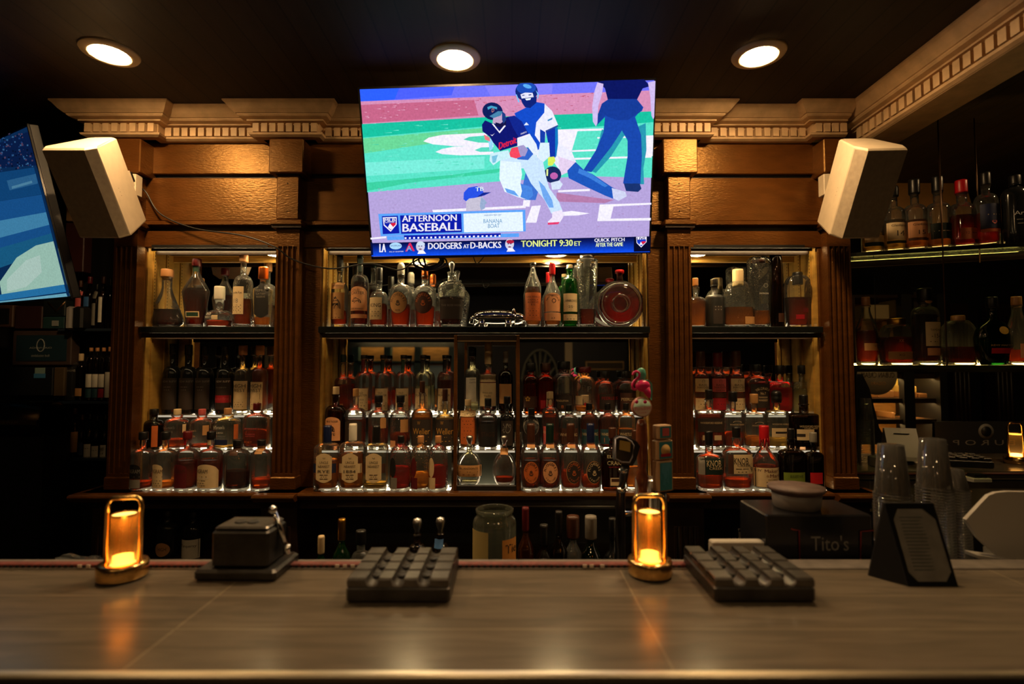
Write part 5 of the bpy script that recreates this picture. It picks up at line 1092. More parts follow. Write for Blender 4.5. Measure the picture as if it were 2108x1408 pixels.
# ---------------------------------------------------------------- things on the bar
def dot(px, py, h=BAR):                       # point of the bar top seen at a pixel
    v = (704-py)/F; d = h*(CT-v*SN)/(SN+v*CT); return X(px, d, py), d
M_REFGLOW = emit('led_reflection_glow', (1, .60, .20), 9); M_FLAME2 = emit('lamp_glow_top', (1, .48, .09), 4); M_FLAME3 = emit('lamp_glow_down', (1, .42, .07), 16)
DPY = 1150
M_AMB = glass('amber_lamp_glass', (1, .72, .38), .6, milky=.12, ior=1.18)
def candle_lamp(px, py, label, loop_rot):
    x, y = dot(px, py); z = BAR+.0005
    t = thing('table_lamp', label, 'lamp', (x, y, z), 'brass table lamps on the bar'); L = t.location.copy()
    s = MB(); s.lathe([(.050, 0), (.0505, .004)], M_BLACK, (x, y, z), 32); s.lathe([(.052, .004), (.053, .006), (.053, .034), (.051, .038), (.034, .039), (.030, .036)], M_BRASS, (x, y, z), 40); s.build('base', t, L)
    s = MB(); s.lathe([(.0275, .039), (.0275, .153), (.0262, .153), (.0262, .040)], M_AMB, (x, y, z), 32, caps=False); s.build('glass_cylinder', t, L)
    s = MB(); s.lathe([(.001, .0395), (.026, .0395), (.026, .050), (.024, .052), (.001, .0525)], M_REFGLOW, (x, y, z), 28); s.build('reflection_disc', t, L)  # reflection of the LED, made as a glowing disc
    s = MB(); s.lathe([(.001, .146), (.0255, .146)], M_FLAME3, (x, y, z), 28, caps=False); s.lathe([(.0256, .1461), (.0256, .150), (.001, .1505)], M_FLAME2, (x, y, z), 28); s.build('top_disc', t, L)
    s = MB(); R_, H_ = .037, .190; pts_ = []
    ca, sa = math.cos(loop_rot), math.sin(loop_rot)
    q = [(-R_, .035), (-R_, H_-.02)]+[(-R_+.016-.016*math.cos(a), H_-.016+.016*math.sin(a)) for a in (.4, .8, 1.2, 1.57)]
    q = q+[(-u, v) for u, v in q[::-1]]
    s.tube([(x+u*ca, y+u*sa, z+v) for u, v in q], .0055, M_BRASS, 10, True)
    q2 = [(-.026, .16), (.026, .16)]
    s.build('handle_frame', t, L)
    return t
candle_lamp(252, 1190, 'glowing brass lantern lamp, left one on the bar', .15)
candle_lamp(1338, 1183, 'glowing brass lantern lamp, right one on the bar beside the ashtray', 0)

M_ALU = mat('cast_aluminium', (.085, .082, .080), .40, 1, .25, 18, .25, 120)
M_ALU2 = mat('cast_aluminium_edge', (.17, .16, .15), .35, 1, .2, 25, .2, 100)
# cutter box
x, y = dot(512, 1196); Yc = y+.055
t = thing('cigar_cutter', 'heavy grey metal box with hinged lever on a square base, on the bar', 'cigar cutter', (X(510, Yc), Yc, BAR+.0005)); L = t.location.copy()
xx, yy, z = L; rot = Matrix.Translation((xx, yy, z)) @ Matrix.Rotation(-.02, 4, 'Z')
s = MB(); s.bbox(-.098, .098, -.062, .075, 0, .026, M_ALU, .006, rot); s.build('base_plate', t, L)
s = MB(); s.bbox(-.066, .072, -.045, .055, .0262, .112, M_ALU, .005, rot); s.bbox(-.062, .068, -.040, .050, .1122, .121, M_ALU2, .004, rot); s.build('body', t, L)
s = MB()
for dx in (-.02, .012): s.lathe([(.014, 0), (.012, .003), (.006, .001)], M_BLACK, (dx, 0, .1213), 16, mtx=rot)
s.build('cutting_holes', t, L)
s = MB(); s.tube([rot @ Vector((.092, .01, .055)), rot @ Vector((.060, .005, .150))], .0065, M_CHROME, 10); s.lathe([(.001, -.01), (.010, -.004), (.010, .006), (.001, .012)], M_CHROME, (.058, .005, .150), 12, mtx=rot)
s.lathe([(.009, -.01), (.009, .012)], M_CHROME, (.092, .01, .052), 12, mtx=rot); s.build('lever', t, L)
# ashtrays
def ashtray(pf0, pf1, rotz, S_, label):
    """square ashtray, front corners given in pixels (bottom edge)"""
    (xa, ya), (xb, yb) = dot(*pf0), dot(*pf1)
    a = math.atan2(yb-ya, xb-xa); W_ = math.hypot(xb-xa, yb-ya)
    cx, cyy = (xa+xb)/2-math.sin(a)*W_*S_/2, (ya+yb)/2+math.cos(a)*W_*S_/2
    t = thing('ashtray', label, 'ashtray', (cx, cyy, BAR+.0005), 'metal ashtrays on the bar'); L = t.location.copy()
    M4 = Matrix.Translation(L) @ Matrix.Rotation(a, 4, 'Z'); h = W_/2; hd = W_*S_/2; Hh = .046
    s = MB(); s.bbox(-h, h, -hd, hd, 0, .034, M_ALU, .005, M4); s.build('tray', t, L)
    s = MB(); nx, ny = 4, 4; cw_ = 2*h/nx; cd_ = 2*hd/ny
    for j in range(ny):
        y0, y1 = -hd+j*cd_+.0015, -hd+(j+1)*cd_-.0015; top = [(-h+.002, .050), (-h+.004, .052)]
        for i in range(1, nx):
            c = -h+i*cw_
            top += [(c-.014*math.cos(q_), .052-.0155*math.sin(q_)) for q_ in [PI*k_/8 for k_ in range(9)]]
        top += [(h-.004, .052), (h-.002, .050)]; n_ = len(top)
        for i in range(n_-1):
            (xa_, za_), (xb_, zb_) = top[i], top[i+1]; ch = .004
            vs = [(xa_, y0, .0342), (xb_, y0, .0342), (xb_, y0, zb_-ch), (xa_, y0, za_-ch), (xa_, y0+ch, za_), (xb_, y0+ch, zb_), (xb_, y1-ch, zb_), (xa_, y1-ch, za_), (xa_, y1, za_-ch), (xb_, y1, zb_-ch), (xb_, y1, .0342), (xa_, y1, .0342)]
            s.add([M4 @ Vector(v) for v in vs], [(0, 1, 2, 3), (3, 2, 5, 4), (4, 5, 6, 7), (7, 6, 9, 8), (8, 9, 10, 11)], M_ALU2)
        for xx_ in (-h+.002, h-.002): s.add([M4 @ Vector(v) for v in [(xx_, y0, .0342), (xx_, y1, .0342), (xx_, y1, .046), (xx_, y0, .046)]], [(0, 1, 2, 3)], M_ALU2)
    s.build('grooved_grid', t, L)
    for i in range(1, nx):
        for j in range(1, ny): s = MB(); s.lathe([(.0115, .0350), (.0115, .0425), (.001, .0428)], M_BLACK, (-h+i*cw_, -hd+j*cd_, 0), 14, mtx=M4); s.build('well', t, L)
ashtray((711, 1243), (925, 1243), 0, .92, 'square grey metal ashtray left of the bar centre')
ashtray((1472, 1242), (1681, 1242), 0, .98, 'square grey metal ashtray on the right, beside the lantern lamp')
# menu stand
t = thing('menu_stand', 'black leaning menu stand with a grey octagonal menu card, on the right of the bar', 'menu stand', (X(1895, 1.32), 1.32, BAR+.0005)); L = t.location.copy()
s = MB(); z0 = BAR+.0005
a0, b0 = dot(1870, 1208), dot(1973, 1208)
fb = [Vector((a0[0], a0[1], z0)), Vector((b0[0], b0[1], z0))]; Yt = a0[1]+.06
ft = [Vector((X(1825, Yt), Yt, Z(1036, Yt))), Vector((X(1926, Yt), Yt, Z(1036, Yt)))]
bk = dot(1800, 1192)
bb = [Vector((bk[0], bk[1]+.02, z0)), Vector((bk[0]+.10, bk[1]+.07, z0))]
th = Vector((0, .004, 0)); M_BLKP = mat('black_menu_board', (.008, .008, .009), .35)
s.add([fb[0], fb[1], ft[1], ft[0], fb[0]+th, fb[1]+th, ft[1]+th, ft[0]+th], [(0, 1, 2, 3), (7, 6, 5, 4), (0, 4, 5, 1), (1, 5, 6, 2), (2, 6, 7, 3), (3, 7, 4, 0)], M_BLKP); s.build('front_board', t, L)
s = MB(); s.add([ft[0]+th, ft[1]+th, bb[1], bb[0], ft[0]+th*2, ft[1]+th*2, bb[1]+th, bb[0]+th], [(0, 1, 2, 3), (7, 6, 5, 4), (0, 4, 5, 1), (1, 5, 6, 2), (2, 6, 7, 3), (3, 7, 4, 0)], M_BLKP)
s.add([fb[0]+th, ft[0]+th, bb[0]], [(0, 1, 2)], M_BLKP); s.build('rear_board', t, L)
s = MB()
def onb(u, v, off=.0015):
    p = (fb[0]*(1-u)+fb[1]*u)*(1-v)+(ft[0]*(1-u)+ft[1]*u)*v; return p+Vector((0, -off, 0))
s.add([onb(u, v) for u, v in ((.22, .06), (.78, .06), (.93, .17), (.93, .80), (.72, .93), (.22, .93), (.08, .80), (.08, .17))], [tuple(range(8))], mat('grey_menu_paper', (.20, .19, .17), .6, 0, .15, 30))
for k in range(16):
    v = .82-k*.042; s.add([onb(u, v_, .0022) for u, v_ in ((.2, v), (.2+.5*random.uniform(.6, 1), v), (.2+.45, v+.012), (.2, v+.012))], [(0, 1, 2, 3)], mat('menu_print', (.05, .06, .05), .6))
s.build('menu_card', t, L)

# ---------------------------------------------------------------- behind the bar: cups, terminal, caddy, taps
M_CUP = glass('clear_plastic_cup', (.93, .91, .88), .75, milky=.07)
def cup_stack(px, yt, w_, Y, z0, label, yrim, group='stacks of clear plastic cups'):
    """inverted cups: one tapering cup on top, ribbed stack of rims below"""
    x = X(px, Y); R = w_/2/F*Y; zt = Z(yt, Y); zr = Z(yrim, Y)
    t = thing('cup_stack', label, 'plastic cups', (x, Y, z0), group); L = t.location.copy()
    s = MB(); s.lathe([(R*.98, zr-z0), (R*.72, zt-z0), (R*.60, zt-z0+.001), (R*.001, zt-z0+.001)], M_CUP, (x, Y, z0), 28, caps=False)
    for k in range(1, 6): s.lathe([(R*.97, zr-z0-.002*k), (R*.70, zt-z0-.006*k)], M_CUP, (x, Y, z0), 20, caps=False)
    s.build('top_cups', t, L)
    s = MB(); pr = []; z = 0; H_ = zr-z0
    while z < H_: pr += [(R*.98, z), (R*1.06, z+.001), (R*1.06, z+.004), (R*.98, z+.005)]; z += .0085
    s.lathe(pr, M_CUP, (x, Y, z0), 28, caps=False); s.build('stacked_rims', t, L)
LOW = -.83; DPY = 1050
for a in ((1838, 915, 64, 1.50, 'stack of clear plastic cups behind the menu stand, left one', 1015), (1925, 903, 62, 1.58, 'tallest stack of clear plastic cups, middle one behind the menu stand', 1003), (1958, 965, 62, 1.66, 'shorter ribbed stack of clear plastic cups, rightmost behind the menu stand', 1004)):
    cup_stack(a[0], a[1], a[2], a[3], LOW, a[4], a[5])
# work counter behind bar
s = MB(); s.box(-1.9, 2.6, 1.50-.03, 2.10, LOW-.04, LOW-.0005, mat('dark_steel_counter', (.05, .05, .05), .3, 1)); s.box(-1.9, 2.6, 1.60, 2.08, FLOOR, LOW-.04, M_BLACK)
tag(s.build('work_counter'), 'dark low work counter behind the bar', 'counter')
# white terminal
t = thing('card_terminal', 'large white point of sale terminal at the right edge', 'point of sale terminal', (X(2075, 1.47), 1.49, LOW)); L = t.location.copy()
Y0 = 1.47; M_WHT = mat('white_plastic', (.50, .47, .42), .35)
poly = [(1990, 1072), (2050, 1013), (2240, 1013), (2240, 1170), (2110, 1158), (1998, 1128)]
s = MB(); s.prism([(X(a, Y0, b_), Z(b_, Y0)) for a, b_ in [(1989, 1070), (2026, 1030), (2036, 1020), (2052, 1014), (2075, 1012), (2240, 1014), (2240, 1160), (2070, 1160), (2014, 1108)]], Y0, Y0+.012, M_WHT); s.build('screen_housing', t, L)
s = MB(); s.prism([(X(a, Y0, b_), Z(b_, Y0)) for a, b_ in [(1992, 1135), (2240, 1172), (2240, 1180), (1994, 1142)]], Y0-.03, Y0+.012, M_WHT); s.box(X(2060, Y0), X(2200, Y0), Y0+.02, Y0+.06, LOW, Z(1140, Y0), M_WHT); s.build('stand', t, L)
# caddy with bowl
Yc = 1.48
t = thing('napkin_caddy', 'black display box with white script lettering and red edge lines', 'box', (X(1680, Yc), Yc, LOW)); L = t.location.copy()
s = MB(); s.bbox(X(1576, Yc), X(1795, Yc), Yc, Yc+.17, LOW, Z(1060, Yc), mat('gloss_black_plastic', (.012, .012, .014), .22), .004); s.build('body', t, L)
s = MB(); M_REDL = mat('red_edge', (.30, .035, .03), .5)
s.tube([W3(1568, 1056, Yc+.1), W3(1632, 1090, Yc-.003), W3(1645, 1092, Yc-.003), W3(1647, 1180, Yc-.003)], .0022, M_REDL, 6); s.tube([W3(1772, 1180, Yc-.003), W3(1772, 1094, Yc-.003), W3(1798, 1092, Yc-.003)], .0022, M_REDL, 6); s.build('red_lines', t, L)
s = MB(); ptx, fs_ = text_pts("Tito's", X(1706, Yc), Z(1118, Yc), 30/F*Yc, 76/F*Yc); s.add([(x_, Yc-.0012, z_) for x_, z_ in ptx], fs_, mat('grey_print', (.25, .24, .22), .5)); s.build('lettering', t, L)
zc = Z(1060, Yc)+.0005; yb = Yc+.08; t = thing('coaster_tub', 'stack of round grey coasters in a shallow tub on the black box', 'coasters', (X(1640, yb), yb, zc)); L = t.location.copy()
R = 52/F*yb
s = MB(); s.lathe([(R*.80, 0), (R*.84, .004), (R*.90, .045), (R*.84, .045), (R*.8, .03), (.001, .03)], mat('grey_tub', (.13, .11, .10), .5, 0, .1, 20), (X(1640, yb), yb, zc), 32, caps=False); s.build('tub', t, L)
s = MB(); s.lathe([(.001, .034), (R*.80, .034), (R*1.0, .050), (R*1.04, .053), (R*1.02, .060), (.001, .062)], mat('brown_coaster', (.10, .06, .05), .6, 0, .3, 40), (X(1640, yb), yb, zc), 32); s.build('coasters', t, L)
s = MB(); s.bbox(X(1462, 1.5), X(1570, 1.5), 1.49, 1.52, LOW+.0005, Z(1113, 1.5), M_WHT, .003)
tag(s.build('white_box'), 'white box edge showing above the right ashtray', 'box')
# taps
Yt = 1.72
t = thing('beer_tower', 'chrome beer tap tower behind the right lantern lamp', 'beer tower', (X(1335, Yt), Yt, LOW)); L = t.location.copy()
R = 27/F*Yt
s = MB(); s.lathe([(R*1.2, 0), (R*1.2, .01), (R, .012), (R, Z(984, Yt)-LOW-.004), (R*.95, Z(984, Yt)-LOW), (.001, Z(984, Yt)-LOW)], mat('polished_steel', (.75, .74, .72), .24, 1), (X(1335, Yt), Yt, LOW), 32); s.build('column', t, L)
s = MB(); s.tube([W3(1270, 1058, Yt-.04), W3(1335, 1055, Yt-.01)], .008, M_CHROME, 10); s.build('faucet_pipe', t, L)
M_TAPB = mat('black_tap_plastic', (.012, .012, .015), .3)
def tap_base(t, px, y0, y1, Y, L, r=.011):
    s = MB(); s.lathe([(r, Z(y1, Y)-Z(1170, Y)), (r*1.05, 0)][::-1], M_TAPB, (X(px, Y), Y, Z(1170, Y)), 16); return s
Y = 1.62
t = thing('tap_handle', 'black paddle shaped tap handle with silver outline and gold patch', 'tap handle', (X(1278, Y), Y, Z(1170, Y)), 'beer tap handles'); L = t.location.copy()
s = MB(); s.prism([(X(a, Y, b_), Z(b_, Y)) for a, b_ in [(1265, 903), (1272, 898), (1292, 899), (1310, 908), (1316, 918), (1308, 945), (1300, 958), (1282, 955), (1264, 946)]], Y-.012, Y+.022, M_TAPB)
s.tube([W3(1288, 955, Y), W3(1283, 985, Y), W3(1278, 1010, Y), W3(1276, 1170, Y)], [.013, .0125, .0135, .016], M_TAPB, 16); s.build('handle', t, L)
s = MB(); ring = [(1267, 904), (1275, 900), (1289, 902), (1300, 909), (1305, 917), (1302, 940), (1296, 952), (1280, 951), (1267, 944)]
s.tube([W3(a, b_, Y-.013) for a, b_ in ring+ring[:1]], .0022, mat('silver_grey_outline', (.45, .45, .55), .3), 8); s.build('outline', t, L)
s = MB(); s.prism([(X(a, Y, b_), Z(b_, Y)) for a, b_ in [(1274, 905), (1296, 909), (1295, 929), (1273, 924)]], Y-.0135, Y-.012, mat('gold_patch', (.40, .28, .07), .4)); 
s.build('badge', t, L)
s = MB()
for z_ in (963, 1002): s.lathe([(.0150, 0), (.0152, .012)], M_CHROME, (X(1284 if z_ < 980 else 1280, Y), Y, Z(z_+10, Y)), 16)
s.build('collars', t, L)
# flamingo tap handle
Y = 1.66
t = thing('tap_handle', 'flamingo topped tap handle with a round pink and white sign', 'tap handle', (X(1322, Y), Y, Z(1170, Y)), 'beer tap handles'); L = t.location.copy()
def FX(cx, cyy): return (X(1180+cx/4.024, Y, 680+cyy/4.024), Z(680+cyy/4.024, Y))
def W4(cx, cyy, dy=0): a, b_ = FX(cx, cyy); return (a, Y+dy, b_)
M_PINK = mat('flamingo_pink', (.72, .02, .16), .3); M_MINT = mat('mint_green', (.10, .42, .30), .4)
s = MB(); s.tube(smooth([W4(492, 372), W4(505, 348), W4(530, 342), W4(548, 362), W4(538, 392), W4(506, 420), W4(490, 455), W4(498, 486), W4(525, 488)], 5), [.0025]+[.0038]*39+[.006], M_PINK, 10)
s.lathe([(.001, -.019), (.010, -.016), (.019, -.007), (.021, .002), (.017, .011), (.008, .017), (.001, .018)], M_PINK, (*[W4(575, 460)[0], Y], W4(575, 460)[2]), 16, sx=1.15, sy=.7)
s.tube([W4(600, 480), W4(622, 530), W4(632, 560)], [.014, .009, .004], M_PINK, 8); s.build('flamingo', t, L)
s = MB(); s.lathe([(.001, -.026), (.010, -.022), (.015, -.002), (.012, .014), (.001, .02)], M_MINT, (W4(560, 362)[0]+.004, Y+.010, W4(560, 362)[2]), 14, sy=.5)
s.prism([FX(*p) for p in [(590, 415), (625, 410), (655, 440), (660, 480), (655, 580), (640, 540), (625, 470)]], Y+.002, Y+.016, M_MINT); s.build('mint_backing', t, L)
s = MB(); c_ = W4(565, 636); R = 82/4.024/F*Y
s.lathe([(R*.9, -.012), (R, -.008), (R, .010), (R*.5, .012)], mat('sign_rim', (.35, .12, .08), .4), (c_[0], Y, c_[2]), 32, axis='y')
s.lathe([(R*.88, 0), (R*.88, .001)], mat('sign_mint', (.42, .62, .52), .5), (c_[0], Y-.0130, c_[2]), 32, axis='y')
hw_ = R*.86
s.prism([(c_[0]+hw_*math.cos(math.radians(a)), c_[2]+hw_*math.sin(math.radians(a))) for a in range(12, -193, -15)], Y-.0142, Y-.0136, mat('sign_cream', (.72, .55, .45), .5))
ptx, fs_ = text_pts('Paradise', c_[0], c_[2]-.003, .011, R*1.55, .12); s.add([(x_, Y-.0150, z_) for x_, z_ in ptx], fs_, mat('sign_pink', (.65, .16, .2), .5))
ptx, fs_ = text_pts('PARK', c_[0], c_[2]-.016, .004, R*.8, .1); s.add([(x_, Y-.0150, z_) for x_, z_ in ptx], fs_, mat('sign_pink', (.65, .16, .2), .5))
for dx in (-.018, .008): s.lathe([(.0055, 0), (.0055, .0006)], M_PINK, (c_[0]+dx, Y-.0148, c_[2]+.017), 10, axis='y')
s.build('round_sign', t, L)
s = MB(); M_RED = mat('brown_red_handle', (.16, .045, .018), .22, 0, .3, 10, 0, 60, (1, 1, 4))
hz0, hz1 = Z(1170, Y), Z(864, Y); hk = (hz1-hz0)
s.lathe([(a_, b_*hk) for a_, b_ in [(.009, 0), (.010, .30), (.017, .36), (.019, .46), (.012, .52), (.014, .56), (.020, .60), (.012, .66), (.016, .74), (.0185, .86), (.0165, .96), (.012, 1.0)]], M_RED, (W4(570, 700)[0], Y+.006, hz0), 20)
s.build('turned_handle', t, L)
# teal tap handle
Y = 1.66
t = thing('tap_handle', 'teal and tan rectangular tap handle in three stepped blocks', 'tap handle', (X(1365, Y), Y, Z(1170, Y)), 'beer tap handles'); L = t.location.copy()
M_TAN = mat('tap_tan', (.45, .28, .15), .5); M_TEAL = mat('tap_teal', (.04, .22, .27), .4)
rz = Matrix.Translation((X(1365, Y), Y, 0)) @ Matrix.Rotation(.45, 4, 'Z')
s = MB()
for (za, zb, w_) in ((874, 903, .026), (905, 945, .030), (947, 1010, .028)): s.bbox(-w_, w_, -.016, .016, Z(zb, Y), Z(za, Y), M_TAN, .003, rz); s.box(-w_+.004, w_-.006, -.0172, -.0158, Z(zb, Y)+.005, Z(za, Y)-.005, M_TEAL, rz)
s.lathe([(.012, 0), (.012, .24)], M_TAPB, (X(1365, Y), Y, Z(1170, Y)), 14); s.build('handle', t, L)
s = MB(); s.box(-.014, .012, -.0182, -.0175, Z(896, Y), Z(880, Y), mat('label_pink', COL['pink'], .5), rz); s.build('picture_panel', t, L); s = MB(); s.lathe([(.018, 0), (.018, .0006)], mat('tap_sun', (.55, .35, .12), .5), (-.002, -.0178, Z(925, Y)), 20, axis='y', mtx=rz)
s.box(-.022, .018, -.0188, -.0182, Z(938, Y), Z(932, Y), mat('label_red', COL['red'], .5), rz)
for i in range(14): s.box(-.02+.0026*i, -.0185+.0026*i, -.0182, -.0175, Z(960+random.uniform(0, 38), Y), Z(952, Y), mat('tap_light_blue', (.10, .35, .50), .5), rz)
s.build('picture_panel', t, L)

# bottles in the speed rail
def RB(px, yt, w_, style, g, liq, cap, desc, Y=1.80, **k): return B('RAIL', px, w_, yt, style, g, liq, 1200, cap, desc, pos=(Y, LOW+.0005, 'rail behind the bar'), **k)
RB(660, 1103, 30, 'wine', 'green', None, 'cream', 'small green bottle with pale pourer')
RB(702, 1068, 34, 'wine', 'green', None, 'gold', 'yellow green necked bottle with pourer')
RB(742, 1092, 40, 'shortneck', 'clear', 'pale', 'black', 'clear bottle deep in shadow')
RB(858, 1066, 40, 'bottle', 'dark', 'dark', 'silver', 'dark bottle with chrome domed pourer', capshape=3)
RB(906, 1064, 40, 'bottle', 'dark', 'dark', 'silver', 'dark bottle with chrome domed pourer and blue label', capshape=3, labels=[('rect', 895, 1108, 913, 1180, 'blue')])
RB(1082, 1044, 32, 'wine', 'amberg', 'deep', 'maroon', 'dark bottle with red capsule')
RB(1120, 1080, 40, 'wine', 'dark', 'dark', 'black', 'short dark bottle with black cap')
RB(1151, 1052, 34, 'wine', 'dark', 'dark', 'black', 'tall dark bottle with black cap')
RB(1180, 1062, 36, 'wine', 'clear', 'amber', 'brown', 'clear necked bottle with wide brown cap', cw=26)
RB(1217, 1062, 40, 'wine', 'dgreen', 'dark', 'grey', 'dark green bottle with grey capsule', cyb=1106, cw=24)
RB(1262, 1066, 60, 'ball', 'black', None, 'black', 'black round bottle with speckled highlights')
t = B('RAIL', 1018, 88, 1046, 'bottle', 'clear', 'pale', 1300, 'silver', 'big', pos=(1.80, LOW+.0005, 'rail behind the bar')) if False else None
# garnish jar
Y = 1.80; x = X(1018, Y); R = 44/F*Y
t = thing('glass_jar', 'large open glass jar with two orange tan labels, behind the bar centre', 'jar', (x, Y, LOW)); L = t.location.copy(); h = Z(1046, Y)-LOW
s = MB(); s.lathe([(.001, .004), (R*.96, .002), (R, .012), (R, h-.045), (R*.94, h-.032), (R*.82, h-.022), (R*.82, h-.014), (R*.87, h-.012), (R*.87, h-.002), (R*.82, h), (R*.78, h-.003), (R*.78, h-.02), (R*.96, h-.05)], glass('jar_glass', (.86, .88, .74), .5), (x, Y, LOW), 40, caps=False); s.build('glass_body', t, L)
s = MB()
for a0, a1, c_, zt_ in ((PI*1.06, PI*1.42, (.55, .42, .16), h-.06), (PI*1.62, PI*1.92, (.62, .27, .06), h-.085)):
    vs = [(x+(R+.001)*math.cos(a0+(a1-a0)*i/8), Y+(R+.001)*math.sin(a0+(a1-a0)*i/8), LOW+z_) for z_ in (.08, zt_) for i in range(9)]
    s.add(vs, [(i, i+1, i+10, i+9) for i in range(8)], mat('jar_label_%d' % int(a0*10), c_, .6), True)
ptx, fs_ = text_pts('Tie', 0, LOW+h-.115, .028); s.add([(x+(R+.0018)*math.cos(PI*1.78+p[0]/R), Y+(R+.0018)*math.sin(PI*1.78+p[0]/R), p[1]) for p in ptx], fs_, LM('ink')); s.build('label', t, L)
# bottles on the low cabinet shelf, left
def LB_(px, yt, w_, g, lab, desc, tx=(), **k): return B('LOWC', px, w_, yt, 'std', g, None, 0, 'black', desc, lab, tx, pos=(2.33, -.8098, 'low cabinet under left bay'), **k)
LB_(398, 1052, 40, 'black', [('rect', 379, 1106, 417, 1145, 'white')], 'dark bottle with white script label', [('Tanqueray', 398, 1119, 7, 30, 'ink')])
LB_(484, 1040, 44, 'black', [('arch', 471, 1078, 496, 1110, 'blue')], 'dark bottle with blue arched label', [('◉', 484, 1094, 12, 12, 'navy')])
LB_(345, 1050, 42, 'black', [('oval', 330, 1112, 360, 1140, 'tan')], 'dark bottle with tan diamond label', [('HIGH', 346, 1125, 7, 16, 'ink')])
LB_(1528, 1052, 44, 'black', [('rect', 1514, 1090, 1540, 1112, 'grey')], 'dark bottle with dim grey label, right of the tap handles') 
# bag at left
s = MB(); pts_ = [W3(112, 1162, 1.52), W3(122, 1142, 1.52), W3(150, 1146, 1.54), W3(185, 1156, 1.55), W3(230, 1150, 1.55), W3(262, 1162, 1.55)]
vs = []; fs = []
for i, p in enumerate(smooth(pts_, 5)):
    for j in range(6): vs.append((p[0]+.004*math.sin(i*1.7+j), p[1]+j*.03, p[2]-.0-(j*.012)+.006*math.sin(i*.9+j*2)))
n_ = len(vs)//6
for i in range(n_-1):
    for j in range(5): fs.append((i*6+j, (i+1)*6+j, (i+1)*6+j+1, i*6+j+1))
s.add(vs, fs, glass('crumpled_plastic', (.75, .78, .8), .6), True)
tag(s.build('plastic_bag'), 'crumpled clear plastic bag behind the bar at the far left', 'plastic bag')
# ---------------------------------------------------------------- right passage: glass shelves
A0, A1 = Vector((1.515, 2.38)), Vector((2.16, 2.15)); du = (A1-A0).normalized()
M_GSH = glass('shelf_glass', (.75, .85, .75), .35)
def along(px, py=600):                                    # point of the shelf line seen at a picture column
    k = X(px, 1, py); a = (A0.x-k*A0.y)/(k*du.y-du.x); return A0+du*a
MS = Matrix.Translation((A0.x, A0.y, 0)) @ Matrix.Rotation(math.atan2(du.y, du.x), 4, 'Z')
Lsh = (A1-A0).length
for zt, lab in ((Z(525, 2.37), 'upper'), (Z(752, 2.37), 'lower')):
    t = thing('glass_shelf', f'{lab} glass shelf of the right passage, edge lit in yellow', 'shelf', (A0.x, A0.y, zt), 'glass shelves of the right passage'); L = t.location.copy()
    s = MB(); s.bbox(-.03, Lsh+.25, -.06, .15, zt-.010, zt, M_GSH, .002, MS); s.build('pane', t, L)
    s = MB(); s.box(-.03, Lsh+.25, .155, .175, zt-.03, zt-.01, M_WOODD, MS); s.box(-.03, Lsh+.25, -.066, -.0605, zt-.016, zt-.001, mat('dark_shelf_edge', (.02, .025, .015), .2), MS); s.build('rail', t, L)
    s = MB(); s.box(.01, Lsh+.2, .060, .070, zt+.0005, zt+.009, emit('yellow_strip', (1, .62, .16), 22), MS); s.build('light_strip', t, L)
s = MB(); p = along(1932); s.tube([(p.x-.02, p.y-.055, 0), (p.x-.02, p.y-.055, CEIL-.03)], .003, mat('shelf_rod', (.12, .07, .04), .4, 1), 8); s.tube([(p.x+.2, p.y+.02, .45), (p.x+.2, p.y+.02, CEIL-.03)], .003, mat('shelf_rod', (.12, .07, .04), .4, 1), 8)
tag(s.build('hanger_rods'), 'thin metal rods hanging from above that carry the glass shelves', 'rod')
def GB(row, px, w_, yt, style, g, liq, yf, cap, desc, labels=(), texts=(), **k):
    p = along(px, {'G1': 450, 'G2': 690}[row]); z = {'G1': Z(525, 2.37), 'G2': Z(752, 2.37)}[row]
    ph = {'G1': 'upper glass shelf at right', 'G2': 'lower glass shelf at right'}[row]
    return B(row, px, w_, yt, style, g, liq, yf, cap, desc, labels, texts, pos=(p.y, z, ph), **k)
GB('G1', 1795, 42, 402, 'std', 'clear', 'gold', 480, 'black', 'cream labelled bottle mostly behind the speaker', [('rect', 1775, 488, 1814, 502, 'cream'), ('rect', 1775, 502, 1814, 510, 'dgreen')], cw=18, ov={0: .58, 1: .7})
GB('G1', 1840, 43, 385, 'std', 'clear', 'gold', 455, 'black', 'bottle with cream label numbered 14', [('rect', 1820, 462, 1860, 498, 'cream'), ('rect', 1820, 499, 1860, 504, 'dgreen')], [('Glenfiddich', 1840, 468, 5, 30, 'ink'), ('14', 1841, 484, 11, 15, 'ink')], cw=20, cyb=404, ov={0: .58, 1: .7})
GB('G1', 1884, 43, 370, 'std', 'clear', 'orange', 455, 'black', 'bottle with pinkish label numbered 15', [('rect', 1864, 460, 1905, 492, 'peach'), ('rect', 1864, 493, 1905, 498, 'brown')], [('Glenfiddich', 1884, 466, 5, 30, 'brown'), ('15', 1884, 482, 9, 14, 'brown')], cw=20, cyb=398, ov={0: .58, 1: .7})
GB('G1', 1932, 46, 364, 'std', 'clear', 'orange', 480, 'black', 'bottle with dark green label', [('rect', 1910, 463, 1953, 495, 'dgreen')], [('— — — —', 1931, 479, 1.5, 36, 'cream')], cw=20, cyb=394, ov={0: .58, 1: .7})
GB('G1', 1981, 52, 372, 'std', 'clear', 'crimson', 445, 'wax', 'red capped bottle of red liquor', [('rect', 1964, 473, 2000, 496, 'orange')], [('12', 1976, 483, 5, 7, 'maroon'), ('— —', 1990, 483, 1.5, 12, 'maroon')], cw=22, cyb=396, ov={0: .56, 1: .7})
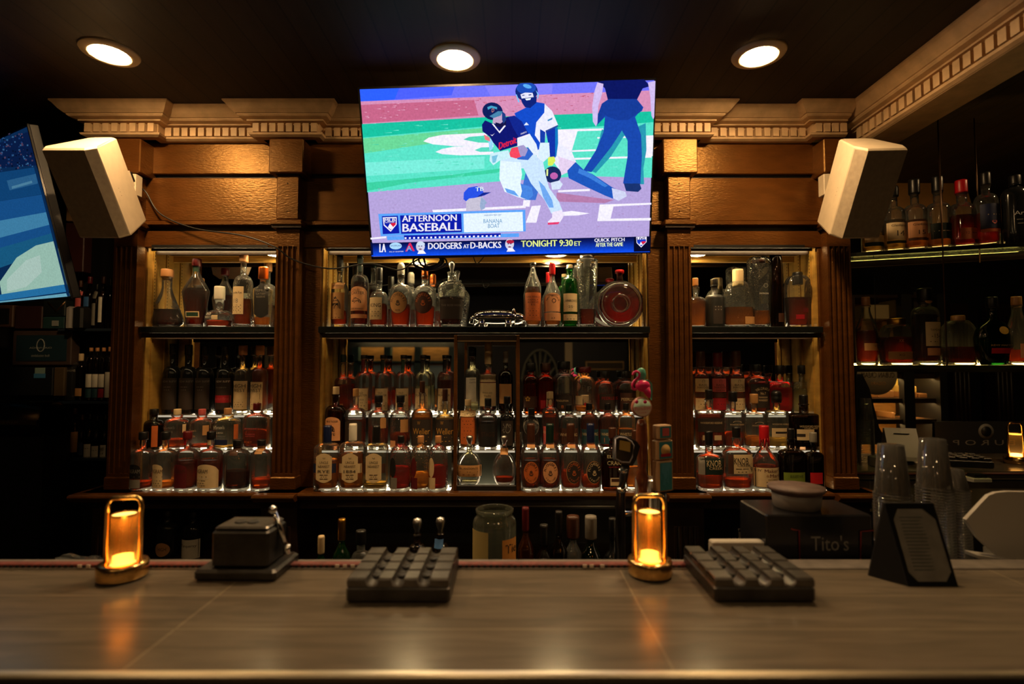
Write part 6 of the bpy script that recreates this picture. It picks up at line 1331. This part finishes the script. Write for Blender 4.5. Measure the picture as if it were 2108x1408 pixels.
GB('G1', 2031, 44, 356, 'std', 'clear', 'crimson', 440, 'black', 'bottle with navy label over red liquor', [('rect', 2011, 424, 2052, 474, 'navy'), ('rect', 2011, 475, 2052, 481, 'orange')], [('— —', 2031, 446, 2, 24, 'cream'), ('♥', 2030, 462, 8, 10, 'pink')], cw=18, cyb=380, ov={0: .6, 1: .74})
GB('G1', 2092, 52, 362, 'std', 'black', None, 0, 'black', 'black bottle with silver gothic lettering, cut by the frame', (), [('Ardbeg', 2095, 444, 11, 42, 'silver'), ('— — —', 2095, 456, 1.5, 36, 'grey'), ('— — —', 2095, 464, 1.5, 34, 'grey')], cw=20, ov={0: .7, 1: .82})
GB('G2', 1784, 43, 612, 'slope', 'clear', 'red', 681, 'cork', 'sloping bottle of red brown liquor, cork cap', [('rect', 1770, 707, 1805, 722, 'tan')], [('V.S.', 1793, 713, 4, 10, 'brown')], cw=16, ov={0: .48, 1: .80, 3: .36})
GB('G2', 1846, 80, 656, 'squat', 'clear', 'deep', 694, 'gold', 'squat wide decanter with cream label', [('rect', 1819, 724, 1867, 740, 'tan')], [('XO', 1843, 731, 5, 12, 'brown'), ('XX', 1842, 702, 6, 10, 'tan')], cw=32, cyb=668, name='decanter', ov={0: .38, 1: .70, 3: .32, 6: .5})
GB('G2', 1906, 54, 594, 'std', 'clear', 'dark', 648, 'black', 'tall square bottle with cream label numbered 15', [('rect', 1893, 664, 1932, 713, 'cream'), ('rect', 1895, 717, 1931, 732, 'peach'), ('oval', 1898, 613, 1915, 626, 'tan')], [('TAMDHU', 1913, 680, 4, 24, 'brown'), ('-15-', 1913, 692, 8, 20, 'ink'), ('— —', 1913, 704, 1.5, 26, 'brown')], cw=26, cyb=620, ov={0: .70, 1: .80, 3: .4})
GB('G2', 1973, 76, 650, 'squat', 'clear', 'dark', 714, 'tan', 'squat decanter with rippled shoulders, dark liquor', cw=24, name='decanter', cyb=660, ov={0: .42, 1: .70, 3: .26, 6: .5})
GB('G2', 2044, 72, 612, 'round', 'dgreen', 'dark', 715, 'black', 'dark green round shouldered bottle with gold crest', [('oval', 2042, 673, 2062, 689, 'gold'), ('rect', 2025, 717, 2072, 728, 'wax')], [('RÉMY MARTIN', 2046, 711, 4, 44, 'tan')], cw=20)
GB('G2', 2095, 42, 611, 'slope', 'clear', 'red', 720, 'cork', 'clear necked bottle with orange label at the frame edge', [('rect', 2084, 708, 2112, 737, 'peach')], cw=18, ov={0: .45, 1: .78, 3: .4})
# mirrored frieze modelled as a slanted panel, and rail behind the upper shelf
s = MB(); Yp = 3.2
s.prism([(X(a, Yp, b), Z(b, Yp)) for a, b in [(1835, 350), (1870, 335), (1990, 385), (2000, 420), (2000, 470), (1835, 470)]], Yp, Yp+.05, mat('mirrored_frieze_brown', (.30, .15, .05), .45, 0, .2, 8))
s.build('panel'); o = bpy.data.objects['panel']; tag(o, 'slanted orange brown panel standing in for the mirrored frieze behind the upper glass shelf', 'panel')
s = MB(); s.tube([W3(1840, 300, 3.0), W3(2200, 238, 2.6)], .010, M_WOODD, 8); s.tube([W3(1850, 312, 3.0), W3(2200, 262, 2.6)], .003, M_WOODD, 8)
tag(s.build('ceiling_pipe'), 'thin brown pipe running under the dark ceiling above the glass shelves', 'pipe')
DPY = 900
# mirror image of the bar, modelled as a solid side counter
SY = 2.62; t = thing('reflected_counter', 'grey tiled counter modelled from the bar reflection, right passage', 'counter', (2.4, 2.9, FLOOR)); L = t.location.copy()
s = MB(); s.box(1.53, 4.2, SY, 3.15, BAR-.04, BAR, M_TILE); s.build('tiled_top', t, L)
s = MB(); s.box(1.53, 4.2, SY+.02, 3.10, BAR-.20, BAR-.04, M_TILE); s.box(1.53, 4.2, SY+.06, 3.0, FLOOR, BAR-.20, M_BLACK); s.build('front', t, L)
s = MB(); s.tube([(1.55, SY-.004, BAR-.012), (4.2, SY-.004, BAR-.012)], .006, mat('brown_red_strip', (.12, .03, .02), .4), 8); s.build('edge_strip', t, L)
def on2(px, Y): return (X(px, Y), Y)
def cup2(px, yt, yr, w_, Y, lab): cup_stack(px, yt, w_, Y, BAR+.0005, lab, yr)
cup2(1782, 820, 862, 30, 2.80, 'narrow stack of clear cups modelled from their mirror reflection')  # reflected cups, built as a solid stack
Y = 2.86; x = X(1853, Y); t = thing('reflected_card_reader', 'white wedge shaped card reader stand modelled from its mirror reflection', 'card reader', (x, Y, BAR+.0005)); L = t.location.copy()  # mirror image of the terminal, built as a solid stand
wd = .072; rz = Matrix.Translation((x, Y, BAR+.0005)) @ Matrix.Rotation(-.35, 4, 'Z')
s = MB(); pr = [(-.085, .02), (.085, .0), (.085, .01), (.02, .175), (.0, .18), (-.08, .04)]
vs = [rz @ Vector((sx*wd, y_, z_)) for sx in (-1, 1) for y_, z_ in pr]; n_ = len(pr)
s.add(vs, [tuple(range(n_)), tuple(range(2*n_-1, n_-1, -1))]+[(i, i+n_, (i+1) % n_+n_, (i+1) % n_) for i in range(n_)], M_WHT); s.build('wedge_body', t, L)
s = MB(); s.box(-.035, .035, -.003, .0, .150, .154, M_BLACK, rz @ Matrix.Translation((0, -.019, 0))); s.build('slot', t, L)
s = MB(); s.bbox(X(1800, 2.72), X(1825, 2.72), 2.70, 2.78, BAR+.0005, BAR+.05, M_WHT, .003); tag(s.build('paper_box'), 'low white box beside the narrow cup stack on the reflected counter', 'box')
s = MB(); Y = 2.95; s.prism([(X(a, Y, b), Z(b, Y)) for a, b in [(1762, 770), (1775, 770), (1790, 800), (1810, 880), (1830, 915), (1762, 915)]], Y, Y+.05, M_BLKP); tag(s.build('monitor'), 'black curved monitor back behind the narrow cup stack', 'monitor')
def ash2(px, Y, w_, label):
    t = thing('ashtray', label, 'ashtray', (X(px, Y), Y, BAR+.0005), 'metal ashtrays on the bar'); L = t.location.copy(); M4 = Matrix.Translation(L) @ Matrix.Rotation(-.3, 4, 'Z')
    s = MB(); s.bbox(-w_, w_, -w_, w_, 0, .034, M_ALU, .004, M4); s.build('tray', t, L)
    s = MB()
    for i in range(4):
        for j in range(4): s.bbox(-w_+i*w_/2+.006, -w_+(i+1)*w_/2-.006, -w_+j*w_/2+.006, -w_+(j+1)*w_/2-.006, .0342, .05, M_ALU2, .003, M4)
    s.build('grooved_grid', t, L)
ash2(1975, 2.80, .10, 'dark square ashtray modelled from its mirror reflection')  # mirror image of a bar ashtray, built solid
def lamp2(px, Y):
    global BAR
    x = X(px, Y); z = BAR+.0005; t = thing('table_lamp', 'glowing lantern lamp modelled from its mirror reflection at the right edge', 'lamp', (x, Y, z), 'brass table lamps on the bar'); L = t.location.copy()
    s = MB(); s.lathe([(.052, 0), (.053, .034), (.034, .039)], M_BRASS, (x, Y, z), 28); s.build('base', t, L)
    s = MB(); s.lathe([(.0275, .039), (.0275, .160)], M_AMB, (x, Y, z), 24, caps=False); s.build('glass_cylinder', t, L)
    s = MB(); s.lathe([(.026, .040), (.022, .052), (.001, .054)], M_REFGLOW, (x, Y, z), 20); s.build('reflection_disc', t, L)  # glowing stand-in for the LED reflection
    s = MB(); s.lathe([(.0255, .150), (.0255, .155)], M_FLAME2, (x, Y, z), 20); s.build('top_disc', t, L)
    s = MB(); q = [(-.039, .035), (-.039, .195), (-.025, .212), (.025, .212), (.039, .195), (.039, .035)]; s.tube([(x+a, Y, z+b) for a, b in q], .0055, M_BRASS, 8); s.build('handle_frame', t, L)
lamp2(2090, 2.82)  # mirror image of a bar lantern, built as a glowing lamp
# mirrored bar mat lettering, modelled as a board behind the counter
s = MB(); Y = 3.16; s.box(X(1925, Y), X(2300, Y), Y, Y+.02, BAR, Z(868, Y), mat('dark_mat_print', (.02, .022, .025), .5)); ptx, fs_ = text_pts('E U R O P A', X(2010, Y), Z(911, Y), .03, .45); s.add([(2*X(2010, Y)-x_, Y-.001, z_) for x_, z_ in ptx], fs_, mat('grey_print', (.25, .24, .22), .5))
s.lathe([(.045, 0), (.045, .002)], mat('grey_print', (.25, .24, .22), .5), (X(2030, Y), Y-.002, Z(888, Y)), 24, axis='y'); s.lathe([(.03, 0), (.03, .002)], M_BLACK, (X(2030, Y), Y-.004, Z(888, Y)), 24, axis='y')
tag(s.build('reflected_board'), 'dark board with reversed pale letters, modelled from a mirror reflection', 'board')
s = MB(); s.bbox(X(2000, 2.3), X(2040, 2.3), 2.30, 2.36, Z(994, 2.3), Z(985, 2.3), M_WHT, .003); s.box(X(2008, 2.3), X(2033, 2.3), 2.31, 2.35, Z(985, 2.3), Z(978, 2.3), M_BLACK); s.box(X(2019, 2.3), X(2022, 2.3), 2.32, 2.6, Z(994, 2.3)+.002, Z(994, 2.3)+.006, M_BLACK)
tag(s.build('door_handle_pull'), 'small white pull under the reflected counter edge', 'pull')
# mirrored humidor cabinet, modelled solid behind the reflected counter
HY = 3.7
M_HW = mat('lit_cedar_wood', (.50, .24, .06), .5, 0, .25, 8, 0, 60, (1, 1, 5))
t = thing('reflected_humidor', 'lit wooden humidor cabinet with cigar boxes, modelled from its mirror reflection', 'cabinet', (X(1850, HY), HY, FLOOR)); L = t.location.copy()
x0, x1 = X(1768, HY), X(1927, HY)
s = MB(); s.box(x0, x1, HY+.38, HY+.40, FLOOR, .5, M_HW); s.box(x0-.03, x0, HY, HY+.4, FLOOR, .5, M_WOODD); s.box(x1, x1+.05, HY-.05, HY+.4, FLOOR, .5, M_BLACK)
s.box(X(1858, HY), X(1880, HY), HY-.03, HY+.02, FLOOR, .5, M_BLACK); s.box(x0, x1, HY, HY+.4, .48, .5, M_WOODD); s.build('carcass', t, L)
for py in (820, 863, 770):
    s = MB(); s.box(x0, x1, HY, HY+.38, Z(py, HY)-.015, Z(py, HY), M_WOODD); s.box(x0, x1, HY-.01, HY+.01, Z(py, HY)-.032, Z(py, HY), M_WOODD); s.build('shelf', t, L)
    s = MB(); s.box(x0+.02, x1-.02, HY+.03, HY+.045, Z(py, HY)-.024, Z(py, HY)-.0155, emit('humidor_strip', (1, .62, .22), 45)); s.build('light_strip', t, L)
def cbox(xa, xb, py, h, c, lab, lid=None, tx=None):  # boxes of the mirrored humidor, modelled solid
    z = Z(py, HY)+.0005; s = MB(); s.bbox(X(xa, HY), X(xb, HY), HY+.06, HY+.24, z, z+h, mat('box_'+c, {'yellow': (.65, .45, .12), 'wood': (.32, .15, .05), 'pale': (.5, .4, .22), 'dark': (.03, .02, .02)}[c], .5), .003)
    if lid: s.box(X(xa, HY), X(xb, HY), HY+.24, HY+.25, z+h, z+h+lid, mat('box_lid_'+c, {'yellow': (.75, .60, .15), 'wood': (.4, .2, .06), 'pale': (.5, .4, .22), 'dark': (.03, .02, .02)}[c], .5))
    tag(s.build('reflected_cigar_box'), lab, 'cigar box', 'cigar boxes in the reflected humidor cabinet')
cbox(1823, 1856, 820, .05, 'wood', 'open wooden cigar box left of the humidor post', .10)
cbox(1882, 1905, 820, .04, 'wood', 'open cigar box with yellow lid right of the humidor post', .0)
cbox(1883, 1904, 808, .04, 'yellow', 'yellow cigar box lid standing behind the humidor post', .06)
cbox(1908, 1926, 820, .03, 'wood', 'cigar box at the right end of the humidor shelf', .09)
cbox(1850, 1857, 863, .04, 'wood', 'small cigar box by the humidor post on the lower shelf')
cbox(1885, 1922, 872, .03, 'wood', 'flat cigar box with framed lid, lowest in the humidor')
cbox(1800, 1852, 655, .10, 'pale', 'pale long box lying high in the humidor behind the decanters')
cbox(1866, 1890, 650, .12, 'pale', 'pale upright box high in the humidor behind the tall bottle')
cbox(1905, 1938, 640, .14, 'dark', 'dark box high in the humidor')
s = MB(); Y = 3.55; c_ = (X(1806, Y, 772), Z(772, Y)); s.lathe([(.132, 0), (.132, .006)], mat('sign_board', (.42, .36, .24), .5), (c_[0], Y, c_[1]), 40, axis='y', sx=1.0)
ptx, fs_ = text_pts('CUBAN CREAM', c_[0], c_[1]+.0, .034, .22); s.add([(2*c_[0]-x_, Y-.0075, z_) for x_, z_ in ptx], fs_, LM('ink'))
ptx, fs_ = text_pts('CIGARS', c_[0], c_[1]-.055, .022, .10); s.add([(2*c_[0]-x_, Y-.0075, z_) for x_, z_ in ptx], fs_, LM('tan'))
tag(s.build('round_sign'), 'round pale sign with reversed lettering, modelled from its mirror reflection', 'sign')  # mirrored sign, built as a solid disc
s = MB(); s.tube([(c_[0], Y, c_[1]+.13), (c_[0], Y, .6)], .003, M_BLACK, 6); o_ = s.build('sign_cord'); tag(o_, 'thin cord holding the round sign', 'cord')
# far wall columns
for px in (1985, 2073):
    Y = 4.2; s = MB(); x = X(px, Y)
    for k in range(4): s.lathe([(.014, 0), (.014, 1.4)], M_WOODD, (x+(k-1.5)*.034, Y, -1.0), 8)
    s.box(x-.08, x+.08, Y-.01, Y+.12, -1.02, -.55, M_WOODD); s.box(x-.07, x+.07, Y+.0, Y+.1, -1, .5, M_WOODD)
    tag(s.build('fluted_column'), 'dim fluted column on the far wall, '+('left' if px < 2000 else 'right')+' of the pair', 'column', 'dim columns on the far wall')

DPY = 740
# ---------------------------------------------------------------- left alcove
AY = 2.95
s = MB(); s.box(-2.75, -1.80, AY+.02, AY+.06, FLOOR, .9, M_BLACK); struct(s.build('trim_3'), 'dark back board of the left alcove')
def shelfL(py0, py1, lab):
    za = Z(py0, AY-.10); t = MB(); t.bbox(X(138, AY-.05), -1.81, AY-.12, AY+.02, za-.014, za, mat('dark_blue_shelf', (.02, .03, .045), .3), .002); tag(t.build('wall_shelf'), lab, 'shelf', 'dark wall shelves in the left alcove'); return za
zs = [shelfL(677, 672, 'top dark wall shelf in the left alcove'), shelfL(826, 831, 'middle dark wall shelf in the left alcove'), shelfL(942, 942, 'bottom dark wall shelf in the left alcove')]
def AB(r, px, w_, yt, g, liq, cap, desc, labels=(), texts=(), **k): return B('A%d' % r, px, w_, yt, k.pop('style', 'std'), g, liq, yt+40, cap, desc, labels, texts, pos=(AY-.055, zs[r], ['top', 'middle', 'bottom'][r]+' alcove shelf'), **k)
AB(0, 165, 17, 578, 'dark', 'dark', 'brown', 'slim dark bottle with pale pink label', [('rect', 160, 600, 171, 640, 'pink')])
AB(0, 184, 20, 570, 'dark', 'dark', 'maroon', 'dark bottle with blue and cream label', [('rect', 178, 612, 189, 632, 'blue'), ('rect', 178, 640, 190, 668, 'cream')])
AB(0, 199, 16, 585, 'dark', 'dark', 'black', 'slim dark bottle with grey label', [('rect', 194, 600, 202, 670, 'grey')])
AB(0, 212, 18, 570, 'dark', 'dark', 'brown', 'dark bottle with narrow white label', [('rect', 209, 600, 216, 664, 'white')])
AB(0, 226, 14, 574, 'dark', 'dark', 'black', 'dark bottle beside the fluted pilaster')
AB(1, 150, 26, 713, 'clear', 'dark', 'black', 'clear shouldered square bottle with white lettering', (), [('TULLIBARDINE', 150, 763, 4, 22, 'grey')], style='shortneck', ov={3: .26, 0: .66, 1: .72})
AB(1, 166, 17, 728, 'dark', 'dark', 'cream', 'squat dark bottle with tan label', [('rect', 158, 799, 173, 815, 'tan')], style='shortneck')
for px, c2 in ((186, 'teal'), (199, 'teal'), (212, 'red')):
    AB(1, px, 15, 716, 'dark', 'dark', 'cork', {186: 'dark bottle with white and teal label', 199: 'second white and teal labelled bottle', 212: 'dark bottle with white and red label'}[px], [('rect', px-6, 770, px+6, 797, 'white'), ('rect', px-6, 800, px+6, 818, c2)], cyb=722, style='bottle')
AB(1, 225, 14, 714, 'dark', 'dark', 'cork', 'dark bottle with green edged white label', [('rect', 217, 766, 230, 818, 'white')], cyb=722, style='bottle')
AB(2, 154, 18, 840, 'dark', 'dark', 'brown', 'dark bottle with large tan label', [('rect', 148, 888, 163, 930, 'tan')])
AB(2, 169, 14, 853, 'dark', 'dark', 'brown', 'dark bottle with blue label', [('rect', 164, 910, 175, 935, 'navy')])
AB(2, 185, 18, 852, 'dgreen', 'dark', 'black', 'green necked bottle with white label', [('rect', 177, 913, 192, 940, 'white')], [('— —', 184, 922, 1.5, 10, 'ink')])
AB(2, 200, 17, 855, 'dgreen', 'dark', 'black', 'green necked bottle with second white label', [('rect', 193, 917, 207, 941, 'white')], [('— —', 200, 926, 1.5, 10, 'ink')])
AB(2, 217, 16, 853, 'dgreen', 'dark', 'black', 'bottle with white label and brushed black characters', [('rect', 209, 915, 223, 941, 'white')], [('響', 216, 927, 14, 9, 'ink')])
# framed boxes
def frame(x0, x1, y0, y1, Y, fc, ic, lab, cat, name, draw=None, bw=9, dep=.06):
    t = thing(name, lab, cat, (X((x0+x1)/2, Y), Y, Z(y1, Y))); L = t.location.copy()
    s = MB(); s.bbox(X(x0, Y), X(x1, Y), Y, Y+dep, Z(y1, Y), Z(y0, Y), mat('frame_%s' % name+str(x0), fc, .5, 0, .2, 10), .004); s.build('case', t, L)
    if ic:
        s = MB(); s.box(X(x0+bw, Y), X(x1-bw, Y), Y-.003, Y+.001, Z(y1-bw, Y), Z(y0+bw, Y), mat('panel_%s' % name+str(x0), ic, .5)); s.build('panel', t, L)
    if draw:
        s = MB(); draw(s); s.build('print', t, L)
    return t
def bull(s):
    Y = AY-.10; m = mat('pale_print', (.30, .32, .30), .5); cx, cz = X(78, Y), Z(711, Y)
    s.tube([(cx+.020*math.cos(2*PI*i/20), Y-.005, cz+.033*math.sin(2*PI*i/20)) for i in range(21)], .0025, m, 6)
    for tx, py, h_, w_ in (('andalusian bull', 732, 5, 37), ('ADO     AIO', 716, 4, 46), ('gfn', 716, 4, 8)):
        ptx, fs_ = text_pts(tx, X(78, Y), Z(py, Y), h_/F*Y, w_/F*Y); s.add([(a, Y-.0045, b) for a, b in ptx], fs_, m)
frame(18, 140, 681, 752, AY-.10, (.055, .035, .028), (.010, .030, .045), 'framed dark blue panel with pale oval emblem and script, in the left alcove', 'framed box', 'framed_box', bull)
def crest(s):
    Y = AY-.10; m = mat('gilt', (.7, .5, .25), .3, 1)
    for a in ((108, 642, -1), (108, 642, 1)): s.tube([(X(108-18, Y), Y-.006, Z(622, Y)), (X(108, Y), Y-.006, Z(641, Y)), (X(126, Y), Y-.006, Z(622, Y))], .004, m, 6)
frame(78, 124, 618, 651, AY-.10, (.012, .02, .018), (.008, .012, .012), 'black box with gold wreath emblem under the left television', 'box', 'emblem_box', crest, 5)
frame(78, 124, 652, 677, AY-.10, (.02, .06, .065), None, 'teal box with small pale square emblem', 'box', 'teal_box', lambda s: s.box(X(99, AY-.1), X(112, AY-.1), AY-.104, AY-.1001, Z(671, AY-.1), Z(660, AY-.1), mat('pale_print', (.30, .32, .30), .5)))
frame(20, 77, 630, 677, AY-.10, (.04, .014, .014), None, 'dark red wooden box left of the teal box', 'box', 'red_box')
frame(-40, 16, 628, 674, AY-.10, (.09, .045, .025), (.008, .008, .01), 'wooden framed picture cut by the left frame edge', 'picture', 'picture_frame', None, 7)
frame(-40, 104, 756, 815, AY-.10, (.006, .007, .010), None, 'black case with small painted bluish reflection below the framed box', 'case', 'black_case', lambda s: (s.box(X(68, AY-.1), X(88, AY-.1), AY-.104, AY-.1001, Z(769, AY-.1), Z(757, AY-.1), mat('pale_green', (.22, .32, .28), .4)), s.box(X(66, AY-.1), X(89, AY-.1), AY-.104, AY-.1001, Z(778, AY-.1), Z(769, AY-.1), mat('pale_blue', (.05, .2, .4), .4))))  # bluish reflection painted as pale green and blue plates
frame(106, 128, 756, 816, AY-.10, (.10, .065, .03), None, 'upright tan wooden box beside the black case', 'box', 'tan_box')
frame(118, 138, 395, 455, AY-.10, (.30, .17, .08), None, 'tan box high between the bluish television and the left speaker', 'box', 'cream_box', lambda s: s.box(X(119, AY-.1), X(137, AY-.1), AY-.103, AY-.1, Z(431, AY-.1), Z(425, AY-.1), mat('frame_red', (.25, .03, .02), .5)))
frame(118, 158, 457, 560, AY-.08, (.05, .012, .010), None, 'dark red box stack under the left speaker', 'box', 'maroon_box')
s = MB(); Y = AY-.16; s.bbox(X(124, Y), X(136, Y), Y, Y+.07, Z(678, Y), Z(630, Y), mat('grey_plastic', (.30, .28, .27), .4), .008); s.bbox(X(136, Y), X(158, Y), Y+.005, Y+.075, Z(678, Y), Z(630, Y), M_BLACK, .01)
tag(s.build('small_speaker'), 'small rounded grey and black speaker on the alcove shelf', 'speaker')
# rounded machine
t = thing('coffee_machine', 'rounded dark bronze machine with shiny bands at the far left', 'machine', (X(60, 2.7), 2.7, Z(905, 2.7))); L = t.location.copy(); Y = 2.7
s = MB(); R = (Z(826, Y)-Z(905, Y))/2; s.lathe([(R*.8, 0), (R, .01), (R, X(112, Y)-X(-60, Y)-.01), (R*.8, X(112, Y)-X(-60, Y))], mat('dark_bronze', (.05, .032, .018), .3, 1), (X(-60, Y), Y, Z(865, Y)), 32, axis='x'); 
s.box(X(-60, Y), X(112, Y), Y-.06, Y+.1, FLOOR, Z(890, Y), M_BLACK); s.build('body', t, L)
s = MB(); s.box(X(0, Y), X(110, Y), Y-R-.004, Y-R+.02, Z(870, Y), Z(861, Y), mat('bronze_band', (.35, .2, .09), .3, 1)); s.build('band', t, L)
s = MB(); ptx, fs_ = text_pts('NEWAIR', X(56, Y), Z(861, Y), .012, .09); s.add([(a, Y-R-.0048, b-.01) for a, b in ptx], fs_, mat('gilt', (.7, .5, .25), .3, 1)); s.build('lettering', t, L)

# ---------------------------------------------------------------- things behind the viewer, seen in the mirrors
RY = -3.2; D = 2*2.52-RY
def MX(px): return X(px, D, 740)
def MZ(py): return Z(py, D)
t = thing('wall_humidor', 'lit wooden wall humidor reflected in the mirror left of the case', 'cabinet', (MX(830), RY, FLOOR)); L = t.location.copy()
s = MB(); s.box(MX(735), MX(932), RY-.06, RY-.04, FLOOR, .3, M_HW)
for px in (735, 800, 862, 932): s.box(MX(px)-.05, MX(px)+.05, RY-.04, RY+.1, FLOOR, .3, mat('teal_post', (.03, .07, .07), .5))
for py in (690, 747): s.box(MX(735), MX(932), RY-.04, RY+.1, MZ(py), MZ(py)+.03, mat('teal_post', (.03, .07, .07), .5))
s.build('carcass', t, L)
s = MB(); s.box(MX(740), MX(930), RY+.0, RY+.03, MZ(694)+.0, MZ(692), emit('humidor_strip2', (1, .70, .30), 22)); s.box(MX(735), MX(932), RY+.10, RY+.12, MZ(697), MZ(685), M_BLACK); s.build('light_strip', t, L)
s = MB(); s.box(MX(742), MX(915), RY-.035, RY+.0, MZ(800), MZ(752), mat('pale_blue_panel', (.30, .42, .48), .5)); s.build('pale_panel', t, L)
M_CRM = mat('cream_door_trim', (.60, .48, .28), .5)
t = thing('panel_door', 'dark door with cream trim and gold plaque reflected in the mirror', 'door', (MX(1235), RY, FLOOR)); L = t.location.copy()
s = MB(); s.box(MX(1163), MX(1178), RY-.05, RY+.02, FLOOR, MZ(697)+.1, M_CRM); s.box(MX(1178), MX(1291), RY-.05, RY+.02, MZ(697), MZ(697)+.1, M_CRM); s.build('trim_frame', t, L)
s = MB(); s.box(MX(1178), MX(1291), RY-.05, RY-.02, FLOOR, MZ(697), mat('dark_blue_door', (.008, .012, .018), .4)); s.build('leaf', t, L)
s = MB(); s.bbox(MX(1205), MX(1285), RY-.02, RY+.0, MZ(762), MZ(743), mat('gilt', (.7, .5, .25), .3, 1), .01); s.bbox(MX(1208), MX(1282), RY+.0, RY+.01, MZ(759), MZ(746), mat('plaque_field', (.06, .04, .015), .5), .004); s.build('plaque', t, L)
s = MB(); c_ = (MX(1112), MZ(790))
for k in range(9):
    a = PI*(k+.5)/9; s.tube([(c_[0]+.08*math.cos(a), RY, c_[1]+.08*math.sin(a)), (c_[0]+.26*math.cos(a), RY, c_[1]+.5*math.sin(a))], .02, mat('grey_fan', (.16, .16, .12), .5), 8)
s.tube([(c_[0]+.28*math.cos(PI*i/20), RY, c_[1]+.52*math.sin(PI*i/20)) for i in range(21)], .02, mat('grey_fan', (.16, .16, .12), .5), 8)
tag(s.build('fan_ornament'), 'grey half round fan ornament reflected behind the bottles', 'ornament')
s = MB(); s.box(MX(1483), MX(1502), RY-.04, RY+.02, FLOOR, .2, M_CRM); tag(s.build('door_post'), 'cream door post reflected in the right bay mirror', 'post')
s = MB(); s.box(max(MX(546), -4.15), MX(566), RY-.04, RY+.02, FLOOR, .3, M_CRM); tag(s.build('door_casing'), 'cream door casing reflected in the left bay mirror', 'post')
